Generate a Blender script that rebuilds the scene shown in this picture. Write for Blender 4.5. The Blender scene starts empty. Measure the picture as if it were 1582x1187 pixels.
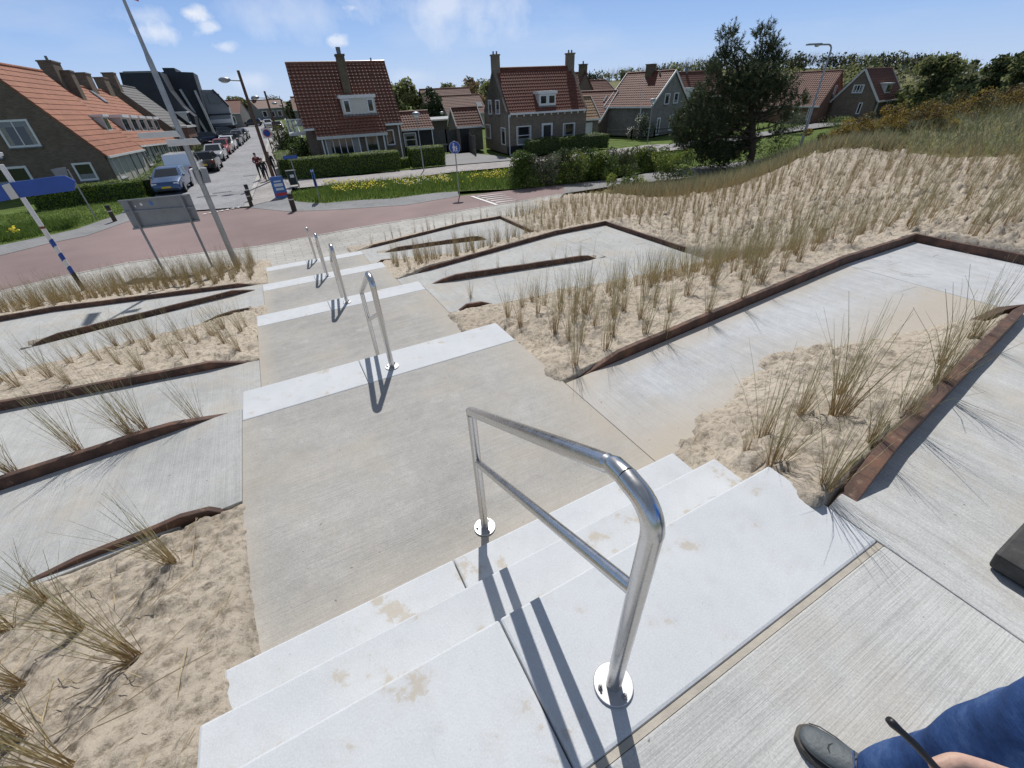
import bpy, math, random
import numpy as np
from mathutils import Vector, Matrix
random.seed(7)
rng = np.random.default_rng(11)
scene = bpy.context.scene
col = scene.collection
R = math.radians
S = 1.7                      # eye height above the upper platform, metres

# ------------------------------------------------------------------ camera calibration (from the stair geometry)
YAW, PITCH, ROLL, FPX, W0, H0 = R(26.76), R(35.22), R(2.53), 644.8, 1582.0, 1187.0
_f = np.array([math.sin(YAW)*math.cos(PITCH), math.cos(YAW)*math.cos(PITCH), -math.sin(PITCH)])
_r0 = np.array([math.cos(YAW), -math.sin(YAW), 0.0]); _d0 = np.cross(_f, _r0)
_r = math.cos(ROLL)*_r0 + math.sin(ROLL)*_d0
_d = -math.sin(ROLL)*_r0 + math.cos(ROLL)*_d0
CAM = np.array([0, 0, S])
def ray(u, v): return _f + _r*((u-W0/2)/FPX) + _d*((v-H0/2)/FPX)
def G(u, v, z):
    d = ray(u, v); return CAM + d*((z-S)/d[2])
def PL(u, v, p, n):          # ray meets the plane through p with normal n
    d = ray(u, v); n = np.array(n, float); return CAM + d*((np.array(p, float)-CAM)@n/(d@n))
def ZAT(v, x, y):            # height above (x,y) that is seen on picture row v
    lo, hi = -6.0, 30.0
    for _ in range(50):
        m = (lo+hi)/2; w = np.array([x, y, m])-CAM
        if H0/2+FPX*(w@_d)/(w@_f) > v: lo = m
        else: hi = m
    return (lo+hi)/2
cd = bpy.data.cameras.new('camera'); cam = bpy.data.objects.new('camera', cd); col.objects.link(cam)
cd.sensor_fit = 'HORIZONTAL'; cd.sensor_width = 36; cd.lens = 36*FPX/W0; cd.clip_start = 0.05; cd.clip_end = 3000
M = Matrix.Identity(4)
for i in range(3):
    M[i][0] = _r[i]; M[i][1] = -_d[i]; M[i][2] = -_f[i]; M[i][3] = CAM[i]
cam.matrix_world = M
scene.camera = cam

# ------------------------------------------------------------------ noise in numpy
def _h(ix, iy, s):
    v = np.sin(ix*127.1+iy*311.7+s*74.7)*43758.5453
    return v-np.floor(v)
def vnoise(x, y, s=0):
    ix, iy = np.floor(x), np.floor(y); fx, fy = x-ix, y-iy
    fx = fx*fx*(3-2*fx); fy = fy*fy*(3-2*fy)
    a = _h(ix, iy, s)*(1-fx)+_h(ix+1, iy, s)*fx
    b = _h(ix, iy+1, s)*(1-fx)+_h(ix+1, iy+1, s)*fx
    return a*(1-fy)+b*fy
def fbm(x, y, s=0, o=4):
    t = 0; a = .5; n = 0
    for k in range(o):
        t = t+a*vnoise(x*2**k+k*17.3, y*2**k-k*9.1, s+k); n += a; a *= .5
    return t/n
def sstep(a, b, x):
    t = np.clip((x-a)/(b-a), 0, 1); return t*t*(3-2*t)

# ------------------------------------------------------------------ materials
MATS = {}
def newmat(name):
    m = bpy.data.materials.new(name); m.use_nodes = True
    nt = m.node_tree; b = nt.nodes['Principled BSDF']; MATS[name] = m
    return m, nt, b
def coords(nt, scale=(1, 1, 1), rot=(0, 0, 0)):
    tc = nt.nodes.new('ShaderNodeTexCoord'); mp = nt.nodes.new('ShaderNodeMapping')
    mp.inputs['Scale'].default_value = scale; mp.inputs['Rotation'].default_value = rot
    nt.links.new(tc.outputs['Object'], mp.inputs['Vector']); return mp.outputs['Vector']
def noise(nt, vec, scale, detail=4, rough=.55):
    n = nt.nodes.new('ShaderNodeTexNoise'); n.inputs['Scale'].default_value = scale
    n.inputs['Detail'].default_value = detail; n.inputs['Roughness'].default_value = rough
    if vec is not None: nt.links.new(vec, n.inputs['Vector'])
    return n.outputs['Fac']
def ramp(nt, fac, stops):
    r = nt.nodes.new('ShaderNodeValToRGB'); e = r.color_ramp.elements
    while len(e) < len(stops): e.new(.5)
    for i, (p, c) in enumerate(stops):
        e[i].position = p; e[i].color = (*c, 1) if len(c) == 3 else c
    nt.links.new(fac, r.inputs['Fac']); return r.outputs['Color']
def mix(nt, fac, a, b, mode='MIX'):
    m = nt.nodes.new('ShaderNodeMix'); m.data_type = 'RGBA'; m.blend_type = mode
    for s, v in ((0, fac), (6, a), (7, b)):
        if isinstance(v, (int, float)): m.inputs[s].default_value = v
        elif isinstance(v, tuple): m.inputs[s].default_value = (*v, 1) if len(v) == 3 else v
        else: nt.links.new(v, m.inputs[s])
    return m.outputs[2]
def bump(nt, b, h, strength, dist=.01):
    n = nt.nodes.new('ShaderNodeBump'); n.inputs['Strength'].default_value = strength; n.inputs['Distance'].default_value = dist
    nt.links.new(h, n.inputs['Height'])
    prev = b.inputs['Normal'].links
    if prev: nt.links.new(prev[0].from_socket, n.inputs['Normal'])
    nt.links.new(n.outputs['Normal'], b.inputs['Normal'])
def flat(name, c, rough=.6, var=.15, vs=3.0, metal=0, spec=.5, bs=0, bsc=40):
    m, nt, b = newmat(name)
    v = coords(nt)
    lo = tuple(x*(1-var) for x in c); hi = tuple(min(1, x*(1+var)) for x in c)
    nt.links.new(ramp(nt, noise(nt, v, vs, 5), [(.3, lo), (.7, hi)]), b.inputs['Base Color'])
    b.inputs['Roughness'].default_value = rough; b.inputs['Metallic'].default_value = metal
    b.inputs['Specular IOR Level'].default_value = spec
    if bs: bump(nt, b, noise(nt, v, bsc, 3), bs)
    return m
def concrete(name, c, axis, c2=None, streak=.5, drift=.5, edges=()):
    """broom-finished concrete; axis = direction the broom ran"""
    m, nt, b = newmat(name)
    sc = (1.6, 105, 20) if axis == 'x' else (105, 1.6, 20)
    v = coords(nt, sc); w = coords(nt)
    st = noise(nt, v, 1.0, 3, .65); sw = noise(nt, coords(nt, (.35, 9, 4) if axis == 'x' else (9, .35, 4)), 1.5, 3, .6)
    big = noise(nt, w, .8, 6, .62); fine = noise(nt, w, 120, 3, .7); mot = noise(nt, w, 9, 6, .7)
    lo = tuple(x*.84 for x in c); hi = tuple(min(1, x*1.10) for x in c)
    base = ramp(nt, big, [(.3, lo), (.52, c), (.72, hi)])
    base = mix(nt, .30*streak, base, ramp(nt, st, [(.36, (.16, .155, .15)), (.5, (.48, .48, .48)), (.66, (.66, .66, .655))]), 'OVERLAY')
    base = mix(nt, .22*streak, base, ramp(nt, sw, [(.3, (.3, .3, .3)), (.7, (.68, .68, .68))]), 'OVERLAY')
    base = mix(nt, .35, base, ramp(nt, mot, [(.3, (.36, .36, .36)), (.7, (.62, .62, .62))]), 'OVERLAY')
    base = mix(nt, .3, base, ramp(nt, fine, [(.3, (.2, .2, .2)), (.7, (.75, .75, .75))]), 'OVERLAY')
    # pale lime bloom and sand blown on to the slab in drifts
    base = mix(nt, ramp(nt, noise(nt, w, 2.7, 8, .72), [(.6, (0, 0, 0)), (.74, (.45, .45, .45))]), base, (.6, .6, .59))
    dr = noise(nt, w, 1.3, 8, .66)
    base = mix(nt, ramp(nt, dr, [(.5, (0, 0, 0)), (.66, (drift,)*3)]), base, c2 or (.46, .40, .32))
    for (k, p0, p1, am) in edges:          # sand thins out away from a bed or from the steel edging
        se = nt.nodes.new('ShaderNodeSeparateXYZ'); nt.links.new(w, se.inputs[0])
        jt = nt.nodes.new('ShaderNodeMath'); jt.operation = 'MULTIPLY_ADD'; nt.links.new(noise(nt, w, 2.6, 8, .7), jt.inputs[0]); jt.inputs[1].default_value = 1.5*(p1-p0); nt.links.new(se.outputs[k], jt.inputs[2])
        mr = nt.nodes.new('ShaderNodeMapRange'); mr.inputs['From Min'].default_value = p0+.75*(p1-p0); mr.inputs['From Max'].default_value = p1+.75*(p1-p0); mr.inputs['To Min'].default_value = am; mr.inputs['To Max'].default_value = 0
        nt.links.new(jt.outputs[0], mr.inputs['Value']); base = mix(nt, mr.outputs[0], base, (.475, .42, .345))
    sp = noise(nt, w, 31, 2, .5)
    base = mix(nt, ramp(nt, sp, [(.745, (0, 0, 0)), (.775, (.8, .8, .8))]), base, (.16, .14, .12))
    nt.links.new(base, b.inputs['Base Color']); b.inputs['Roughness'].default_value = .9
    b.inputs['Specular IOR Level'].default_value = .25
    bump(nt, b, fine, .3, .003); bump(nt, b, st, .8*streak+.1, .005)
    return m

concrete('platform_concrete', (.50, .50, .485), 'x', streak=.6, drift=.3)
concrete('path_concrete', (.47, .475, .465), 'y', streak=.6, drift=.45)
concrete('ramp_concrete', (.50, .51, .52), 'y', streak=.5, drift=.3)
concrete('sandy_ramp_concrete', (.50, .51, .52), 'y', streak=.5, drift=.3, edges=(('Y', 1.55, 2.05, .85), ('Y', 2.66, 2.38, .85), ('X', 1.9, 2.5, .5)))
concrete('near_landing_concrete', (.405, .393, .37), 'x', (.45, .40, .33), .45, .42, (('Y', 1.33, 1.75, .55), ('X', 1.91, 1.5, .55), ('X', -.84, -.65, .4)))
concrete('landing_concrete', (.395, .383, .36), 'x', (.45, .40, .33), .45, .42, (('X', 1.91, 1.5, .5), ('X', -.84, -.62, .6)))
concrete('lower_ramp_concrete', (.45, .452, .44), 'y', streak=.45, drift=.5)
def step_mat(name='white_concrete', lodge=1):
    m, nt, b = newmat(name); w = coords(nt)
    c = ramp(nt, noise(nt, w, 1.9, 7, .65), [(.3, (.51, .53, .55)), (.7, (.60, .615, .63))])
    c = mix(nt, ramp(nt, noise(nt, w, 7, 8, .75), [(.5, (0, 0, 0)), (.72, (.4, .4, .4))]), c, (.44, .45, .46))
    c = mix(nt, ramp(nt, noise(nt, w, 34, 3, .6), [(.70, (0, 0, 0)), (.76, (.55, .55, .55))]), c, (.30, .30, .30))
    c = mix(nt, .22, c, ramp(nt, noise(nt, w, 150, 2, .6), [(.3, (.3, .3, .3)), (.7, (.7, .7, .7))]), 'OVERLAY')
    tc = nt.nodes.new('ShaderNodeTexCoord'); sp = nt.nodes.new('ShaderNodeSeparateXYZ'); nt.links.new(tc.outputs['Generated'], sp.inputs[0])
    edge = ramp(nt, sp.outputs['Y'], [(.0, (.20*lodge,)*3), (.10, (.13*lodge,)*3), (.4, (.0, .0, .0))])     # sand lodges at the back of each tread
    sd = noise(nt, w, 3.6, 9, .7); ad = nt.nodes.new('ShaderNodeMath'); nt.links.new(sd, ad.inputs[0]); nt.links.new(edge, ad.inputs[1])
    c = mix(nt, ramp(nt, ad.outputs[0], [(.595, (0, 0, 0)), (.64, (.72, .72, .72))]), c, (.45, .395, .315))
    c = mix(nt, ramp(nt, ad.outputs[0], [(.52, (0, 0, 0)), (.66, (.22, .22, .22))]), c, (.47, .42, .35))
    nt.links.new(c, b.inputs['Base Color']); b.inputs['Roughness'].default_value = .75
    b.inputs['Specular IOR Level'].default_value = .3
    bump(nt, b, noise(nt, w, 60, 5, .7), .22, .004); bump(nt, b, ad.outputs[0], .25, .01)
step_mat(); step_mat('white_concrete_slab', 0)
def sand_mat():
    m, nt, b = newmat('sand'); w = coords(nt)
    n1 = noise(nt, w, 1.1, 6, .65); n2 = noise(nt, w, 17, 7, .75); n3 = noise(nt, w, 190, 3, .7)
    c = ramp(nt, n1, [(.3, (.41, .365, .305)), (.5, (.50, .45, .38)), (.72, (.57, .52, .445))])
    c = mix(nt, ramp(nt, n2, [(.38, (.85, .85, .85)), (.52, (0, 0, 0))]), c, (.215, .185, .145))  # moist dark sand, with the shade among small clods painted in as speckle
    c = mix(nt, .25, c, ramp(nt, n3, [(.3, (.25, .2, .15)), (.7, (.75, .66, .55))]), 'OVERLAY')
    nt.links.new(c, b.inputs['Base Color']); b.inputs['Roughness'].default_value = .95
    b.inputs['Specular IOR Level'].default_value = .15
    bump(nt, b, n3, .5, .006); bump(nt, b, n2, .8, .022); bump(nt, b, noise(nt, w, 48, 4, .7), .5, .01)
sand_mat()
def corten_mat():
    m, nt, b = newmat('rusty_steel'); w = coords(nt)
    c = ramp(nt, noise(nt, w, 5, 6, .7), [(.3, (.045, .026, .02)), (.5, (.098, .055, .04)), (.7, (.19, .095, .06))])
    c = mix(nt, ramp(nt, noise(nt, w, 18, 4, .6), [(.62, (0, 0, 0)), (.72, (.45, .45, .45))]), c, (.32, .23, .17))
    nt.links.new(c, b.inputs['Base Color']); b.inputs['Roughness'].default_value = .75
    b.inputs['Metallic'].default_value = .15
    bump(nt, b, noise(nt, w, 30, 4), .3, .004)
corten_mat()
def steel_mat():
    m, nt, b = newmat('brushed_steel'); w = coords(nt, (1, 1, 1))
    n = noise(nt, coords(nt, (30, 30, 30)), 3, 3)
    b.inputs['Metallic'].default_value = 1
    nt.links.new(ramp(nt, n, [(.3, (.55, .54, .53)), (.7, (.62, .61, .6))]), b.inputs['Base Color'])
    nt.links.new(ramp(nt, noise(nt, w, 25, 4), [(.3, (.2, .2, .2)), (.7, (.31, .31, .31))]), b.inputs['Roughness'])
    bump(nt, b, n, .03, .001)
steel_mat()
flat('steel_plate', (.5, .5, .51), .5, .06, 20, 1)
flat('bolt_steel', (.38, .37, .36), .35, .1, 20, 1)
def paving_mat(name, c, bw, bh, var=.12, gap=(.2, .19, .17), rot=0, row=.5, ms=.01):
    m, nt, b = newmat(name); v = coords(nt, rot=(0, 0, rot))
    t = nt.nodes.new('ShaderNodeTexBrick'); t.inputs['Scale'].default_value = 1
    t.inputs['Brick Width'].default_value = bw; t.inputs['Row Height'].default_value = bh; t.offset = row
    t.inputs['Mortar Size'].default_value = ms; t.inputs['Mortar Smooth'].default_value = .3
    t.inputs['Color1'].default_value = (*[x*(1-var) for x in c], 1); t.inputs['Color2'].default_value = (*[x*(1+var) for x in c], 1)
    t.inputs['Mortar'].default_value = (*gap, 1); nt.links.new(v, t.inputs['Vector'])
    w = coords(nt)
    c1 = mix(nt, .5, t.outputs['Color'], ramp(nt, noise(nt, w, .5, 6, .65), [(.3, (.3, .3, .3)), (.7, (.7, .7, .7))]), 'OVERLAY')
    nt.links.new(c1, b.inputs['Base Color']); b.inputs['Roughness'].default_value = .88
    b.inputs['Specular IOR Level'].default_value = .25
    bump(nt, b, noise(nt, w, 30, 3), .2, .004)
    return m
paving_mat('pale_paving', (.43, .415, .385), .6, .3, .07, (.2, .19, .17))
paving_mat('street_brick', (.31, .31, .325), .21, .105, .12, (.2, .2, .2))
paving_mat('footpath_brick', (.36, .335, .325), .21, .105, .14, (.24, .22, .21), .15)
paving_mat('grey_apron', (.25, .25, .255), .2, .1, .1, (.18, .18, .18), .3)
flat('red_asphalt', (.255, .186, .178), .88, .17, .25, 0, .3, .25, 90)
flat('grey_asphalt', (.25, .245, .245), .9, .1, .5, 0, .3, .25, 90)
flat('road_paint', (.72, .72, .70), .7, .1, 5)
flat('earth', (.16, .15, .07), .95, .3, .4, 0, .1)
flat('lawn', (.10, .14, .035), .95, .35, 1.2, 0, .1, .4, 30)
flat('mortar', (.44, .40, .34), .9, .12, 12, 0, .2, .3, 60)
def leafmat(name, c, var=.35, scale=.8, rough=.6, trans=.25):
    m, nt, b = newmat(name); v = coords(nt)
    lo = tuple(x*(1-var) for x in c); hi = tuple(x*(1+var) for x in c)
    nt.links.new(ramp(nt, noise(nt, v, scale*6, 4), [(.3, lo), (.7, hi)]), b.inputs['Base Color'])
    b.inputs['Roughness'].default_value = rough; b.inputs['Specular IOR Level'].default_value = .3
    tr = nt.nodes.new('ShaderNodeBsdfTranslucent'); tr.inputs['Color'].default_value = (*[min(1, x*1.6) for x in c], 1)
    mx = nt.nodes.new('ShaderNodeMixShader'); mx.inputs[0].default_value = trans
    out = nt.nodes['Material Output']
    nt.links.new(b.outputs[0], mx.inputs[1]); nt.links.new(tr.outputs[0], mx.inputs[2]); nt.links.new(mx.outputs[0], out.inputs['Surface'])
    return m
def bladegrad(name, c0, c1, c2, h):
    """dry blade: straw at the foot, greyer towards the tip (object z)"""
    m, nt, b = newmat(name)
    tc = nt.nodes.new('ShaderNodeTexCoord'); sp = nt.nodes.new('ShaderNodeSeparateXYZ'); nt.links.new(tc.outputs['Object'], sp.inputs[0])
    mp = nt.nodes.new('ShaderNodeMapRange'); mp.inputs['From Max'].default_value = h; nt.links.new(sp.outputs['Z'], mp.inputs['Value'])
    c = ramp(nt, mp.outputs[0], [(0, c0), (.45, c1), (1, c2)])
    n = noise(nt, tc.outputs['Object'], 45, 2)
    c = mix(nt, .8, c, ramp(nt, n, [(.3, (.25, .25, .25)), (.7, (.8, .8, .8))]), 'OVERLAY')
    nt.links.new(c, b.inputs['Base Color']); b.inputs['Roughness'].default_value = .6; b.inputs['Specular IOR Level'].default_value = .3
    return m
bladegrad('marram_straw', (.36, .25, .12), (.42, .355, .18), (.25, .265, .15), .6)
flat('straw_litter', (.36, .28, .16), .8, .3, 8)
leafmat('dune_grass', (.17, .185, .115), .4, .4)
leafmat('dune_grass_straw', (.34, .29, .17), .3, .4)
leafmat('verge_grass', (.12, .185, .045), .4, 1)
leafmat('petal_yellow', (.75, .58, .03), .15, 1, .6, .2)
leafmat('petal_white', (.7, .7, .6), .1, 1, .6, .2)
leafmat('hedge_leaf', (.085, .14, .022), .35, 1)
leafmat('yew_leaf', (.15, .21, .025), .35, 1)
leafmat('dark_leaf', (.04, .058, .022), .4, 1)
leafmat('bush_leaf', (.10, .135, .04), .45, 1)
leafmat('grey_leaf', (.13, .14, .085), .4, 1)
leafmat('lime_leaf', (.2, .24, .045), .4, 1)
leafmat('spring_leaf', (.19, .21, .08), .45, .5, .6, .4)
leafmat('olive_leaf', (.135, .145, .06), .45, .5, .6, .4)
leafmat('brown_leaf', (.22, .145, .085), .4, .5, .6, .35)
leafmat('pine_needle', (.05, .072, .034), .4, 1, .55, .15)
leafmat('pine_needle_pale', (.075, .09, .04), .35, 1, .55, .15)
leafmat('gorse_flower', (.33, .235, .05), .35, 1, .7, .15)
leafmat('gorse_brown', (.13, .09, .035), .4, 1, .7, .1)
leafmat('sage_leaf', (.12, .14, .10), .4, 1)
flat('bark', (.09, .07, .055), .95, .3, 6, 0, .1, .5, 25)
flat('twig', (.14, .115, .09), .95, .3, 6, 0, .1)
def brick_mat(name, c, mortar, var=.18):
    m, nt, b = newmat(name)
    tc = nt.nodes.new('ShaderNodeTexCoord'); sp = nt.nodes.new('ShaderNodeSeparateXYZ'); nt.links.new(tc.outputs['Object'], sp.inputs[0])
    ad = nt.nodes.new('ShaderNodeMath'); nt.links.new(sp.outputs['X'], ad.inputs[0]); nt.links.new(sp.outputs['Y'], ad.inputs[1])
    cb = nt.nodes.new('ShaderNodeCombineXYZ'); nt.links.new(ad.outputs[0], cb.inputs['X']); nt.links.new(sp.outputs['Z'], cb.inputs['Y'])
    t = nt.nodes.new('ShaderNodeTexBrick'); t.inputs['Scale'].default_value = 1
    t.inputs['Brick Width'].default_value = .22; t.inputs['Row Height'].default_value = .065
    t.inputs['Mortar Size'].default_value = .008
    t.inputs['Color1'].default_value = (*[x*(1-var) for x in c], 1); t.inputs['Color2'].default_value = (*[x*(1+var) for x in c], 1)
    t.inputs['Mortar'].default_value = (*mortar, 1); nt.links.new(cb.outputs[0], t.inputs['Vector'])
    w = coords(nt)
    c1 = mix(nt, .45, t.outputs['Color'], ramp(nt, noise(nt, w, 1.3, 6, .7), [(.3, (.28, .28, .28)), (.7, (.72, .72, .72))]), 'OVERLAY')
    nt.links.new(c1, b.inputs['Base Color']); b.inputs['Roughness'].default_value = .9; b.inputs['Specular IOR Level'].default_value = .2
    return m
brick_mat('brown_brick', (.155, .115, .085), (.2, .18, .15))
brick_mat('umber_brick', (.19, .15, .11), (.24, .22, .19))
brick_mat('red_brick', (.20, .095, .065), (.2, .17, .14))
brick_mat('grey_brick', (.20, .185, .17), (.26, .25, .23))
brick_mat('mossy_brick', (.12, .095, .06), (.15, .13, .1))
def tile_mat(name, c, rough, var=.25, spec=.5, moss=0):
    m, nt, b = newmat(name); w = coords(nt)
    lo = tuple(x*(1-var) for x in c); hi = tuple(x*(1+var) for x in c)
    cc = ramp(nt, noise(nt, w, 2.6, 6, .75), [(.3, lo), (.55, c), (.75, hi)])
    cc = mix(nt, ramp(nt, noise(nt, w, .45, 5, .6), [(.45, (0, 0, 0)), (.7, (.5, .5, .5))]), cc, tuple(x*.6 for x in c))
    if moss: cc = mix(nt, ramp(nt, noise(nt, w, 1.2, 6, .7), [(.5, (0, 0, 0)), (.7, (moss,)*3)]), cc, (.07, .06, .03))
    nt.links.new(cc, b.inputs['Base Color']); b.inputs['Roughness'].default_value = rough; b.inputs['Specular IOR Level'].default_value = spec
    return m
tile_mat('glazed_tile', (.20, .075, .042), .33, .3, .8)
tile_mat('red_pantile', (.165, .06, .04), .62, .3, .25)
tile_mat('orange_tile', (.34, .14, .082), .75, .32, .3)
tile_mat('brown_tile', (.15, .065, .045), .7, .25, .3)
tile_mat('tan_tile', (.33, .215, .125), .7, .3, .3)
tile_mat('slate_tile', (.16, .155, .15), .75, .2, .3)
tile_mat('pale_red_tile', (.20, .095, .07), .65, .3, .25)
flat('white_paint', (.74, .74, .73), .45, .06, 4)
flat('off_white_board', (.58, .58, .56), .5, .08, 4)
flat('cream_panel', (.62, .60, .54), .5, .05, 4)
flat('pale_render', (.50, .48, .45), .8, .08, 2)
flat('grey_render', (.30, .315, .335), .8, .1, 1)
flat('navy_cladding', (.022, .026, .036), .6, .2, 1)
flat('black_timber', (.016, .016, .018), .7, .25, 6)
flat('grey_timber', (.10, .098, .09), .85, .3, 8)
flat('dark_door', (.02, .022, .025), .4, .1, 4)
flat('blue_door', (.03, .045, .10), .4, .1, 4)
flat('lead', (.17, .18, .19), .6, .15, 4)
flat('galvanised', (.33, .34, .345), .45, .12, 6, .6)
flat('sign_back', (.235, .25, .27), .5, .1, 3, .3)
flat('sign_white', (.72, .72, .72), .45, .05, 4)
flat('sign_blue', (.012, .07, .34), .4, .08, 4)
flat('sign_red', (.55, .04, .04), .4, .08, 4)
flat('info_blue', (.06, .16, .42), .4, .1, 3)
flat('lamp_brown', (.095, .052, .03), .6, .2, 6)
flat('lamp_grey', (.30, .32, .34), .4, .1, 6, .4)
flat('bollard_timber', (.075, .062, .048), .9, .3, 14, 0, .2, .4, 30)
flat('bin_green', (.02, .03, .028), .5, .15, 6)
flat('black_plastic', (.012, .012, .013), .45, .15, 8)
flat('rust', (.20, .085, .045), .85, .3, 20)
flat('solar_blue', (.16, .22, .33), .15, .1, 2)
def block_mat():
    m, nt, b = newmat('dark_block'); w = coords(nt)
    c = ramp(nt, noise(nt, w, 9, 6, .7), [(.3, (.022, .021, .02)), (.6, (.06, .057, .054)), (.8, (.15, .145, .14))])
    nt.links.new(c, b.inputs['Base Color']); b.inputs['Roughness'].default_value = .75
    bump(nt, b, noise(nt, w, 40, 4), .25, .004)
block_mat()
def glassmat(name, c, rough=.04):
    m, nt, b = newmat(name); b.inputs['Base Color'].default_value = (*c, 1)
    b.inputs['Roughness'].default_value = rough; b.inputs['Specular IOR Level'].default_value = .8
    v = coords(nt); bump(nt, b, noise(nt, v, .8, 2), .04, .05)
    return m
glassmat('window_glass', (.02, .024, .028)); glassmat('blind_glass', (.33, .34, .34), .1); glassmat('car_glass', (.012, .014, .016))
flat('curtain', (.30, .28, .25), .5, .2, 9, 0, .6); flat('net', (.20, .21, .22), .25, .15, 9, 0, .7)
glassmat('lamp_glass', (.6, .6, .58), .15)
def carpaint(name, c, metal=.3):
    m, nt, b = newmat(name); b.inputs['Base Color'].default_value = (*c, 1); b.inputs['Metallic'].default_value = metal
    b.inputs['Roughness'].default_value = .28; b.inputs['Coat Weight'].default_value = .8; b.inputs['Coat Roughness'].default_value = .05
    return m
for n_, c_ in dict(paint_blue=(.035, .08, .19), paint_white=(.72, .73, .74), paint_black=(.012, .012, .013), paint_red=(.30, .02, .02), paint_silver=(.42, .43, .44), paint_navy=(.012, .018, .045), paint_grey=(.10, .105, .11)).items(): carpaint(n_, c_)
flat('tyre', (.012, .012, .012), .85, .2, 10); flat('rim', (.4, .4, .41), .35, .1, 8, .8)
flat('tail_red', (.28, .01, .01), .25, .1, 5); flat('head_clear', (.6, .62, .64), .1, .05, 5); flat('plate_yellow', (.62, .45, .03), .5, .05, 5)
flat('skin', (.50, .325, .25), .55, .14, 22, 0, .4, .25, 60); flat('hair_dark', (.03, .022, .016), .7, .3, 30); flat('hair_grey', (.16, .14, .12), .7, .3, 30)
flat('cloth_red', (.17, .02, .022), .85, .2, 10); flat('cloth_dark', (.016, .017, .02), .85, .25, 10); flat('cloth_navy', (.014, .018, .035), .85, .2, 10)
flat('bright_blue_cloth', (.005, .16, .62), .8, .12, 20, 0, .2, .3, 90)
def denim():
    m, nt, b = newmat('denim'); w = coords(nt)
    c = ramp(nt, noise(nt, w, 7, 6, .65), [(.3, (.012, .032, .10)), (.5, (.028, .068, .19)), (.68, (.085, .15, .31))])
    wv = nt.nodes.new('ShaderNodeTexWave'); wv.inputs['Scale'].default_value = 160; wv.bands_direction = 'DIAGONAL'
    nt.links.new(coords(nt), wv.inputs['Vector'])
    nt.links.new(mix(nt, .25, c, wv.outputs['Color'], 'OVERLAY'), b.inputs['Base Color'])
    b.inputs['Roughness'].default_value = .85; b.inputs['Specular IOR Level'].default_value = .2
    bump(nt, b, wv.outputs['Fac'], .25, .001); bump(nt, b, noise(nt, coords(nt, (1, 1, 2.4)), 9, 5, .55), .8, .012)
denim()
flat('shoe_leather', (.07, .084, .092), .55, .15, 25, 0, .4, .25, 80); flat('shoe_sole', (.085, .075, .065), .8, .2, 20); flat('shoe_trim', (.03, .036, .042), .6, .15, 25)
flat('lace', (.05, .07, .16), .7, .2, 40)

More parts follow.
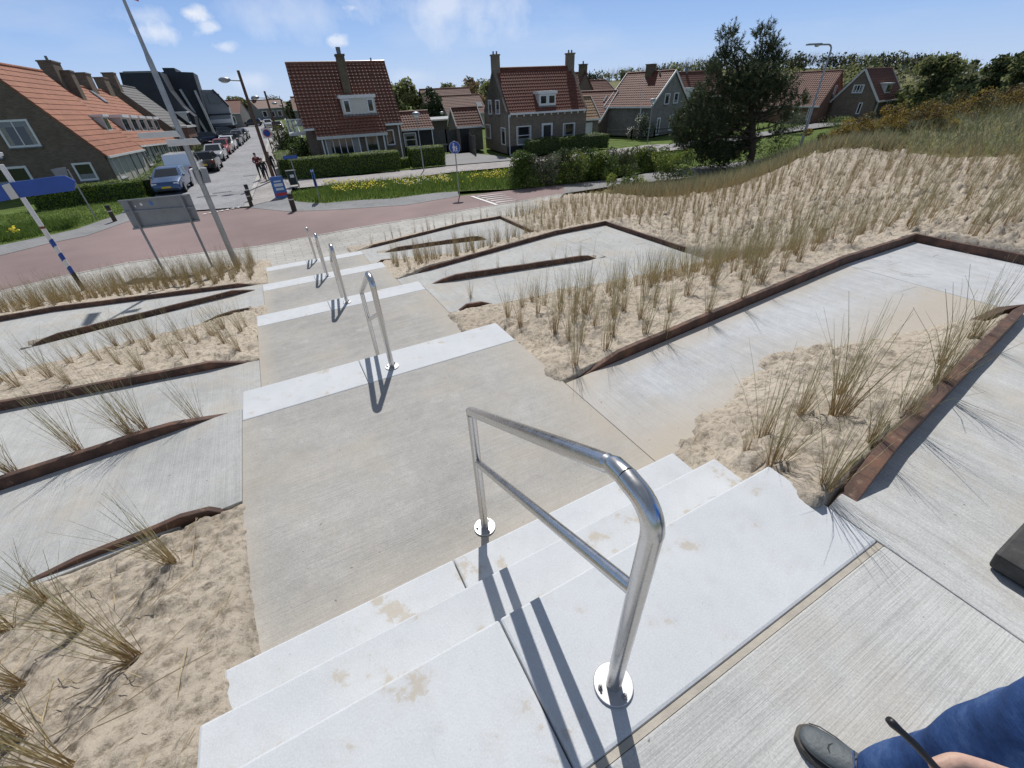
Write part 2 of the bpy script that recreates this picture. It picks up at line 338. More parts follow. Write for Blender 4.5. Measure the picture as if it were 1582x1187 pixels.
# ------------------------------------------------------------------ mesh builder
class MB:
    def __init__(s): s.v = []; s.f = []; s.mi = []; s.m = 0
    def add(s, vs, fs):
        o = len(s.v); s.v += [tuple(map(float, p)) for p in vs]; s.f += [tuple(i+o for i in f) for f in fs]; s.mi += [s.m]*len(fs); return s
    def hexa(s, p):            # 8 points: bottom ring 0-3 then top ring 4-7
        return s.add(p, [(3, 2, 1, 0), (4, 5, 6, 7), (0, 1, 5, 4), (1, 2, 6, 5), (2, 3, 7, 6), (3, 0, 4, 7)])
    def box(s, x0, x1, y0, y1, z0, z1):
        return s.hexa([(x0, y0, z0), (x1, y0, z0), (x1, y1, z0), (x0, y1, z0), (x0, y0, z1), (x1, y0, z1), (x1, y1, z1), (x0, y1, z1)])
    def cbox(s, c, ax, ay, az):    # box from a centre and three half-axis vectors
        c, ax, ay, az = (np.array(q, float) for q in (c, ax, ay, az)); P = []
        for k in (-1, 1):
            for i, j in ((-1, -1), (1, -1), (1, 1), (-1, 1)): P.append(c+ax*i+ay*j+az*k)
        return s.hexa(P)
    def bar(s, a, b, w, h, up=(0, 0, 1)):
        a, b = np.array(a, float), np.array(b, float); d = b-a; L = np.linalg.norm(d); d /= L
        sx = np.cross(d, up); sx /= max(1e-9, np.linalg.norm(sx)); u = np.cross(sx, d)
        return s.cbox((a+b)/2, d*L/2, sx*w/2, u*h/2)
    def prism(s, poly, ax):       # poly: 3D points, extruded by ax
        n = len(poly); P = [np.array(p, float) for p in poly]; ax = np.array(ax, float)
        return s.add(P+[p+ax for p in P], [tuple(range(n-1, -1, -1)), tuple(range(n, 2*n))]+[(i, (i+1) % n, n+(i+1) % n, n+i) for i in range(n)])
    def tube(s, pts, r, n=10, cap=True):
        P = [np.array(p, float) for p in pts]; rs = r if hasattr(r, '__len__') else [r]*len(P)
        T = [P[min(i+1, len(P)-1)]-P[max(i-1, 0)] for i in range(len(P))]; T = [t/np.linalg.norm(t) for t in T]
        u = np.cross(T[0], (0, 0, 1.0)); u = np.cross(T[0], (1.0, 0, 0)) if np.linalg.norm(u) < .05 else u; u /= np.linalg.norm(u)
        V = []
        for i, p in enumerate(P):
            u = u-T[i]*(u@T[i]); u /= np.linalg.norm(u); w = np.cross(T[i], u)
            for k in range(n):
                a = 2*math.pi*k/n; V.append(p+rs[i]*(u*math.cos(a)+w*math.sin(a)))
        F = []
        for i in range(len(P)-1):
            for k in range(n):
                F.append((i*n+k, i*n+(k+1) % n, (i+1)*n+(k+1) % n, (i+1)*n+k))
        if cap: F += [tuple(range(n-1, -1, -1)), tuple(range((len(P)-1)*n, len(P)*n))]
        return s.add(V, F)
    def lathe(s, prof, n=16, c=(0, 0, 0)):
        V = [(c[0]+r*math.cos(2*math.pi*k/n), c[1]+r*math.sin(2*math.pi*k/n), c[2]+z) for r, z in prof for k in range(n)]
        F = [(i*n+k, i*n+(k+1) % n, (i+1)*n+(k+1) % n, (i+1)*n+k) for i in range(len(prof)-1) for k in range(n)]
        F += [tuple(range(n-1, -1, -1)), tuple(range((len(prof)-1)*n, len(prof)*n))]
        return s.add(V, F)
    def ball(s, c, r, n=10, m=7, sx=1, sy=1, sz=1):
        pr = [(max(1e-3, math.sin(math.pi*i/m)), -math.cos(math.pi*i/m)) for i in range(m+1)]
        o = len(s.v); s.lathe([(a*r, b*r) for a, b in pr], n)
        for i in range(o, len(s.v)):
            x, y, z = s.v[i]; s.v[i] = (c[0]+x*sx, c[1]+y*sy, c[2]+z*sz)
        return s
    def mesh(s, name, mats, smooth=False):
        me = bpy.data.meshes.new(name); me.from_pydata(s.v, [], s.f)
        for m in (mats if isinstance(mats, (list, tuple)) else [mats]): me.materials.append(MATS[m])
        if s.m or any(s.mi): me.polygons.foreach_set('material_index', s.mi)
        if smooth: me.polygons.foreach_set('use_smooth', [True]*len(me.polygons))
        me.update(); return me
    def obj(s, name, mats, parent=None, smooth=False, loc=None, bevel=0, auto=None):
        o = bpy.data.objects.new(name, s.mesh(name, mats, smooth)); col.objects.link(o)
        if parent is not None: o.parent = parent
        if loc is not None: o.location = loc
        if bevel:
            b = o.modifiers.new('bevel', 'BEVEL'); b.width = bevel; b.segments = 2; b.limit_method = 'ANGLE'
        if auto:
            for p in o.data.polygons: p.use_smooth = True
            o.data.set_sharp_from_angle(angle=R(auto))
        return o
def fast_obj(name, V, F, mat, parent=None, mi=None, smooth=False):
    """numpy mesh: V (n,3), F (m,k)"""
    me = bpy.data.meshes.new(name); V = np.asarray(V, np.float32); F = np.asarray(F, np.int32); k = F.shape[1]
    me.vertices.add(len(V)); me.vertices.foreach_set('co', V.ravel())
    me.loops.add(F.size); me.loops.foreach_set('vertex_index', F.ravel())
    me.polygons.add(len(F)); me.polygons.foreach_set('loop_start', np.arange(0, F.size, k, dtype=np.int32))
    for m in (mat if isinstance(mat, (list, tuple)) else [mat]): me.materials.append(MATS[m])
    if mi is not None: me.polygons.foreach_set('material_index', np.asarray(mi, np.int32))
    me.update(calc_edges=True); me.validate()
    if smooth: me.polygons.foreach_set('use_smooth', np.ones(len(F), bool))
    o = bpy.data.objects.new(name, me); col.objects.link(o)
    if parent is not None: o.parent = parent
    return o
def thing(name, label, cat, loc=(0, 0, 0), rz=0, group=None):
    o = bpy.data.objects.new(name, None); col.objects.link(o); o.location = loc; o.rotation_euler = (0, 0, rz); o.empty_display_size = .1
    return tag(o, label, cat, group)
def tag(o, label, cat, group=None, kind=None):
    if label: o['label'] = label
    if cat: o['category'] = cat
    if group: o['group'] = group
    if kind: o['kind'] = kind
    return o
def struct(o, kind='structure'):
    o['kind'] = kind; return o
def kids(o): return [c for c in bpy.data.objects if c.parent == o]
KID = {}
def dup(root, loc, rz=0, label=None, group=None, scale=None):
    r = root.copy(); col.objects.link(r); r.location = loc; r.rotation_euler = (0, 0, rz)
    if scale is not None: r.scale = scale if hasattr(scale, '__len__') else (scale,)*3
    if label: r['label'] = label
    if group: r['group'] = group
    if root.name not in KID: KID[root.name] = [(c, kids(c)) for c in kids(root)]
    for ch, gs in KID[root.name]:
        c = ch.copy(); col.objects.link(c); c.parent = r
        for g in gs:
            d = g.copy(); col.objects.link(d); d.parent = c
    return r
# ================================================================== stairs, ramps and sand
XL, XR = -.84, 1.91
Z = [0, -.602, -1.18, -1.759, -2.337, -2.916]
TN = [.24, 3.65, 7.057, 10.375, 13.718]; TF = [.768, 4.153, 7.506, 10.82, 14.118]; TD = .293
flight_names = ['wide top flight of white concrete steps nearest the viewer',
    'second flight of white concrete steps below the nearest landing', 'middle flight of white concrete steps, third from the viewer',
    'fourth flight of white concrete steps, last but one above the street', 'lowest flight of white concrete steps beside the pale street paving']
for k in range(5):
    t = thing('stair_flight', flight_names[k], 'steps', ((XL+XR)/2, TN[k], Z[k]), group='white flights of steps down the dune')
    cx = (XL+XR)/2; dz = (Z[k]-Z[k+1])/3; y0 = 0
    for s in range(3):
        ya = 0 if s == 0 else (TF[k]-TN[k])+TD*(s-1)+.001; yb = (TF[k]-TN[k])+TD*s
        cuts = [XL, .283, XR] if (k, s) == (0, 0) else ([XL, .27, XR] if s != 1 or k else [XL, XR])
        for i in range(len(cuts)-1):
            g0, g1 = (0 if i == 0 else .002), (0 if i == len(cuts)-2 else .002)
            MB().box(cuts[i]+g0-cx, cuts[i+1]-g1-cx, ya, yb, -dz*(s+1)-.02, -dz*s).obj('tread', 'white_concrete' if s else 'white_concrete_slab', t, bevel=.012)
# landings
def slab(name, x0, x1, y0, y1, za, zb, mat, th=.16, bev=.006):
    m = MB(); m.hexa([(x0, y0, za-th), (x1, y0, zb-th), (x1, y1, zb-th), (x0, y1, za-th), (x0, y0, za), (x1, y0, zb), (x1, y1, zb), (x0, y1, za)])
    return struct(m.obj(name, mat, bevel=bev))
for k in range(1, 5):
    slab('landing', XL, XR, TF[k-1]+2*TD+.002, TN[k]-.004, Z[k]-.001, Z[k]-.001, 'landing_concrete' if k > 1 else 'near_landing_concrete')
slab('platform', -6, XR-.004, -4, .214, 0, 0, 'platform_concrete')
struct(MB().box(XL, XR-.004, .216, .238, -.1, -.006).obj('mortar_joint', 'mortar'))
# ramps: x runs away from the stair, the turn is level
m_ = MB(); q_ = [(XR, -4, 0), (6.2, -4, -.3), (6.2, 1.0, -.3), (XR, .455, 0)]
struct(m_.hexa([(x, y, z-.16) for x, y, z in q_]+q_).obj('ramp', 'path_concrete', bevel=.006))
slab('ramp', 6.203, 7.9, -4, 2.66, -.3, -.3, 'ramp_concrete')
slab('ramp', XR+.002, 6.2, 1.06, 2.66, Z[1], -.3, 'sandy_ramp_concrete')
slab('ramp', XR+.002, 6.2, 5.9, 7.28, Z[2], -1.47, 'lower_ramp_concrete')
slab('ramp', 6.203, 7.85, 5.9, 9.4, -1.47, -1.47, 'lower_ramp_concrete')
slab('ramp', XR+.002, 6.2, 7.35, 9.4, Z[3], -1.47, 'lower_ramp_concrete')
slab('ramp', XR+.002, 6.2, 12.6, 13.75, Z[4], -2.63, 'lower_ramp_concrete')
slab('ramp', 6.203, 7.9, 12.6, 16.1, -2.63, -2.63, 'lower_ramp_concrete')
slab('ramp', XR+.002, 6.2, 14.0, 16.1, Z[5], -2.63, 'lower_ramp_concrete')
slab('ramp', -5.2, XL-.002, 2.64, 3.86, -.89, Z[1], 'lower_ramp_concrete')
slab('ramp', -8, -5.203, 2.64, 5.92, -.89, -.89, 'lower_ramp_concrete')
slab('ramp', -5.2, XL-.002, 3.96, 5.92, -.89, Z[2], 'lower_ramp_concrete')
slab('ramp', -5.2, XL-.002, 9.46, 10.62, -2.05, Z[3], 'lower_ramp_concrete')
slab('ramp', -8, -5.203, 9.46, 12.66, -2.05, -2.05, 'lower_ramp_concrete')
slab('ramp', -5.2, XL-.002, 10.74, 12.66, -2.05, Z[4], 'lower_ramp_concrete')

def tR(x): return np.clip((x-XR)/4.29, 0, 1)
def tL(x): return np.clip((XL-x)/4.36, 0, 1)
zR0 = lambda x: -.3*tR(x)
zR1 = lambda x: Z[1]+.302*tR(x)
zR2 = lambda x: Z[2]-.29*tR(x)
zR3 = lambda x: Z[3]+.289*tR(x)
zR4 = lambda x: Z[4]-.293*tR(x)
zR5 = lambda x: Z[5]+.286*tR(x)
zL1 = lambda x: Z[1]-.288*tL(x)
zL2 = lambda x: Z[2]+.29*tL(x)
zL3 = lambda x: Z[3]-.291*tL(x)
zL4 = lambda x: Z[4]+.287*tL(x)
yb0 = lambda x: .46+.128*(x-1.98)
r1near = lambda x: float(np.interp(x, [1.95, 2.5, 3.67, 4.4, 5.7, 6.1], [1.38, 1.6, 1.83, 1.66, 1.15, 1.0]))

def right_keys(x):
    K = []
    b = .09
    if x < 6.1:
        yb = yb0(x); rn = r1near(x); z0, z1 = float(zR0(x)), float(zR1(x))
        K += [(-4, z0-b), (yb-.03, z0-b), (yb, z0-b), (yb+.05, z0+.05)]
        if rn-.05 > yb+.1: K += [((yb+rn)/2, (z0+z1)/2+.03), (rn-.06, z1+.012)]
        K += [(rn+.14, z1-b)]
    else: K += [(-4, -.3-b), (1.1, -.3-b)]
    z1, z2, z3, z4, z5 = (float(f(x)) for f in (zR1, zR2, zR3, zR4, zR5))
    tp = min(1, max(0, (x-2.0)/.6)); qn = min(1, max(0, (x-1.95)/.9)); K += [(2.60, z1-b), (2.672, z1-b), (2.715, z1+.09*tp), (3.2, z1-.02), (4.3, (z1*.55+z2*.45)*qn+(z2+.12)*(1-qn)), (5.2, z2+.02+.14*qn), (5.86, z2+.01+.025*qn), (6.06, z2-b)]
    ym = 7.25+.015*(x-2)
    if x < 6.0: K += [(ym-.02, z2-b), (ym+.02, z2-b), (ym+.05, z2+.06*tp-.05*(1-tp)), (ym+.12, z2-.3*(1-tp)), (ym+.2, z3-b)]
    K += [(9.33, z3-b), (9.40, z3-b), (9.44, z3+.09*tp), (10, z3-.05), (11, (z3+z4)/2), (12.2, z4+.02+.06*qn), (12.6, z4+.03), (12.8, z4-b)]
    ym = 13.6+.13*(x-2.5)*.9
    if 2.3 < x < 6.2: K += [(ym-.02, z4-b), (ym+.02, z4-b), (ym+.05, z4+.06), (ym+.14, z4), (ym+.26, z5-b)]
    K += [(16.05, z5-b), (16.10, z5-b), (16.14, z5+.09*tp), (16.6, z5+.0), (17.0, -2.95), (17.3, -3.3), (22, -3.5)]
    return K
def left_keys(x):
    z1, z2, z3, z4 = (float(f(x)) for f in (zL1, zL2, zL3, zL4)); b = .09
    t = float(tL(x)); tp = min(1, max(0, (-.9-x)/.7))
    K = [(-4, -.03), (.0, -.04-.1*t), (.75, -.2-.12*t), (1.1, -.33-.1*t), (1.4, -.44-.14*t), (2.0, -.55-.2*t), (2.5, z1+.0), (2.64, z1+.005), (2.72, z1-b)]
    K += [(3.80, z1-b), (3.86, z1-b)]
    if x > -5.1: K += [(3.90, z1+.08*tp-.05*(1-tp)), (3.98, z1+.04*tp-.3*(1-tp)), (4.12, z2-b)]
    K += [(5.85, z2-b), (5.92, z2-b), (5.96, z2+.09*tp), (6.5, z2-.02), (7.5, z2*.55+z3*.45-.08*(1-tp)), (8.6, z3+.03+.15*tp), (9.42, z3+.03), (9.58, z3-b)]
    yk = 10.56+.05*(-.92-x)
    if x > -5.1: K += [(yk-.03, z3-b), (yk+.03, z3-b), (yk+.06, z3+.07*tp-.05*(1-tp)), (yk+.14, z3+.02*tp-.3*(1-tp)), (yk+.28, z4-b)]
    K += [(12.58, z4-b), (12.66, z4-b), (12.70, z4+.09*tp), (13.3, z4-.04), (15, -2.62), (16.8, -2.90), (17.2, -2.95), (17.9, -3.3), (22, -3.5)]
    return K
# thin-plate surface for the open dune
CP = np.array([(12.05, 20.0, -3.15), (15.83, 18.4, -3), (16.27, 14.5, -2.6), (17.9, 13.2, -2.2), (19.8, 12.5, -1.6), (20.2, 11.6, -1.0), (21.1, 8.2, -.8), (19, 4.9, -.5),
    (26.0, 7.4, -.02), (27.3, 11.6, -.35), (26.8, 9.7, -.1), (29.0, 15.4, -1.1), (11.5, 2.6, -.3), (11.4, 3.7, -.6), (11.3, 11.3, -2), (13.7, 7.5, -1.1), (40, 5, -.3), (40, 12, -1.0), (38, 18, -2.2),
    (31, 20, -3), (24, 20.5, -3.3), (22, 18, -3.1), (27, 18.5, -2.8), (14, -3, -.1), (20, -3, .1), (44, -4, .1), (30, 0, .1), (48, 20, -2.8), (48, 12, -1.4),
    (7.95, -4, -.25), (7.95, -1, -.22), (7.95, 1, -.2), (7.95, 2.7, -.2), (7.95, 4.5, -.8), (7.95, 6.2, -1.3), (7.95, 8, -1.40), (7.95, 9.4, -1.42), (7.95, 11, -1.95), (7.95, 13, -2.5), (7.95, 16, -2.62), (7.95, 17.2, -3.15), (7.95, 20, -3.4), (16, 20.5, -3.3)])
def _tps(P, Zv):
    n = len(P); d = np.linalg.norm(P[:, None]-P[None], axis=2); K = np.where(d > 0, d*d*np.log(d+1e-12), 0)+np.eye(n)*.02
    A = np.zeros((n+3, n+3)); A[:n, :n] = K; A[:n, n] = 1; A[:n, n+1:] = P; A[n, :n] = 1; A[n+1:, :n] = P.T
    return np.linalg.solve(A, np.concatenate([Zv, [0, 0, 0]]))
_W = _tps(CP[:, :2], CP[:, 2])
def tps(x, y):
    o = np.full(np.shape(x), _W[-3])+_W[-2]*x+_W[-1]*y
    for i in range(len(CP)):
        d2 = (x-CP[i, 0])**2+(y-CP[i, 1])**2+1e-12
        o = o+_W[i]*d2*.5*np.log(d2)
    return o
def lines(a, b, f):          # grid lines from a to b with spacing f(x)
    o = [a]
    while o[-1] < b: o.append(o[-1]+f(o[-1]))
    return np.array(o)
def bumps(x, y, near):
    n = (fbm(x*1.7, y*1.7, 3, 3)-.5)*.07+(fbm(x*6.3, y*6.3, 5, 4)-.5)*.055+(fbm(x*17, y*17, 15, 3)-.5)*.035
    k = sstep(.38, .6, fbm(x*1.3, y*1.3, 51, 3))
    c = sstep(.60, .74, vnoise(x*13, y*13, 8))*.030+sstep(.58, .74, vnoise(x*24+3, y*24, 12))*.020+sstep(.6, .76, vnoise(x*41, y*41+5, 14))*.011
    pit = -sstep(.62, .8, fbm(x*5.1, y*5.1, 31, 3))*.05
    return n+c*(.35+.75*k)*np.where(x > 1, 1.3, 1.0)+pit*k
def field(keyfn, X, Y, open_dune):
    ZZ = np.zeros((len(X), len(Y)))
    for i, x in enumerate(X):
        K = sorted(keyfn(x)); ys = np.array([k[0] for k in K]); zs = np.array([k[1] for k in K])
        w = (fbm(np.full(len(Y), x*1.7), Y*1.7, 21, 4)-.5)*.3
        if not open_dune: w = w*.7
        # the sand edge wanders only where no steel edging holds it
        hold = np.zeros(len(Y))
        for yc in HOLD: hold = np.maximum(hold, 1-sstep(.12, .4, np.abs(Y-yc)))
        if open_dune and x < 6.1: hold = np.maximum(hold, 1-sstep(.06, .25, np.abs(Y-yb0(x))))
        ZZ[i] = np.interp(Y+w*(1-hold), ys, zs)
    return ZZ
def sand_mesh(X, Y, ZZ, sel=None):
    nx, ny = len(X), len(Y); XX, YY = np.meshgrid(X, Y, indexing='ij')
    V = np.stack([XX.ravel(), YY.ravel(), ZZ.ravel()], 1)
    i = np.arange(nx-1)[:, None]; j = np.arange(ny-1)[None]
    a = (i*ny+j).ravel(); F = np.stack([a, a+ny, a+ny+1, a+1], 1)
    return V, F
HOLD = (2.69, 7.3, 9.42, 13.9, 16.12, 6.0)
HOLD = (2.69, 7.3, 9.42, 13.9, 16.12)
Xr = lines(1.62, 46, lambda x: .034 if x < 5 else (.045 if x < 9 else .05+(x-9)*.012))
Yr = lines(-4, 21, lambda y: .1 if y < -.5 else (.032 if y < 6.5 else .045+(y-6.5)*.006))
Yr = np.unique(np.concatenate([Yr, [2.672, 2.715, 9.40, 9.44, 16.10, 16.14]]))
XX, YY = np.meshgrid(Xr, Yr, indexing='ij')
ZR = field(right_keys, Xr, Yr, True); T = tps(XX, YY); mdu = sstep(7.86, 8.0, XX)
ZR = ZR*(1-mdu)+T*mdu
edge = np.minimum(sstep(0, .25, np.abs(YY-2.69)), sstep(0, .2, np.abs(YY-9.42)))
amp = np.where(XX > 8.0, 1.7, .35+.65*edge)
ZR = ZR+bumps(XX, YY, 1)*amp*np.where(XX < 7.95, np.where((YY > 2.7) & (YY < 6) | (YY > 9.43) & (YY < 12.7) | (YY > .44+.128*(XX-1.98)) & (YY < .06+np.interp(XX, [1.95, 2.5, 3.67, 4.4, 5.7, 6.1], [1.38, 1.6, 1.83, 1.66, 1.15, 1.0])) & (XX < 6), 1, .12), 1)
ZR = np.where((XX > 7.8) & (YY < 17), np.maximum(ZR, -3.3), ZR)
ZR -= .35*(1-sstep(1.66, 1.89, XX))
Vr, Fr = sand_mesh(Xr, Yr, ZR)
cxy = Vr[Fr].mean(1)
xb = np.interp(cxy[:, 1], [-4, 0, 4.9, 8.2, 11.6, 12.5, 13.2, 14.5, 18.4], [17, 18, 19.5, 21.3, 20.3, 19.9, 18, 16.4, 15.8])+(fbm(cxy[:, 0], cxy[:, 1], 2)-.5)*1.5
flat('turf', (.17, .165, .085), .95, .35, .9, 0, .1, .4, 25)
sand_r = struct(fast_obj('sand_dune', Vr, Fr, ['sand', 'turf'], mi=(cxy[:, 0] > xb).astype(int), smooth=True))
HOLD = (3.9, 5.95, 10.7, 12.7)
Xl = -lines(.6, 16, lambda x: .018 if x < 2.6 else (.04 if x < 6 else .1))[::-1]
Yl = lines(-4, 18.6, lambda y: .1 if y < -.6 else (.018 if y < 2.7 else (.035 if y < 6 else .05)))
Yl = np.unique(np.concatenate([Yl, [3.86, 3.90, 5.92, 5.96, 12.66, 12.70]]))
XX, YY = np.meshgrid(Xl, Yl, indexing='ij')
ZL = field(left_keys, Xl, Yl, False)
wet = np.where((YY < 2.6), .55, np.where((YY > 6) & (YY < 9.5), 1, np.where(YY > 12.75, .6, .12)))
small = np.where(YY < 2.6, 1.0, 0)
ZL = ZL+bumps(XX, YY, 1)*wet*sstep(0, .12, -.80-XX)+small*((fbm(XX*30, YY*30, 9, 3)-.5)*.022+sstep(.66, .8, vnoise(XX*17, YY*17, 40))*.022*sstep(.4, .6, fbm(XX*1.5, YY*1.5, 41)))
ZL -= .35*(1-sstep(.64, .85, -XX))
Vl, Fl = sand_mesh(Xl, Yl, ZL)
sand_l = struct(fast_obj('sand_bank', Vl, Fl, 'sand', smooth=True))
def zsand(x, y):
    X, Y, Q = (Xr, Yr, ZR) if x > 1 else (Xl, Yl, ZL)
    return float(Q[np.clip(np.searchsorted(X, x), 0, len(X)-1), np.clip(np.searchsorted(Y, y), 0, len(Y)-1)])

# ------------------------------------------------------------------ rusty steel edging
def edging(label, pts, w=.05, h=.2, taper0=.5, taper1=0):
    """pts: (x, y, top z); a taper sinks the top into the ground over that length"""
    P = [np.array(p, float) for p in pts]; Q = []
    for i in range(len(P)-1):
        L = np.linalg.norm(P[i+1]-P[i]); n = max(2, int(L/.25))
        Q += [P[i]+(P[i+1]-P[i])*k/n for k in range(n)]
    Q.append(P[-1]); s = [0]
    for i in range(1, len(Q)): s.append(s[-1]+np.linalg.norm(Q[i]-Q[i-1]))
    m = MB(); V = []; o = Q[0].copy(); o[2] -= .13
    for i, q in enumerate(Q):
        q = q.copy(); a, b = s[i], s[-1]-s[i]
        if taper0 and a < taper0: q[2] -= .135*(1-a/taper0)
        if taper1 and b < taper1: q[2] -= .135*(1-b/taper1)
        q[2] += .004*math.sin(i*1.7+q[0])
        t = Q[min(i+1, len(Q)-1)]-Q[max(i-1, 0)]; n = np.array([-t[1], t[0], 0]); n /= np.linalg.norm(n); n *= w/2
        V += [q-n-(0, 0, h), q-n, q+n, q+n-(0, 0, h)]
    F = []
    for i in range(len(Q)-1):
        for k in range(4): F.append((i*4+k, i*4+(k+1) % 4, i*4+4+(k+1) % 4, i*4+4+k))
    F += [(3, 2, 1, 0), tuple(4*(len(Q)-1)+k for k in range(4))]
    m.add([v-o for v in V], F)
    return tag(m.obj('steel_edging', 'rusty_steel', loc=tuple(o), bevel=.008), label, 'steel edging', 'rusty steel edging along the ramps')
e = .104
edging('long rusty steel edging on the far side of the large right-hand ramp', [(2.03, 2.69, Z[1]+e), (6.2, 2.69, -.3+e), (7.93, 2.69, -.3+e), (7.93, .9, -.3+e), (7.93, -4, -.3+e)], .055)
edging('stout rusty edging between right sand bed and the path beside the viewer', [(1.985, .43, .10), (2.7, .55, -.045+e-.02), (6.14, .99, -.3+e), (5.65, 1.16, -.3+e)], .075, .22, .3, .3)
edging('dark steel strip splitting the second pair of right-hand ramps', [(2.05, 7.27, Z[2]+e), (5.97, 7.31, -1.45+e)], .055, .3, .4, .3)
edging('dark steel edging round the far corner of second right-hand ramp', [(2.2, 9.42, Z[3]+e), (6.2, 9.42, -1.47+e), (7.86, 9.42, -1.47+e), (7.88, 6.6, -1.47+e)], .055, .25)
edging('thin dark steel strip between the two lowest right-hand ramps', [(2.5, 13.62, Z[4]+e-.03), (6.25, 14.05, -2.63+e)], .055, .3, .4, .3)
edging('lowest dark steel edging beside the paving right of the steps', [(2.2, 16.12, Z[5]+e), (6.2, 16.12, -2.63+e), (7.92, 16.12, -2.63+e), (7.92, 13.0, -2.63+e)], .055, .25)
edging('short half-buried rusty strip at corner of the right planted bed', [(1.98, 5.93, Z[2]+.07), (2.75, 5.95, Z[2]+.05)], .05, .15, .2, .3)
edging('short rusty strip beside the lowest right-hand ramp entrance', [(1.98, 12.66, Z[4]+.06), (2.75, 12.68, Z[4]+.05)], .05, .15, .2, .3)
edging('bent half-buried rusty strip in front of nearest left-hand ramp', [(-.86, 2.62, Z[1]+.03), (-1.2, 2.66, Z[1]+.045), (-1.45, 2.69, Z[1]+.0), (-1.8, 2.70, Z[1]-.035), (-2.1, 2.70, Z[1]-.085), (-7.9, 2.66, -.92)], .045, .15, .12, .4)
edging('long rusty steel strip splitting the nearest pair of left ramps', [(-.86, 3.88, Z[1]+e-.02), (-5.25, 3.90, -.89+e)], .06, .35, .6, .3)
edging('rusty edging below the left sand bed along second left ramp', [(-.86, 5.94, Z[2]+e), (-5.2, 5.94, -.89+e), (-8.4, 5.94, -.89+e)], .06, .25)
edging('thin dark strip at the far side of the left planted bed', [(-.88, 9.45, Z[3]+.1), (-2.2, 9.44, Z[3]-.03)], .05, .2, .35, .4)
edging('dark steel strip splitting the farther pair of left ramps', [(-.9, 10.60, Z[3]+e), (-5.1, 10.78, -2.05+e)], .06, .35, .5, .4)
edging('dark steel edging between farthest left ramp and bed below the signs', [(-.98, 12.68, Z[4]+e), (-5.2, 12.68, -2.05+e), (-8.4, 12.68, -2.05+e)], .06, .25)

# ------------------------------------------------------------------ steel handrails
def handrail(loc, dz, label):
    t = thing('handrail', label, 'handrail', loc, 0, 'steel handrails down the middle of the steps')
    r = .0265; far = (.03, 1.215)
    zt = .945; ft = .972+dz+.0
    a = MB().tube([(0, 0, .008), (0, 0, zt-.085)], r, 20); a.obj('post', 'brushed_steel', t, auto=40)
    MB().tube([(far[0], far[1], dz+.008), (far[0], far[1], ft-.03)], .0245, 18).obj('post', 'brushed_steel', t, auto=40)
    el = [(0, 0, zt-.085)]+[(0, .085-.085*math.cos(q), zt-.085+.085*math.sin(q)) for q in np.linspace(.15, math.pi/2-.05, 8)]+[(0.002, .105, zt+.002)]
    MB().tube(el, r+.0012, 20).obj('elbow', 'brushed_steel', t, auto=50)
    MB().tube([(.002, .106, zt+.002), (.003, .148, zt-.001), (.004, .157, zt-.006)], [r, r, r*.93], 20).obj('rail_end', 'brushed_steel', t, auto=40)
    k = np.array([.004, .166, zt-.012]); q = np.array([far[0], far[1]-.02, ft]); u = (q-k)/np.linalg.norm(q-k)
    m = MB().tube([k-u*.006, k+u*.01], [r*.8, r*.97], 18).tube([k+u*.01, k+u*.07, q, np.array([far[0], far[1]+.004, ft-.012]), np.array([far[0], far[1]+.004, ft-.04])], [r*.97, r, r, r*.97, .0247], 20)
    m.obj('top_rail', 'brushed_steel', t, auto=40)
    MB().tube([(0, .012, .60), (far[0], far[1]-.01, .60+dz+.0)], .0212, 16).obj('middle_rail', 'brushed_steel', t, auto=40)
    for (x, y, z) in ((0, 0, 0), (far[0], far[1], dz)):
        p = MB().lathe([(.066, 0), (.068, .002), (.068, .006), (.066, .008)], 36, (x, y, z+.002)).obj('base_plate', 'steel_plate', t, auto=30)
        for q in (-80, 40, 165):
            bx, by = x+.049*math.cos(R(q)), y+.049*math.sin(R(q))
            b = MB().lathe([(.0085, .010), (.0085, .018), (.007, .020)], 6, (bx, by, z)).lathe([(.0045, .02), (.0045, .030), (.003, .032)], 8, (bx, by, z)).obj('bolt', 'bolt_steel', p)
    return t
handrail((.53, .375, 0), Z[1], 'polished steel handrail on the nearest steps, largest in view')
h2 = handrail((.551, 3.825, Z[1]), Z[2]-Z[1], 'steel handrail on the second flight of steps, just past the near landing')
for k, lb in ((2, 'steel handrail on the third flight of steps, middle of the five'), (3, 'steel handrail on the fourth flight of steps, last but one'), (4, 'smallest steel handrail, on the lowest steps beside the street')):
    dup(h2, (.56, TN[k]+.18, Z[k]), 0, lb)

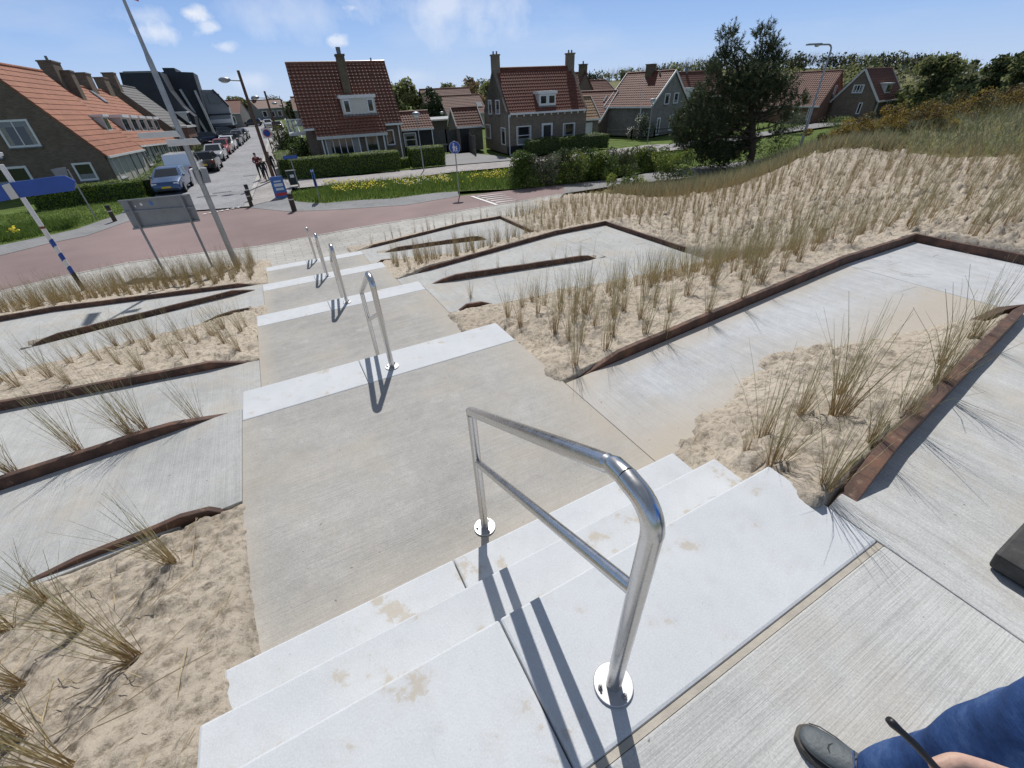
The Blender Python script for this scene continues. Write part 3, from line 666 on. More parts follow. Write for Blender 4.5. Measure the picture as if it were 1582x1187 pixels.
# ------------------------------------------------------------------ marram grass tufts
def tuft_data(seed, n, h, spread, lean=(0, 0), w=.0042):
    r = np.random.default_rng(seed); V = []; F = []
    for i in range(n):
        a = r.uniform(0, 2*math.pi); rad = r.uniform(0, .035)*(h/.6); base = np.array([rad*math.cos(a), rad*math.sin(a), -.03])
        L = h*r.uniform(.45, 1.08)*(1.15 if r.random() < .1 else 1); sp = abs(r.normal(0, spread)); a2 = a+r.normal(0, .6)
        d = np.array([math.sin(sp)*math.cos(a2)+lean[0], math.sin(sp)*math.sin(a2)+lean[1], math.cos(sp)]); d /= np.linalg.norm(d)
        bend = r.normal(0, .14)+ (.12 if r.random() < .2 else 0); side = np.array([-math.sin(a2), math.cos(a2), 0]); side = side*math.cos(r.uniform(0, 3))+np.cross(d, side)*math.sin(r.uniform(0, 3))
        hor = np.array([math.cos(a2), math.sin(a2), -.3]); o = len(V); seg = 3; ww = w*r.uniform(.6, 1.2)
        for k in range(seg+1):
            q = k/seg; p = base+d*L*q+hor*bend*L*q*q; wk = ww*(1-.75*q)
            V += [p-side*wk/2, p+side*wk/2]
        for k in range(seg): F.append((o+2*k, o+2*k+1, o+2*k+3, o+2*k+2))
    return np.array(V), np.array(F)
def tuft_mesh(seed, n, h, spread, lean=(0, 0), w=.0042):
    V, F = tuft_data(seed, n, h, spread, lean, w); o = fast_obj('grass_tuft', V, F, 'marram_straw'); me = o.data; bpy.data.objects.remove(o); return me, V, F
near_kinds = [tuft_mesh(100+i, 40+6*i, .62, .13+.04*(i % 3), (0, 0), .0048) for i in range(5)]
mid_kinds = [tuft_mesh(200+i, 30+8*(i % 4), .68, .10+.03*(i % 4), (0, 0), .0048) for i in range(8)]
far_kinds = [tuft_mesh(300+i, 20, .66, .07+.02*(i % 3), (0, 0), .0058) for i in range(6)]
CAMV = CAM
tufts = []            # (size in view, x, y, z, scale, rot, lean, kindlist, label, group)
def vis(x, y, z, pad=60):
    w = np.array([x, y, z+.3])-CAM; zz = w@_f
    if zz < .15: return 0
    u, v = W0/2+FPX*(w@_r)/zz, H0/2+FPX*(w@_d)/zz
    return 1/zz if -pad < u < W0+pad and -pad < v < H0+pad else (1e-4/zz if -500 < u < W0+500 and v < H0+500 else 0)
def put(x, y, sc, label, kinds, group, lean=0, ldir=0, z=None):
    z = zsand(x, y) if z is None else z
    s = vis(x, y, z)
    if s: tufts.append((s*sc, x, y, z, sc, rng.uniform(0, 6.28), lean, ldir, kinds, label, group))
GA = 'dry marram tufts in the near left sand'; GB = 'dry marram tufts in the wedge bed on the right'; GC = 'dry marram tufts planted in rows on the dune'
for (u, v, sc, lb, ln, ld) in [(271, 869, 1.0, 'dense marram tuft beside bent rusty strip at the left landing', .04, 2.8), (122, 973, .95, 'leaning marram tuft left of the loose stems on the near sand', .12, 2.7),
        (204, 1016, 1.05, 'sprawling marram tuft with flat-lying stems in the middle of near sand', .16, 2.9), (31, 1142, 1.15, 'thick marram tuft cut by the left picture edge near bottom', .08, 2.6),
        (100, 1190, 1.1, 'tall leaning marram tuft rooted at the bottom edge of near sand', .1, 2.5), (14, 974, .8, 'small marram tuft at left picture edge above the thick one', .05, 2.8), (66, 930, .7, 'sparse thin marram tuft near left ramp edge on the near sand', .1, 2.8),
        (30, 1060, .9, 'low marram tuft between two larger ones at left picture edge', .2, 3.0)]:
    p = G(u, v, -.45)
    for _ in range(6): p = G(u, v, zsand(p[0], p[1]))
    put(p[0], p[1], sc, lb, near_kinds, GA, ln, ld)
for u, v, sc, lb in [(35, 716, .8, 'feathery marram tuft behind long left steel strip, near picture edge'), (135, 685, 1.0, 'wide feathery marram tuft behind the long left steel strip'), (215, 661, 1.0, 'spreading marram tuft behind left steel strip, left of two close together'),
        (236, 657, .9, 'spreading marram tuft behind left steel strip, right of two close together'), (310, 634, .9, 'marram tuft behind left steel strip closest to the landing'), (-40, 735, .8, 'marram tuft behind left steel strip cut by picture edge')]:
    p = G(u, v, -.68); put(p[0], 3.96, sc*1.05, lb, near_kinds[2:], 'dry marram tufts between the near left ramps', .2, 2.6, zsand(p[0], 3.94))
bl = ['tangled marram tuft at the top of the white steps', 'tall marram tuft beside the near end of stout edging', 'broad marram tuft in the middle of the right wedge bed', 'thin marram tuft against the stout edging', 'bushy marram tuft left of the wedge bed centre', 'slim marram tuft behind the broad one in wedge bed',
      'tall split marram tuft against edging in wedge bed', 'tallest marram tuft near the far tip of wedge bed', 'marram tuft leaning over the edging near wedge bed tip', 'last marram tuft at the far tip of wedge bed', 'loose marram tuft at the ramp side of wedge bed', 'low marram tuft near the second white step']
for i, (u, v, sc) in enumerate([(1195, 716, .95), (1273, 757, .85), (1292, 645, 1.15), (1346, 686, .7), (1176, 680, .95), (1298, 612, .8), (1404, 640, .9), (1447, 597, 1.15), (1453, 562, .8), (1505, 522, 1.0), (1235, 640, .8), (1150, 700, .5)]):
    p = G(u, v, -.3)
    for _ in range(6): p = G(u, v, zsand(p[0], p[1]))
    put(p[0], p[1], sc*1.12, bl[i], near_kinds, GB, .05, 1.5)
lc = ['dry marram tuft in the right planted bed between the near and second ramps', 'dry marram tuft in the left planted bed below the second left ramp', 'small marram tuft in the bed between farther right ramps and lowest ramps', 'small marram tuft on the left bed around the sign posts', 'dry marram tuft on the open dune right of the ramps', 'small marram tuft along the paving behind the lowest right-hand edging', 'thin marram tuft on the strip between two ramps right of the steps']
ex = [(803, 503, .85), (857, 517, 1.15), (807, 475, .8), (822, 466, .8), (888, 564, 1.0), (936, 540, 1.0), (947, 521, 1.0), (994, 537, .9), (1029, 513, .9), (944, 459, 1.0), (952, 472, .9), (996, 459, 1.1), (904, 489, 1.25), (1031, 440, .9), (1063, 454, 1.15), (1101, 440, 1.1), (1094, 483, .8), (1145, 462, 1.0), (1174, 440, 1.1), (728, 468, .8), (1010, 478, .8), (1132, 425, 1.0), (1208, 422, 1.0), (1235, 405, 1.0), (1070, 420, 1.0)]
done = []
for u, v, sc in ex:
    p = G(u, v, -.9)
    for _ in range(8): p = G(u, v, zsand(p[0], p[1]))
    put(p[0], p[1], sc, lc[0], mid_kinds, GC, .05, 1.0); done.append(p[:2])
for u, v in [(81, 587), (108, 594), (40, 581), (110, 562), (127, 551), (154, 558), (186, 566), (220, 573), (230, 543), (268, 552), (292, 556), (306, 528), (237, 524), (283, 528), (327, 516), (348, 532), (369, 543), (373, 513), (381, 505), (20, 565), (66, 560), (5, 590), (180, 535), (205, 530), (345, 508), (150, 540), (30, 600)]:
    p = G(u, v, -1.4)
    for _ in range(8): p = G(u, v, zsand(p[0], p[1]))
    if 6.0 < p[1] < 9.5: put(p[0], p[1], rng.uniform(.8, 1.15), lc[1], mid_kinds, 'dry marram tufts in the left planted bed', .1, 2.6)
def fill(x0, x1, y0, y1, step, kinds, label, group, ok=lambda x, y: True, smin=.75, smax=1.1):
    for x in np.arange(x0, x1, step):
        for y in np.arange(y0, y1, step):
            a, b = x+rng.normal(0, step*.2), y+rng.normal(0, step*.2)
            if ok(a, b) and x0 <= a <= x1 and y0 <= b <= y1: put(a, b, rng.uniform(smin, smax), label, kinds, group, rng.uniform(0, .12), rng.uniform(0, 6.28))
far_from = lambda x, y: all((x-p[0])**2+(y-p[1])**2 > .07 for p in done)
fill(-3.6, -1.3, .5, 2.4, .62, near_kinds, 'dry marram tuft on the near left sand', GA, lambda x, y: vis(x, y, -.5) < .001)
fill(4.6, 7.9, 2.95, 5.75, .33, mid_kinds, lc[0], GC, far_from)
fill(2.4, 4.7, 3.1, 5.8, .40, mid_kinds, lc[0], GC, far_from)
fill(2.3, 7.8, 9.7, 12.45, .43, mid_kinds, lc[2], 'marram tufts in the far right bed')
for x in np.arange(2.6, 5.9, .5): put(x+rng.normal(0, .1), 7.38, .75, lc[6], far_kinds, 'marram tufts between the right ramps')
for x in np.arange(2.7, 6.0, .45): put(x+rng.normal(0, .1), 13.72+.117*(x-2.5), .7, lc[6], far_kinds, 'marram tufts between the right ramps')
fill(2.4, 11.5, 16.25, 16.95, .4, far_kinds, lc[5], 'marram tufts along the paving edge')
fill(-8.2, -1.1, 13.0, 17.0, .36, mid_kinds, lc[3], 'marram tufts round the sign posts', smin=.8, smax=1.3)
def dune_ok(x, y):
    return x < np.interp(y, [-4, 0, 4.9, 8.2, 11.6, 12.5, 13.2, 14.5, 18.4], [17, 18, 19.5, 21.3, 20.3, 19.9, 18.4, 17.6, 17])+.4 and zsand(x, y) > -3.15
fill(8.15, 21.6, -1.5, 18.5, .40, far_kinds, lc[4], GC, lambda x, y: dune_ok(x, y) , .55, 1.3)
tufts.sort(key=lambda t: -t[0])
def tuft_matrix(t):
    m = Matrix.Translation((t[1], t[2], t[3]))
    if t[6]: m = m @ Matrix.Rotation(t[6], 4, Vector((-math.sin(t[7]), math.cos(t[7]), 0)))
    return m @ Matrix.Rotation(t[5], 4, 'Z') @ Matrix.Scale(t[4], 4)
SV, SF, off = [], [], 0
for i, t in enumerate(tufts):
    kd = t[8][i % len(t[8])]
    if i < 295:
        o = bpy.data.objects.new('grass_tuft', kd[0]); col.objects.link(o); o.matrix_world = tuft_matrix(t); tag(o, t[9], 'grass tuft', t[10])
    else:
        m = np.array(tuft_matrix(t)); SV.append(kd[1]@m[:3, :3].T+m[:3, 3]); SF.append(kd[2]+off); off += len(kd[1])
print('tufts', len(tufts))
bladegrad('marram_far', (.36, .28, .14), (.36, .28, .14), (.36, .28, .14), 1)
if SV: tag(fast_obj('distant_marram', np.concatenate(SV), np.concatenate(SF), 'marram_far'), 'rows of small dry marram tufts covering the far part of the dune', 'grass', kind='stuff')
# loose straw lying on sand and slabs
def litter(n, x0, x1, y0, y1, zf, Lm=.3):
    V, F = [], []
    for i in range(n):
        x, y, a, L = rng.uniform(x0, x1), rng.uniform(y0, y1), rng.uniform(0, 3.14), rng.uniform(.08, Lm)
        d = np.array([math.cos(a), math.sin(a)])*L; s = np.array([-math.sin(a), math.cos(a)])*.0013
        bw_ = rng.normal(0, 2)
        pts = [(np.array([x, y])+d*q+s*6*math.sin(q*3)*bw_) for q in (0, .5, 1)]
        o = len(V)
        for k, p in enumerate(pts):
            z = zf(p[0], p[1])+.008+.02*rng.random()
            V += [(p[0]-s[0], p[1]-s[1], z), (p[0]+s[0], p[1]+s[1], z+.003)]
        F += [(o, o+1, o+3, o+2), (o+2, o+3, o+5, o+4)]
    return V, F
LV, LF = [], []
for args in [(110, -2.2, -.9, .2, 2.5, zsand, .45), (70, 2.0, 5.0, .7, 1.7, zsand, .3), (60, 2.1, 6, 2.8, 5.5, zsand, .25), (40, -4, -1, 6.1, 9.2, zsand, .25), (20, 6, 7.6, 7.5, 9.2, lambda x, y: -1.47, .5), (14, 6, 7.8, 1.8, 2.6, lambda x, y: -.3, .3)]:
    v, f = litter(*args); LF += [tuple(i+len(LV) for i in q) for q in f]; LV += v
tag(fast_obj('straw_litter', LV, LF, 'straw_litter'), 'loose dry stems scattered over the sand', 'straw', kind='stuff')
# ================================================================== street level
ZS = -3.2
def P3(u, v, z=ZS): return tuple(G(u, v, z))
def strip(name, near, far, mat, zn=0, split=None):
    V = near+far; n = len(near); m = MB()
    m.add(V, [(i, i+1, n+i+1, n+i) for i in range(n-1)]); return struct(m.obj(name, mat))
def patch(name, pts, mat, z=ZS, px=True):
    m = MB(); P = [P3(*p, z) for p in pts] if px else [(x, y, z) for x, y in pts]
    m.add(P, [tuple(range(len(P)))]); o = m.obj(name, mat)
    if o.data.polygons[0].normal.z < 0: o.data.flip_normals()
    return struct(o)
g = MB(); g.add([(-900, -300, -3.34), (900, -300, -3.34), (900, 1500, -3.34), (-900, 1500, -3.34)], [(0, 1, 2, 3)]); struct(g.obj('ground', 'lawn'))
near_px = [(-150, 488), (0, 451), (100, 427), (200, 406), (300, 393), (400, 381), (480, 366), (555, 352), (650, 337), (730, 323), (800, 312), (872, 299)]
far_px = [(-150, 436), (0, 395), (81, 375), (135, 364), (195, 343), (240, 332), (385, 321), (447, 327), (520, 324), (627, 317), (709, 303), (872, 285)]
Nn = [P3(u, v, -3.13) for u, v in near_px]; Ff = [P3(u, v, -3.2) for u, v in far_px]
strip('red_road', Nn, Ff, 'red_asphalt')
strip('grey_road', [Nn[-1], (18, 20.8, -3.16), (25, 19.8, -3.2), (40, 17, -3.2), (70, 10, -3.2)], [Ff[-1], P3(950, 277), P3(1010, 266), (40, 21.2, -3.2), (70, 14.5, -3.2)], 'grey_asphalt')
# pale paving between the foot of the steps and the road, sloping to the kerb
def pave_pt(p): return (p[0], p[1], p[2]+.012)
inner = [(-14, 17.2, -2.94), (-9, 17.2, -2.94), (-7, 17.2, -2.94), (-5, 17.2, -2.94), (-3, 17.2, -2.94), (-1.0, 17.0, -2.94), (-.86, 14.70, -2.918), (2.1, 14.70, -2.918), (2.2, 16.2, -2.935), (4.5, 16.85, -2.95), (9, 16.95, -2.95), (12, 18.4, -3.05)]
strip('paving', inner, [pave_pt((Nn[0][0]-3, Nn[0][1], Nn[0][2]))]+[pave_pt(p) for p in Nn[1:]], 'pale_paving')
m = MB()
for a, b in zip(Nn[:-1], Nn[1:]):
    d = np.array(b)-np.array(a); n = np.array([d[1], -d[0], 0]); n /= np.linalg.norm(n); a, b = np.array(a), np.array(b); up = np.array([0, 0, .03])
    m.hexa([a-(0, 0, .1), b-(0, 0, .1), b+n*.12-(0, 0, .1), a+n*.12-(0, 0, .1), a+up, b+up, b+n*.12+up, a+n*.12+up])
struct(m.obj('kerb', 'pale_paving'))
# apron, footpath, side street
patch('corner_paving', [(385, 321), (447, 327), (520, 324), (627, 317), (709, 303), (707, 296), (674, 298), (604, 307), (557, 309), (501, 314), (475, 313), (456, 310), (448, 300), (452, 290), (500, 286), (470, 278), (430, 262), (412, 262)], 'grey_apron', ZS+.012)
patch('street', [(-6.9, 37.5), (-6.4, 32.2), (-4.3, 30.2), (-1.42, 29.2), (-.02, 46.6), (1.5, 72), (2.95, 99.4), (5.5, 150), (9, 230), (2, 230), (-1, 150), (-3.5, 99), (-5.5, 60), (-7.0, 46)], 'street_brick', ZS+.02, False)
patch('footpath', [(-1.40, 29.2), (0, 46.6), (1.52, 72), (2.97, 99.4), (5.5, 150), (8, 150), (5.5, 99), (3.5, 72), (2.1, 46.6), (1.0, 37.0), (.95, 31.0)], 'footpath_brick', ZS+.03, False)
patch('gutter_line', [(-1.66, 29.3), (-1.42, 29.2), (-.02, 46.6), (1.5, 72), (2.95, 99.4), (2.65, 99.4), (1.2, 72), (-.3, 46.6)], 'pale_paving', ZS+.035, False)
patch('footpath', [(455, 291), (520, 285), (620, 276.5), (700, 266), (800, 257), (900, 247), (1000, 237), (1060, 230), (1060, 222), (1000, 224), (900, 237), (800, 248), (690, 257), (620, 264), (560, 271), (440, 279)], 'footpath_brick', ZS+.02)
patch('driveway', [(686, 256), (800, 247), (770, 241), (722, 236), (688, 238)], 'grey_asphalt', ZS+.03)
patch('garden_path', [(792, 249), (830, 245), (800, 237), (787, 239)], 'pale_paving', ZS+.035)
patch('lane', [(1000, 231), (1060, 226), (1130, 219), (1200, 207), (1275, 196), (1330, 190), (1330, 186), (1270, 189), (1200, 201), (1130, 211), (1060, 218)], 'grey_asphalt', ZS+.04)
patch('footpath', [(-150, 436), (0, 395), (81, 375), (135, 364), (195, 343), (240, 332), (255, 318), (188, 330), (152, 342), (118, 354), (54, 368), (0, 379), (-150, 415)], 'grey_apron', ZS+.012)
# shark teeth where the side street meets the red road
teeth = MB(); A, B = np.array(P3(312, 331, ZS+.045)), np.array(P3(372, 319, ZS+.045)); d = (B-A)/7
nrm = np.array([d[1], -d[0], 0])*.75
for i in range(7): teeth.add([A+d*i, A+d*(i+.8), A+d*(i+.4)+nrm], [(0, 1, 2)])
o = struct(teeth.obj('give_way_marking', 'road_paint'))
# white ladder marking on the ramped edge of the red road
m = MB(); A, B = np.array(P3(727, 304, -3.17)), np.array(P3(786, 324, -3.12)); u = (B-A)/np.linalg.norm(B-A); n = np.array([-u[1], u[0], 0])
up = np.array([0, 0, .012])
m.add([A+up, B+up, B+n*.16+up, A+n*.16+up], [(0, 1, 2, 3)])
L = np.linalg.norm(B-A)
for i in range(8):
    p = A+u*L*(i+.5)/8+n*.3+up; ex = np.array([1, -.12, 0]); ey = np.array([.12, 1, 0])*.07
    m.add([p-ey, p+ex*(1.5-.08*i)-ey*.3, p+ex*(1.5-.08*i)+ey*.3, p+ey], [(0, 1, 2, 3)])
struct(m.obj('road_marking', 'road_paint'))
m = MB(); A = np.array(P3(640, 349, -3.1)); B = np.array(P3(700, 339, -3.1))
m.add([A+(0, 0, .02), B+(0, 0, .02), B+(.05, .3, .02), A+(.05, .3, .02)], [(0, 1, 2, 3)]); struct(m.obj('kerb_marking', 'road_paint'))
for (u, v) in ((343, 297), (320, 303), (388, 271)):
    p = P3(u, v, ZS+.03); s_ = MB().box(-.55, .55, -.2, .2, 0, .012).obj('drain_cover', 'lead', loc=p); struct(s_)

# grass cover made of blades
def blades(n, poly, h, w, zf, mats, name, label, weights=None, lean=.35, seed=1, dens=None):
    r = np.random.default_rng(seed); P = np.array([p[:2] for p in poly]); lo, hi = P.min(0), P.max(0); pts = []
    X = r.uniform(lo, hi, (n*4, 2)); ins = np.zeros(len(X), bool); j = len(P)-1
    for i in range(len(P)):
        c = (P[i, 1] > X[:, 1]) != (P[j, 1] > X[:, 1])
        with np.errstate(divide='ignore', invalid='ignore'): ins ^= c & (X[:, 0] < (P[j, 0]-P[i, 0])*(X[:, 1]-P[i, 1])/(P[j, 1]-P[i, 1]+1e-12)+P[i, 0])
        j = i
    X = X[ins]
    if dens is not None: X = X[r.random(len(X)) < dens(X[:, 0], X[:, 1])]
    X = X[:n]; k = len(X); z = zf(X[:, 0], X[:, 1])
    a = r.uniform(0, 6.28, k); hh = h*r.uniform(.4, 1.15, k)*(.55+.9*fbm(X[:, 0]*.8, X[:, 1]*.8, 5)); ln = r.normal(0, lean, (k, 2))*hh[:, None]
    sx, sy = np.cos(a)*w/2, np.sin(a)*w/2
    V = np.zeros((k, 3, 3)); V[:, 0] = np.stack([X[:, 0]-sx, X[:, 1]-sy, z], 1); V[:, 1] = np.stack([X[:, 0]+sx, X[:, 1]+sy, z], 1); V[:, 2] = np.stack([X[:, 0]+ln[:, 0], X[:, 1]+ln[:, 1], z+hh], 1)
    mi = r.choice(len(mats), k, p=weights) if weights is not None else np.zeros(k)
    o = fast_obj(name, V.reshape(-1, 3), np.arange(3*k).reshape(-1, 3), mats, mi=mi)
    return tag(o, label, 'grass', kind='stuff')
flatz = lambda x, y: np.full(len(x), ZS)
verge = [P3(u, v) for u, v in [(448, 302), (456, 311), (475, 313), (501, 314), (557, 309), (604, 307), (674, 298), (740, 294), (800, 292), (860, 286), (1000, 266), (1040, 258), (1060, 236), (900, 250), (800, 262), (700, 271), (620, 279), (520, 287)]]
patch('verge', [(448, 302), (456, 311), (475, 313), (501, 314), (557, 309), (604, 307), (674, 298), (740, 294), (800, 292), (860, 286), (1000, 266), (1040, 258), (1060, 236), (900, 250), (800, 262), (700, 271), (620, 279), (520, 287)], 'lawn', ZS+.016)
blades(22000, verge, .34, .05, flatz, ['verge_grass', 'lime_leaf', 'hedge_leaf'], 'verge_grass', 'long green grass on the roadside verge', [.6, .2, .2])
fl = [P3(u, v) for u, v in [(498, 288), (520, 303), (600, 297), (700, 289), (798, 283), (800, 270), (700, 277), (620, 285), (540, 287)]]
blades(2600, fl, .45, .02, flatz, ['verge_grass'], 'flower_stems', 'flower stems on the verge', seed=5)
def flowers(n, poly, hz, r0, mat, label, seed, dens=None):
    r = np.random.default_rng(seed); P = np.array([p[:2] for p in poly]); lo, hi = P.min(0), P.max(0); X = r.uniform(lo, hi, (n*5, 2)); ins = np.zeros(len(X), bool); j = len(P)-1
    for i in range(len(P)):
        c = (P[i, 1] > X[:, 1]) != (P[j, 1] > X[:, 1]); ins ^= c & (X[:, 0] < (P[j, 0]-P[i, 0])*(X[:, 1]-P[i, 1])/(P[j, 1]-P[i, 1]+1e-12)+P[i, 0]); j = i
    X = X[ins]; X = X[fbm(X[:, 0]*.9, X[:, 1]*.9, seed) > .47][:n]; V = []; F = []
    for x, y in X:
        z = ZS+hz*r.uniform(.6, 1.2); s = r0*r.uniform(.6, 1.3); o = len(V); t = r.normal(0, .5, 2)
        for k in range(6): V.append((x+s*math.cos(k*1.047), y+s*math.sin(k*1.047), z+s*(t[0]*math.cos(k*1.047)+t[1]*math.sin(k*1.047))))
        F.append(tuple(range(o, o+6)))
    m = MB(); m.add(V, F); return tag(m.obj('verge_flowers', mat), label, 'flowers', kind='stuff')
flowers(1000, fl, .40, .036, 'petal_yellow', 'yellow flowers scattered through the roadside verge grass', 3)
flowers(130, [P3(u, v) for u, v in [(600, 284), (620, 296), (700, 288), (690, 278)]], .42, .035, 'petal_white', 'small white flowers among yellow ones on the verge', 8)
lawn_px = [(-120, 405), (0, 379), (54, 368), (118, 354), (152, 342), (188, 330), (240, 318), (235, 305), (180, 308), (100, 318), (0, 335), (-120, 360)]
patch('corner_lawn', lawn_px, 'lawn', ZS+.016)
blades(9000, [P3(*p) for p in lawn_px], .13, .045, flatz, ['verge_grass', 'lime_leaf'], 'corner_grass', 'short green grass on the corner lawn at left', [.75, .25], seed=7)
blades(2600, [P3(*p) for p in [(-60, 392), (0, 377), (55, 366), (118, 352), (125, 340), (70, 345), (0, 360), (-60, 380)]], .42, .05, flatz, ['hedge_leaf', 'verge_grass'], 'tall_weeds', 'taller weeds along the path edge of the left lawn', [.5, .5], seed=9)
lf = [P3(*p) for p in [(-60, 388), (0, 374), (40, 366), (20, 360), (-60, 372)]]
flowers(120, lf, .35, .06, 'petal_yellow', 'yellow flowers at the edge of the left lawn', 12)
# dune grass and straw beyond the planted sand
def dz(x, y): return tps(x, y)-.02
hill = [(16.5, 18.6), (16.8, 14.6), (18.4, 13.0), (20.2, 12.4), (20.6, 11.4), (21.6, 8.2), (19.8, 4.8), (17.6, 0), (17, -4), (45, -4), (45, 20), (24, 20.2)]
blades(52000, hill, .5, .034, dz, ['dune_grass', 'dune_grass_straw', 'lime_leaf'], 'dune_grass', 'grey green marram covering the old dune at right', [.70, .22, .08], .5, seed=21)
blades(7000, [(15.6, 18.8), (16.2, 14.8), (18.0, 13.0), (20.0, 12.2), (20.4, 11.2), (21.2, 9), (23, 10), (22, 13), (19.5, 15.5), (18.5, 19)], .62, .03, dz, ['dune_grass_straw', 'dune_grass'], 'straw_fringe', 'straw coloured grass fringe along the crest of the sand', [.65, .35], .3, seed=22)

# ------------------------------------------------------------------ signs, posts and lamps near the street
def zsl(x, y): return zsand(x, y)
# striped direction pole with the blue arrow board
p = G(128, 446, -2.9); t = thing('direction_sign', 'blue blank arrow-shaped direction board on white pole with blue stripes', 'direction sign', (p[0], p[1], zsl(p[0], p[1])))
m = MB(); zz = [-.1, .62, .82, 1.02, 1.22, 1.42, 1.62, 3.6]; mats = ['black_plastic', 'sign_blue', 'sign_white', 'sign_blue', 'sign_white', 'sign_blue', 'sign_white']
for i in range(7):       # slanted bands
    n = 18; r0 = .058; V = []
    for zc, sl in ((zz[i], 0 if i == 0 else .05), (zz[i+1], 0 if i == 6 else .05)):
        V += [(r0*math.cos(6.2832*k/n), r0*math.sin(6.2832*k/n), zc+sl*math.cos(6.2832*k/n+.6)) for k in range(n)]
    m.m = i; m.add(V, [(k, (k+1) % n, n+(k+1) % n, n+k) for k in range(n)])
m.m = 6; m.add([(r0*math.cos(6.2832*k/n), r0*math.sin(6.2832*k/n), 3.6) for k in range(n)], [tuple(range(n))])
m.obj('pole', mats, t, auto=40)
zb = t.location.z
def onp(u, v, yy): return PL(u, v, (0, yy, 0), (0, 1, 0))
yy = p[1]-.09
def board(t, name, px, yy, th, mat, lab=None, bev=.01, parent=None):
    o = np.array(t.location); Q = [onp(u, v, yy)-o for u, v in px]
    return MB().prism([tuple(q) for q in Q], (0, th, 0)).obj(name, mat, parent or t, bevel=bev)
bw = board(t, 'board', [(-70, 326), (-70, 296), (22, 281.5), (87, 272.5), (101, 272), (116, 279.5), (115, 294.5), (30, 306)], yy, .05, 'sign_blue', bev=.004)
cl = board(t, 'clamp', [(2, 287), (14, 283), (30, 306), (17, 309)], yy-.035, .03, 'off_white_board')
board(t, 'upper_board', [(-60, 252), (-60, 236), (-14, 233), (3, 236), (5, 241), (-14, 246)], yy, .05, 'sign_white')
MB().lathe([(.066, 1.96), (.066, 2.02)], 16).obj('collar', 'rust', t)
# large sign seen from behind on two legs
a, b = G(252, 412, -2.95), G(330, 411, -2.95); c = (a+b)/2
t = thing('traffic_sign', 'large grey sign board seen from behind on two posts', 'traffic sign', (c[0], c[1], zsl(c[0], c[1])))
o = np.array(t.location); nrm = np.array([b[1]-a[1], -(b[0]-a[0]), 0]); nrm /= np.linalg.norm(nrm)
def onq(u, v, off=0): return PL(u, v, c+nrm*off, nrm)-o
Q = [onq(208, 355), onq(309, 342), onq(292, 300), onq(183, 310)]
bd = MB().prism([tuple(q) for q in Q], -nrm*.03).obj('board', 'sign_back', t, bevel=.01)
for (p0, p1) in (((184, 311), (291, 301)), ((191, 328), (300, 320)), ((207, 353.5), (308, 340.5))):
    MB().bar(onq(*p0)+nrm*.03, onq(*p1)+nrm*.03, .05, .05).obj('rail', 'sign_back', bd)
for (ut, vt, ub, vb, pp) in ((205, 311, 250, 412, a), (281, 303, 328, 411, b)):
    x, y = pp[0]+nrm[0]*.07-o[0], pp[1]+nrm[1]*.07-o[1]
    MB().tube([(x, y, -.2), (x, y, ZAT(vt, pp[0], pp[1])-o[2])], .038, 12).obj('post', 'sign_back', t, auto=40)
for (u, v, r_, mt) in ((218, 316, .05, 'sign_white'), (233, 314, .07, 'info_blue'), (209, 319, .03, 'sign_white')):
    q = onq(u, v, .006)
    MB().add([q+r_*(np.array([nrm[1], -nrm[0], 0])*math.cos(k*.7854)*-1+np.array([0, 0, 1])*math.sin(k*.7854)) for k in range(8)], [tuple(range(8))]).obj('sticker', mt, bd)
# tall lamp column with name boards and a sign box
p = G(368, 416, -2.9); t = thing('light_column', 'tall tapering grey column with two pale name boards and sign box', 'lamp post', (p[0], p[1], zsl(p[0], p[1])))
o = np.array(t.location); zt = ZAT(82, p[0], p[1])-o[2]; z2 = ZAT(4, p[0], p[1])-o[2]
MB().tube([(0, 0, -.2), (0, 0, zt*.5), (0, 0, zt-.15), (0, 0, zt), (0, 0, z2), (0, 0, z2+1.6)], [.085, .075, .068, .05, .036, .03], 16).obj('pole', 'galvanised', t, auto=40)
MB().tube([(0, 0, z2+1.55), (0, .25, z2+1.75), (0, .9, z2+1.85)], [.03, .03, .028], 10).obj('arm', 'galvanised', t, auto=40)
MB().hexa([(-.09, .7, z2+1.8), (.09, .7, z2+1.8), (.13, 1.4, z2+1.83), (-.13, 1.4, z2+1.83), (-.07, .7, z2+1.9), (.07, .7, z2+1.9), (.1, 1.4, z2+1.9), (-.1, 1.4, z2+1.9)]).obj('lamp_head', 'lamp_grey', t, bevel=.02)
tf = MB().prism([(.04, -.02, z2+.1), (.3, -.02, z2+.02), (.3, -.02, z2+.3), (.04, -.02, z2+.35)], (0, .012, 0)).obj('pennant', 'sign_red', t)
yy = p[1]-.1
board(t, 'name_board', [(211, 206), (272, 202), (280, 211.5), (215, 215)], yy, .04, 'off_white_board')
board(t, 'name_board', [(255, 216), (303, 214), (311, 223), (260, 227)], yy, .04, 'off_white_board')
MB().lathe([(.1, ZAT(284, p[0], p[1])-o[2]), (.1, ZAT(262, p[0], p[1])-o[2])], 14).obj('sleeve', 'galvanised', t)
board(t, 'sign_box', [(309, 260), (318, 260), (326, 282), (315, 284)], yy-.02, .2, 'sign_back')
q0 = onp(293, 263, yy)-o
MB().prism([tuple(onp(u, v, yy)-o) for u, v in [(292, 263), (296, 262), (304, 284), (300, 285)]], (0, .35, 0)).obj('side_plate', 'sign_white', t, bevel=.005)
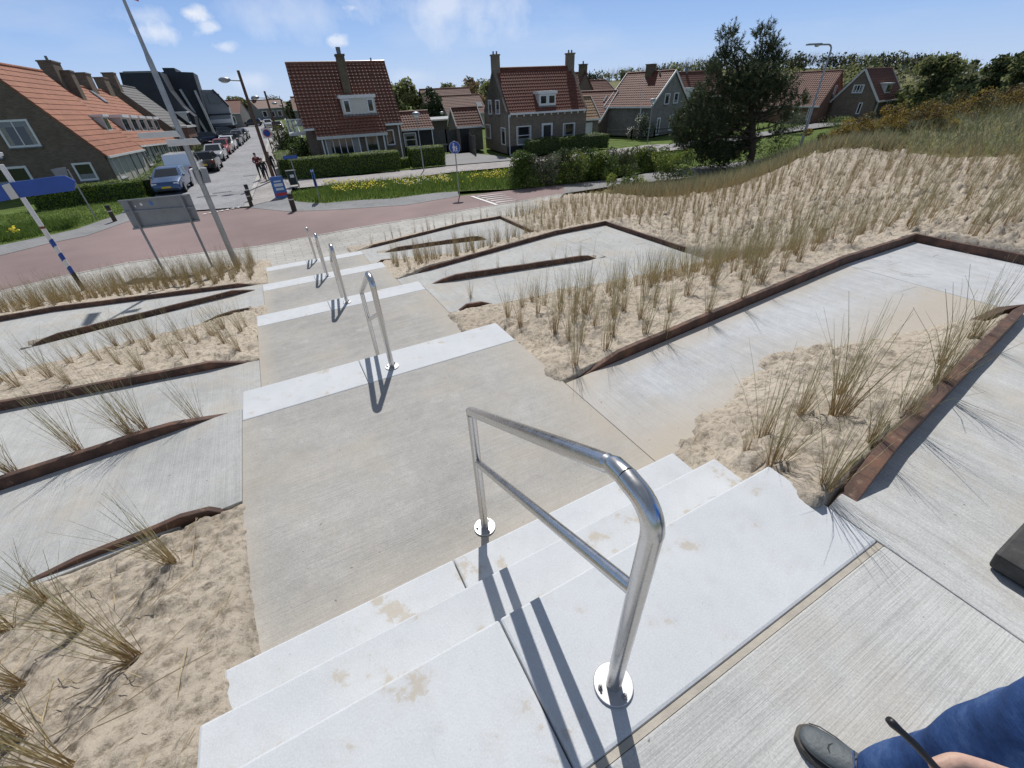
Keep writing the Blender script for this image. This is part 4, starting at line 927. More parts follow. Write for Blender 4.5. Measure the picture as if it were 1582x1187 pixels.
# bollards
def bollard(u, v, h, r, label, first=None):
    q = P3(u, v, ZS+.01)
    t = thing('bollard', label, 'bollard', q, group='bollards at the street corners')
    MB().lathe([(r, -.1), (r, h-.12), (r*1.02, h-.1)], 12).obj('post', 'bollard_timber', t, auto=40)
    MB().lathe([(r*1.06, h-.12), (r*1.06, h-.02), (r*.9, h)], 12).obj('cap', 'black_plastic', t, auto=40)
    MB().lathe([(r*1.03, h-.3), (r*1.03, h-.25)], 12).obj('band', 'off_white_board', t, auto=40)
bollard(389, 319, .82, .10, 'front one of two dark bollards close together at the street mouth')
bollard(388, 310, .88, .10, 'rear one of two dark bollards close together at the street mouth')
bollard(455, 326, .86, .13, 'stout wooden bollard on the corner below the flower verge')
bollard(178, 342, .78, .10, 'lone dark bollard beside the left corner lawn')
# blue round footpath sign
p = P3(710, 303); t = thing('round_sign', 'round blue sign with white walking figures on a thin post', 'traffic sign', p)
hz_ = ZAT(228, p[0], p[1])-ZS; MB().tube([(0, 0, -.1), (0, 0, hz_+.3)], .03, 10).obj('post', 'galvanised', t, auto=40)
fc = np.array([-p[0], -p[1], 0])/math.hypot(p[0], p[1]); rt = np.array([-fc[1], fc[0], 0])
def disc(m, c, r_, n=28, th=.012):
    ring = [c+r_*(rt*math.cos(6.2832*k/n)+np.array([0, 0, 1])*math.sin(6.2832*k/n)) for k in range(n)]
    return m.prism(ring, fc*th)
pl = disc(MB(), fc*.035+np.array([0, 0, hz_]), .3).obj('disc', 'sign_blue', t)
rim = MB()
for k in range(28): rim.bar(fc*.05+np.array([0, 0, hz_])+.285*(rt*math.cos(.2244*k)+np.array([0, 0, 1])*math.sin(.2244*k)), fc*.05+np.array([0, 0, hz_])+.285*(rt*math.cos(.2244*k+.2244)+np.array([0, 0, 1])*math.sin(.2244*k+.2244)), .012, .012)
rim.obj('rim', 'sign_white', pl)
fig = MB()
def seg(x0, z0, x1, z1, w_): fig.bar(fc*.052+rt*x0+np.array([0, 0, hz_+z0]), fc*.052+rt*x1+np.array([0, 0, hz_+z1]), w_, .012, up=tuple(fc))
for dx, sc in ((-.05, 1.0), (.09, .66)):
    b0 = -.19
    def S_(x0, z0, x1, z1, w_): seg(dx+x0*sc, b0+z0*sc, dx+x1*sc, b0+z1*sc, w_*sc)
    S_(-.05, 0, 0, .17, .04); S_(.06, 0, 0, .17, .04); S_(0, .15, 0, .3, .085); S_(0, .28, -.08, .17, .03); S_(0, .28, .09, .18, .03)
    disc(fig, fc*.046+rt*dx+np.array([0, 0, hz_+b0+.36*sc]), .04*sc, 12)
fig.obj('figures', 'sign_white', pl)
# street name sign, litter bin, info board, A-board
p = P3(463, 292); t = thing('street_sign', 'small blue street name plate on a slim leaning post', 'street sign', p)
hh = ZAT(241, p[0], p[1])-ZS; MB().tube([(0, 0, -.1), (0, 0, hh)], .032, 10).obj('post', 'galvanised', t, auto=40)
pb = MB().box(-.42, .42, -.05, -.03, hh-.17, hh+.02).obj('plate', 'sign_blue', t, bevel=.005)
MB().box(-.34, .34, -.056, -.049, hh-.1, hh-.055).obj('lettering_band', 'info_blue', pb)
p = P3(456, 289); t = thing('litter_bin', 'dark green litter bin on the footpath beside the long hedge', 'litter bin', p)
MB().hexa([(-.26, -.2, .15), (.26, -.2, .15), (.26, .2, .15), (-.26, .2, .15), (-.3, -.23, .95), (.3, -.23, .95), (.3, .23, .95), (-.3, .23, .95)]).obj('body', 'bin_green', t, bevel=.03)
MB().box(-.32, .32, -.25, .25, .95, 1.02).obj('lid', 'bin_green', t, bevel=.02); MB().box(.22, .3, -.04, .04, 0, .2).obj('foot', 'bin_green', t)
MB().box(-.12, .12, -.236, -.225, .6, .78).obj('label_plate', 'sign_white', t)
p = P3(495, 311); t = thing('info_sign', 'blue two-sided board on twin thin posts in the flower verge', 'sign', p, R(84))
MB().tube([(-.14, 0, -.1), (-.14, 0, 1.55)], .025, 8).obj('post', 'galvanised', t); MB().tube([(.14, 0, -.1), (.14, 0, 1.55)], .025, 8).obj('post', 'galvanised', t)
MB().box(-.36, .36, -.07, -.03, .75, 1.6).obj('board', 'info_blue', t, bevel=.01); MB().box(-.36, .36, .03, .07, .75, 1.6).obj('board', 'info_blue', t, bevel=.01)
p = P3(436, 305, ZS+.02); t = thing('sandwich_board', 'blue standing advertising board on the corner paving behind bollards', 'sandwich board', p, R(8))
fb = MB().hexa([(-.34, -.22, 0), (.34, -.22, 0), (.34, -.19, 0), (-.34, -.19, 0), (-.34, -.03, 1.15), (.34, -.03, 1.15), (.34, 0, 1.15), (-.34, 0, 1.15)]).obj('panel', 'info_blue', t, bevel=.006)
MB().hexa([(-.34, .19, 0), (.34, .19, 0), (.34, .22, 0), (-.34, .22, 0), (-.34, .01, 1.15), (.34, .01, 1.15), (.34, .04, 1.15), (-.34, .04, 1.15)]).obj('panel', 'info_blue', t, bevel=.006)
for z0, z1, x1, mt in ((.86, .93, .2, 'sign_white'), (.62, .78, .24, 'sign_white'), (.42, .54, .22, 'sign_white'), (.12, .28, .3, 'sign_red')):
    f_ = lambda z: -.225+.19*z/1.15
    MB().hexa([(-x1, f_(z0), z0), (x1, f_(z0), z0), (x1, f_(z0)+.006, z0), (-x1, f_(z0)+.006, z0), (-x1, f_(z1), z1), (x1, f_(z1), z1), (x1, f_(z1)+.006, z1), (-x1, f_(z1)+.006, z1)]).obj('print', mt, fb)
p = P3(425, 246); t = thing('no_parking_sign', 'small white plate with blue round symbol on a dark post', 'traffic sign', p)
hz_ = ZAT(206, p[0], p[1])-ZS; MB().tube([(0, 0, -.1), (0, 0, hz_+.3)], .04, 8).obj('post', 'black_plastic', t)
b_ = MB().box(-.42, .42, -.07, -.04, hz_-.42, hz_+.42).obj('plate', 'sign_white', t); fc = np.array([0, -1, 0]); rt = np.array([1, 0, 0])
disc(MB(), np.array([0, -.072, hz_]), .33, 24, .01).obj('ring', 'sign_red', b_); disc(MB(), np.array([0, -.084, hz_]), .26, 24, .01).obj('symbol', 'sign_blue', b_)
# small sign post by the left lawn, seen behind the arrow board
p = P3(150, 340); t = thing('small_sign', 'plain grey plate on a slanting thin post by the left lawn', 'sign', p)
hz_ = ZAT(262, p[0], p[1])-ZS; MB().tube([(0, 0, -.1), (0, 0, hz_)], .035, 8).obj('post', 'galvanised', t)
MB().prism([tuple(onp(u, v, p[1]-.05)-np.array(p)) for u, v in [(89, 277), (112, 296), (101, 258), (78, 262)][::1]], (0, .03, 0)).obj('plate', 'sign_back', t)

# street lamps with wooden-looking brown masts
def brown_lamp(u, v, vtop, label, k=1.0):
    p = P3(u, v); h = ZAT(vtop, p[0], p[1])-ZS; t = thing('street_lamp', label, 'street lamp', p, group='brown street lamps along the side street')
    MB().tube([(0, 0, -.1), (0, 0, 1.2), (0, 0, h)], [.13, .12, .085], 12).obj('mast', 'lamp_brown', t, auto=40)
    MB().tube([(0, 0, h-.55), (-.75, 0, h-.5)], [.035, .03], 8).obj('arm', 'lamp_grey', t)
    MB().ball((-.95, 0, h-.47), .3, 12, 8, 1.2, .8, .5).obj('lamp_head', 'lamp_grey', t, smooth=True)
    MB().ball((-.97, 0, h-.56), .2, 10, 6, 1.2, .8, .45).obj('lens', 'lamp_glass', t, smooth=True)
    MB().box(-.1, .1, -.13, -.1, .6, 1.0).obj('door', 'lamp_brown', t)
brown_lamp(424, 279, 109, 'tall brown street lamp beside the walking people, nearest on the street')
brown_lamp(440, 243, 141, 'second brown street lamp behind the no parking plate')
brown_lamp(452, 216, 153, 'third brown street lamp, smaller and farther along the street')
brown_lamp(455, 203, 158, 'farthest and smallest brown street lamp on the street')
def globe_lamp(u, v, vtop, label):
    p = P3(u, v); h = ZAT(vtop, p[0], p[1])-ZS; t = thing('globe_lamp', label, 'street lamp', p, group='slim lamps with round heads')
    MB().tube([(0, 0, -.1), (0, 0, h-.2)], [.045, .035], 10).obj('pole', 'galvanised', t, auto=40)
    MB().ball((0, 0, h-.18), .24, 12, 8, 1, 1, .6).obj('globe', 'lamp_glass', t, smooth=True)
    MB().lathe([(.3, h-.1), (.24, h+.0), (.05, h+.06)], 16).obj('hood', 'lamp_grey', t, auto=40)
globe_lamp(655, 264, 174, 'slim globe lamp in front of the small black annex')
globe_lamp(1000, 221, 153, 'slim globe lamp in front of the gabled house by the fence')
globe_lamp(686, 205, 173, 'globe lamp half hidden behind the dark cypress')
p = P3(985, 212); t = thing('flagpole', 'bare white flagpole in front of the gabled house', 'flagpole', p)
h = ZAT(122, p[0], p[1])-ZS; MB().tube([(0, 0, -.1), (0, 0, h)], [.05, .03], 10).obj('pole', 'white_paint', t); MB().ball((0, 0, h+.03), .06).obj('finial', 'white_paint', t)
# tall street lamp on the dune at right
p = G(1236, 228, -2.35); t = thing('street_lamp', 'tall grey street lamp with bent arm standing among the dune grass', 'street lamp', (p[0], p[1], float(tps(p[0], p[1]))-.1))
o = np.array(t.location); h = ZAT(66, p[0], p[1])-o[2]
MB().tube([(0, 0, -.3), (0, 0, h*.35), (0, 0, h*.36), (0, 0, h-.35)], [.10, .09, .065, .05], 12).obj('pole', 'galvanised', t, auto=40)
dr = -_r*.98; dr[2] = 0; dr /= np.linalg.norm(dr)
MB().tube([(0, 0, h-.36)]+[tuple(np.array([0, 0, h-.36])+dr*(.28-.28*math.cos(q))+np.array([0, 0, .28*math.sin(q)])) for q in (.4, .8, 1.2, 1.5)]+[tuple(np.array([0, 0, h-.07])+dr*.85)], .045, 10).obj('arm', 'galvanised', t, auto=40)
c0 = np.array([0, 0, h-.06])+dr*.75
MB().cbox(c0+dr*.4+np.array([0, 0, .02]), dr*.45, np.array([-dr[1], dr[0], 0])*.13, (0, 0, .045)).obj('lamp_head', 'lamp_grey', t, bevel=.02)
MB().ball(c0+dr*.2-np.array([0, 0, .06]), .13, 10, 6, 1.3, 1, .5).obj('lens', 'lamp_glass', t, smooth=True)
# ================================================================== houses
def tiled(m, P0, eu, Lu, es, Ls, tw=.24, th=.34, amp=.03, lip=.035, ns=6):
    """one roof slope of real tiles: P0 eave corner, eu along the eave, es up the slope"""
    P0, eu, es = (np.array(q, float) for q in (P0, eu, es)); n = np.cross(eu, es); n /= np.linalg.norm(n)
    if n[2] < 0: n = -n
    nc = max(1, round(Lu/tw)); nr = max(1, round(Ls/th)); U = np.linspace(0, Lu, nc*ns+1); ph = np.linspace(0, nc, nc*ns+1)
    hgt = amp*(np.sin(2*np.pi*ph)*.5+.5)**.8
    V = []; F = []; k = len(U)
    for r in range(nr):
        s0, s1 = Ls*r/nr, Ls*(r+1)/nr
        for s, l in ((s0, 0), (s0, lip), (s1+.03, .004)):
            V.append(P0+U[:, None]*eu+s*es+(hgt+l)[:, None]*n)
        b = r*3*k
        for q in range(2):
            a = b+q*k+np.arange(k-1); F.append(np.stack([a, a+1, a+k+1, a+k], 1))
    o = len(m.v); V = np.concatenate(V); F = np.concatenate(F)+o
    m.v += [tuple(map(float, p)) for p in V]; m.f += [tuple(int(i) for i in f) for f in F]; m.mi += [m.m]*len(F)
class House: pass
def house(name, label, o, ang, w, d, ze, zr, ridge, wall, roof, over=.28, verge=.12, tile=(.24, .34, .03), group=None, boards=None, gutter='white_paint', fine=True, ridgecap=True, back=True, tilt=0):
    H = House(); H.ang = R(ang); H.o = np.array([o[0], o[1], ZS]); H.w, H.d, H.he, H.hr, H.ridge = w, d, ze-ZS, zr-ZS, ridge
    t = H.t = thing(name, label, 'house', tuple(H.o), H.ang, group)
    ca, sa = math.cos(H.ang), math.sin(H.ang)
    ct, st_ = math.cos(R(tilt)), math.sin(R(tilt)); H.Rm = np.array([[ca, -sa, 0], [sa, ca, 0], [0, 0, 1]])@np.array([[1, 0, 0], [0, ct, st_], [0, -st_, ct]]); t.rotation_euler = (-R(tilt), 0, H.ang)
    H.loc = lambda q: H.Rm.T@(np.array(q)-H.o)
    H.wl = lambda v: H.Rm@np.array(v, float)
    if ridge == 'x': u, c, Lu, Lc = np.array([1., 0, 0]), np.array([0, 1., 0]), w, d
    else: u, c, Lu, Lc = np.array([0, 1., 0]), np.array([1., 0, 0]), d, w
    H.u, H.c, H.Lu, H.Lc = u, c, Lu, Lc
    z = np.array([0, 0, 1.]); he, hr = H.he, H.hr; sl = (hr-he)/(Lc/2); H.sl = sl
    MB().prism([c*0, c*Lc, c*Lc+z*(he-.05), c*Lc/2+z*(hr-.08), z*(he-.05)], u*Lu).obj('wall', wall, t)
    m = MB(); Ls = math.hypot(Lc/2+over, sl*(Lc/2+over))
    for sgn in (1, -1):
        e0 = (c*-over if sgn > 0 else c*(Lc+over))+z*(he-over*sl)-u*verge
        es = c*sgn+z*sl; es = es/np.linalg.norm(es); n = np.cross(u, es); n = n if n[2] > 0 else -n
        L = Lu+2*verge
        m.hexa([e0-n*.08, e0+u*L-n*.08, e0+u*L+es*Ls-n*.08, e0+es*Ls-n*.08, e0, e0+u*L, e0+u*L+es*Ls, e0+es*Ls])
        if fine and (sgn > 0 or (back and ridge == 'y')): tiled(m, e0+n*.004, u, L, es, Ls, *tile)
        if sgn > 0: H.e0, H.es, H.n, H.L = e0, es, n, L
        if gutter:
            g = e0-c*sgn*.07-z*.05
            MB().bar(g, g+u*L, .12, .14).obj('gutter', gutter, t)
        if boards:
            for k in (0, 1):
                q = e0+u*L*k+n*.03; off = u*(-.02 if k == 0 else .02)
                MB().bar(q+off, q+off+es*Ls, .05, .2, up=tuple(n)).obj('verge_board', boards, t)
    H.roof = m.obj('roof', roof, t)
    if ridgecap:
        q = c*Lc/2+z*(hr-.0+.02)-u*verge; rr = MB(); n_ = max(2, int(Lu/.38))
        for i in range(n_): rr.tube([q+u*(H.L*i/n_), q+u*(H.L*(i+1.04)/n_)+z*.012], [.125, .115], 8)
        rr.obj('ridge_tiles', roof, t)
    def plane(u_, v_, p, nn): return H.loc(PL(u_, v_, H.o+H.wl(p), H.wl(nn)))
    H.front = lambda a, b: plane(a, b, (0, 0, 0), (0, -1, 0))
    H.left = lambda a, b: plane(a, b, (0, 0, 0), (-1, 0, 0))
    H.right = lambda a, b: plane(a, b, (w, 0, 0), (1, 0, 0))
    H.slope = lambda a, b: plane(a, b, H.e0, H.n)
    H.plane = plane
    return H
def opening(H, face, bl, tr, nx=1, ny=1, frame='white_paint', glass='window_glass', name='window', fw=.08, sill=True, off=0, label=None, bars=True):
    f = getattr(H, face) if isinstance(face, str) else face[0]
    if face == 'front': p0, e, n = np.array([0, 0, 0.]), np.array([1., 0, 0]), np.array([0, -1., 0])
    elif face == 'left': p0, e, n = np.array([0, 0, 0.]), np.array([0, 1., 0]), np.array([-1., 0, 0])
    elif face == 'right': p0, e, n = np.array([H.w, 0, 0.]), np.array([0, 1., 0]), np.array([1., 0, 0])
    if isinstance(bl[0], (int, float)) and len(bl) == 2:
        A, B = f(*bl), f(*tr)
    a0, a1 = sorted((A@e, B@e)); z0, z1 = sorted((A[2], B[2])); z0 = max(.05, z0)
    return opening_at(H.t, p0, e, n, a0, a1, z0, z1, nx, ny, frame, glass, name, fw, sill, off, label)
def opening_at(parent, p0, e, n, a0, a1, z0, z1, nx=1, ny=1, frame='white_paint', glass='window_glass', name='window', fw=.08, sill=True, off=0, label=None):
    z = np.array([0, 0, 1.]); m = MB(); q = p0+n*off
    def br(x0, x1, y0, y1, t): c_ = q+e*(x0+x1)/2+z*(y0+y1)/2+n*(t/2-.02); m.cbox(c_, e*(x1-x0)/2, n*(t/2+.02), z*(y1-y0)/2)
    br(a0-fw, a0, z0-fw, z1+fw, .07); br(a1, a1+fw, z0-fw, z1+fw, .07); br(a0, a1, z0-fw, z0, .068); br(a0, a1, z1, z1+fw, .068)
    for i in range(1, nx): x = a0+(a1-a0)*i/nx; br(x-.03, x+.03, z0, z1, .06)
    for j in range(1, ny): y = z0+(z1-z0)*j/ny; br(a0, a1, y-.025, y+.025, .058)
    fr = m.obj(name, frame, parent)
    if label: fr['label'] = label
    MB().cbox(q+e*(a0+a1)/2+z*(z0+z1)/2+n*.012, e*(a1-a0)/2, n*.012, z*(z1-z0)/2).obj('pane' if name != 'door' else 'leaf', glass, fr)
    if name == 'window' and glass == 'window_glass' and a1-a0 > .75:
        k = random.random(); hgt = z1-z0
        if k < .6:
            for sa, sb_ in ((a0, a0+(a1-a0)*random.uniform(.1, .22)), (a1-(a1-a0)*random.uniform(.1, .22), a1)): MB().cbox(q+e*(sa+sb_)/2+z*(z0+z1)/2+n*.014, e*(sb_-sa)/2, n*.0125, z*hgt/2).obj('curtain', 'curtain', fr)
        if k > .35: MB().cbox(q+e*(a0+a1)/2+z*(z0+hgt*.17)+n*.013, e*(a1-a0)/2, n*.0125, z*hgt*.17).obj('net_curtain', 'net', fr)
        if k < .25: MB().cbox(q+e*(a0+a1)/2+z*(z1-hgt*.11)+n*.0145, e*(a1-a0)/2, n*.0125, z*hgt*.11).obj('blind', 'net', fr)
    if sill: MB().cbox(q+e*(a0+a1)/2+z*(z0-fw-.03)+n*.06, e*((a1-a0)/2+fw+.04), n*.08, z*.035).obj('sill', 'lead', fr)
    return fr
def chimney(H, x, y, z0, z1, sx, sy, mat='mossy_brick', pots=1, pr=.09, ph=.3):
    c = MB().box(x-sx/2, x+sx/2, y-sy/2, y+sy/2, z0, z1).obj('chimney', mat, H.t)
    MB().box(x-sx/2-.05, x+sx/2+.05, y-sy/2-.05, y+sy/2+.05, z1, z1+.1).obj('cap', mat, c)
    for i in range(pots):
        px = x+(i-(pots-1)/2)*sx*.5
        MB().lathe([(pr, z1+.1), (pr, z1+.1+ph)], 10, (px, y, 0)).obj('pot', 'lead', c, auto=40)
    return c
def dormer(H, bl, tr, nwin, panel=None, front='white_paint', cheek='off_white_board', glass='window_glass', roofover=.15, mid=0):
    """box dormer; bl on the roof slope, tr on the vertical front plane (ridge x or ridge y, near slope)"""
    c, u, z = H.c, H.u, np.array([0, 0, 1.])
    A = H.slope(*bl); yd = A@c-.02; B = H.plane(tr[0], tr[1], tuple(c*yd), tuple(-c))
    x0, x1 = sorted((A@u, B@u)); zb, zt = A[2], B[2]; yb = yd+(zt-zb)/H.sl+.1
    d = MB().prism([u*x0+c*yd+z*(zb-.1), u*x0+c*yd+z*zt, u*x0+c*yb+z*zt], u*(x1-x0)).obj('dormer', cheek, H.t)
    q = u*x0+c*yd
    MB().cbox(u*(x0+x1)/2+c*((yd-roofover+yb)/2)+z*(zt+.09), u*((x1-x0)/2+.12), c*((yb-yd+roofover)/2), z*.11).obj('dormer_roof', front, d)
    MB().cbox(u*(x0+x1)/2+c*(yd-.02)+z*(zb+.02), u*((x1-x0)/2+.05), c*.05, z*.08).obj('apron', 'lead', d)
    W_ = x1-x0; fw = .09
    m = MB(); ws = []
    if panel is None: ws = [(x0+W_*i/nwin, x0+W_*(i+1)/nwin) for i in range(nwin)]
    else: ws = [(x0+W_*a, x0+W_*b) for a, b in panel]
    m.cbox(u*(x0+x1)/2+c*(yd-.02)+z*(zb+zt)/2, u*W_/2, c*.02, z*(zt-zb)/2)
    m.obj('front_board', 'cream_panel' if panel else front, d)
    fr = MB(); pn = MB()
    for a, b in ws:
        a += .05; b -= .05; z0, z1 = zb+.18, zt-.08
        fr = MB()
        for (p, q_, r_, s_) in ((a, a+fw, z0, z1), (b-fw, b, z0, z1), (a+fw, b-fw, z0, z0+fw), (a+fw, b-fw, z1-fw, z1)):
            fr.cbox(u*(p+q_)/2+c*(yd-.06)+z*(r_+s_)/2, u*(q_-p)/2, c*.04, z*(s_-r_)/2)
        fr.obj('window_frame', front, d)
        MB().cbox(u*(a+b)/2+c*(yd-.05)+z*(z0+z1)/2, u*((b-a)/2-fw), c*.015, z*((z1-z0)/2-fw)).obj('pane', glass, d)
    return d
def skylight(H, bl, tr):
    A, B = H.slope(*bl), H.slope(*tr); u, es, n = H.u, H.es, H.n; c0 = (A+B)/2; du = abs((B-A)@u)/2; ds = abs((B-A)@es)/2
    s = MB().cbox(c0+n*.05, u*du, es*ds, n*.07).obj('skylight', 'lead', H.t); MB().cbox(c0+n*.11, u*(du-.06), es*(ds-.06), n*.02).obj('pane', 'blind_glass', s)

# --- house with the steep glazed roof and long white dormer (middle left)
C = house('tiled_roof_house', 'house with steep glossy red pantile roof and wide white two-window dormer', (3.69, 41.0), -4.1, 7.41, 6.02, .07, 3.91, 'x', 'brown_brick', 'glazed_tile', .25, .1, (.29, .28, .06, .075), gutter=None)
a = C.slope(489, 213); b = C.slope(598.5, 205.5); a0 = C.slope(482, 194)[0]
x0, x1 = a[0], b[0]; zl = (a[2]+b[2])/2; u, es, n = C.u, C.es, C.n; s_low = (C.e0[2]-zl)/es[2]
m = MB(); e1 = np.array([x0, C.e0[1], C.e0[2]])-es*s_low
m.hexa([e1-n*.08, e1+u*(x1-x0)-n*.08, e1+u*(x1-x0)+es*s_low-n*.08, e1+es*s_low-n*.08, e1, e1+u*(x1-x0), e1+u*(x1-x0)+es*s_low, e1+es*s_low])
tiled(m, e1+n*.004, u, x1-x0, es, s_low+.05, .29, .28, .06, .075); m.obj('porch_roof', 'glazed_tile', C.t)
MB().bar(e1+np.array([0, -.06, -.05]), e1+u*(x1-x0)+np.array([0, -.06, -.05]), .14, .2).obj('gutter', 'off_white_board', C.t)
for xa, xb_ in ((-.1, x0), (x1, C.w+.1)): MB().bar((xa, C.e0[1]-.07, C.e0[2]-.05), (xb_, C.e0[1]-.07, C.e0[2]-.05), .12, .14).obj('gutter', 'white_paint', C.t)
yw = e1[1]+.3; zt = e1[2]+.12
MB().box(x0+.15, x1-.1, yw, .0, 0, zt).obj('porch_wall', 'brown_brick', C.t)
fx = lambda px: C.plane(px, 228, (0, yw, 0), (0, -1, 0))[0]
opening_at(C.t, np.array([0, yw, 0.]), np.array([1., 0, 0]), np.array([0, -1., 0]), fx(506), fx(556), .55, zt-.14, 5, 1, 'white_paint', 'window_glass', 'window', .09, False)
opening_at(C.t, np.array([0, yw, 0.]), np.array([1., 0, 0]), np.array([0, -1., 0]), fx(569), fx(584), .05, zt-.2, 1, 2, 'cream_panel', 'window_glass', 'door', .12, False)
MB().bar((fx(595), yw-.25, 0), (fx(595), yw-.25, zt), .1, .1, up=(0, 1, 0)).obj('porch_post', 'white_paint', C.t); MB().bar((fx(500), yw-.25, 0), (fx(500), yw-.25, zt), .1, .1, up=(0, 1, 0)).obj('porch_post', 'white_paint', C.t)
opening(C, 'front', (600, 223), (606, 202), 1, 1)
MB().bar((C.w-.25, -.1, 0), (C.w-.25, -.1, C.he-.2), .09, .09, up=(0, 1, 0)).obj('downpipe', 'white_paint', C.t)
A = C.slope(539, 147); zt = C.hr+.35
ch = MB().box(A[0]-.33, A[0]+.27, A[1], A[1]+.75, A[2]-.5, zt).obj('chimney', 'mossy_brick', C.t); MB().box(A[0]-.38, A[0]+.32, A[1]-.06, A[1]+.81, zt, zt+.12).obj('cap', 'mossy_brick', ch); MB().lathe([(.16, zt+.12), (.17, zt+.55)], 10, (A[0]-.04, A[1]+.35, 0)).obj('pot', 'lead', ch)
dormer(C, (531.5, 180), (577.5, 150), 2, [(.03, .27), (.73, .97)])
MB().tube([(C.w*.87, C.d/2, C.hr), (C.w*.87, C.d/2, C.hr+.3)], .06, 8).obj('vent_pipe', 'lead', C.t)
bal = MB().box(-1.25, -.02, .6, 2.6, C.he-.75, C.he-.6).obj('balcony', 'off_white_board', C.t); bm = MB()
for i in range(14): bm.bar((-1.22+i*.092, .62, C.he-.6), (-1.22+i*.092, .62, C.he+.3), .04, .04, up=(0, 1, 0))
bm.bar((-1.25, .62, C.he+.32), (0, .62, C.he+.32), .06, .06); bm.bar((-1.22, .62, C.he+.32), (-1.22, 2.6, C.he+.32), .06, .06)
for i in range(14): bm.bar((-1.22, .7+i*.14, C.he-.6), (-1.22, .7+i*.14, C.he+.3), .04, .04, up=(0, 1, 0))
bm.obj('railing', 'white_paint', bal)
opening(C, 'left', (470, 238), (470, 222), 1, 1)
# --- little black annex
An = house('black_annex', 'small black timber annex with pale red pantile roof and terrace rail', (11.9, 43.3), -5, 2.75, 2.6, -.72, .3, 'x', 'black_timber', 'pale_red_tile', .25, .1, (.24, .3, .04))
opening(An, 'front', (627, 226), (641, 206), 1, 2)
MB().bar((-.5, -.9, .95), (3.7, -1.3, .95), .08, .1).obj('terrace_rail', 'grey_timber', An.t)
for x in (-.4, 1.4, 3.4): MB().bar((x, -1.05, 0), (x, -1.05, .95), .08, .08, up=(0, 1, 0)).obj('rail_post', 'black_timber', An.t)
MB().bar((2.7, -.1, 0), (2.7, -.1, 2.4), .08, .08, up=(0, 1, 0)).obj('downpipe', 'white_paint', An.t)
# --- house with a chimney on each gable (centre)
B = house('two_chimney_house', 'brown brick house with red roof, a chimney on each gable and white dormer', (20.21, 38.9), -6.8, 8.08, 6.19, .16, 3.2, 'x', 'umber_brick', 'red_pantile', .22, -.25, (.24, .33, .04), back=False)
for x in (0, B.w):     # gable parapets rise past the roof
    sg = 1 if x == 0 else -1
    MB().prism([(x, -.02, B.he-.2), (x, B.d+.02, B.he-.2), (x, B.d/2, B.hr+.12)], (sg*.3, 0, 0)).obj('gable_parapet', 'umber_brick', B.t)
    chimney(B, x+sg*.32, B.d/2, B.hr-.5, B.hr+.95, .62, .7, 'umber_brick', 2, .07, .22)
cn = MB()
for i in range(12): cn.box(.3+i*(B.w-.6)/11-.05, .3+i*(B.w-.6)/11+.05, -.16, -.0, B.he-.5, B.he-.34)
cn.obj('cornice_bracket', 'white_paint', B.t)
opening(B, 'front', (799.5, 223), (819, 195.5), 1, 2, glass='window_glass')
opening(B, 'front', (870, 216), (887, 191), 1, 1, glass='window_glass')
dr_ = opening(B, 'front', (839, 226), (851, 193), 1, 1, 'white_paint', 'dark_door', 'door', .16, False)
dormer(B, (832.5, 166), (858.5, 144), 2)
opening(B, 'left', (756, 175.5), (759, 156), 1, 1, fw=.07); opening(B, 'left', (767, 175), (771.5, 156), 1, 1, fw=.07)
opening(B, 'left', (752, 212), (757.5, 194), 1, 1, fw=.07); opening(B, 'left', (776, 222), (780.5, 199), 1, 1, fw=.07, sill=False)
MB().box(-.02, B.w+.02, -.025, 0, 0, .62).obj('plinth', 'black_timber', B.t)
MB().bar((.2, -.1, 0), (.2, -.1, B.he-.3), .09, .09, up=(0, 1, 0)).obj('downpipe', 'off_white_board', B.t)
# lean-to at its left
Ax = house('brick_annex', 'low brick annex with tan tiled roof left of the two-chimney house', (17.6, 44.4), -6.8, 2.6, 3.0, -.95, .35, 'x', 'umber_brick', 'brown_tile', .2, .05, (.3, .34, .03), boards='off_white_board')
MB().box(.3, 1.2, -.05, 0, 0, 1.9).obj('door', 'dark_door', Ax.t)
# --- garage with tan roof and white door
Gr = house('garage', 'small garage with tan tiled roof and white door right of the two-chimney house', (29.0, 40.6), -6, 2.6, 4, -.9, .75, 'x', 'umber_brick', 'tan_tile', .2, .05, (.3, .34, .03), boards='off_white_board')
opening(Gr, 'front', (902, 214), (913.5, 191), 1, 1, 'white_paint', 'white_paint', 'door', .1, False)
# --- low gabled house
Dh = house('low_gabled_house', 'low gabled house with two skylights and blue door behind the garage', (35.61, 45.16), 18, 6.24, 5.13, -1.58, 1.08, 'y', 'brown_brick', 'red_pantile', .2, .1, (.24, .33, .03), boards='white_paint')
opening(Dh, 'front', (944.5, 199.5), (956, 185.5), 3, 1, 'blue_door', fw=.1); opening(Dh, 'front', (960.5, 206), (967, 184.5), 1, 2, 'off_white_board', 'window_glass', 'door', .09, False)
skylight(Dh, (909, 158.5), (913.5, 150.5)); skylight(Dh, (932, 158), (939, 149.5))
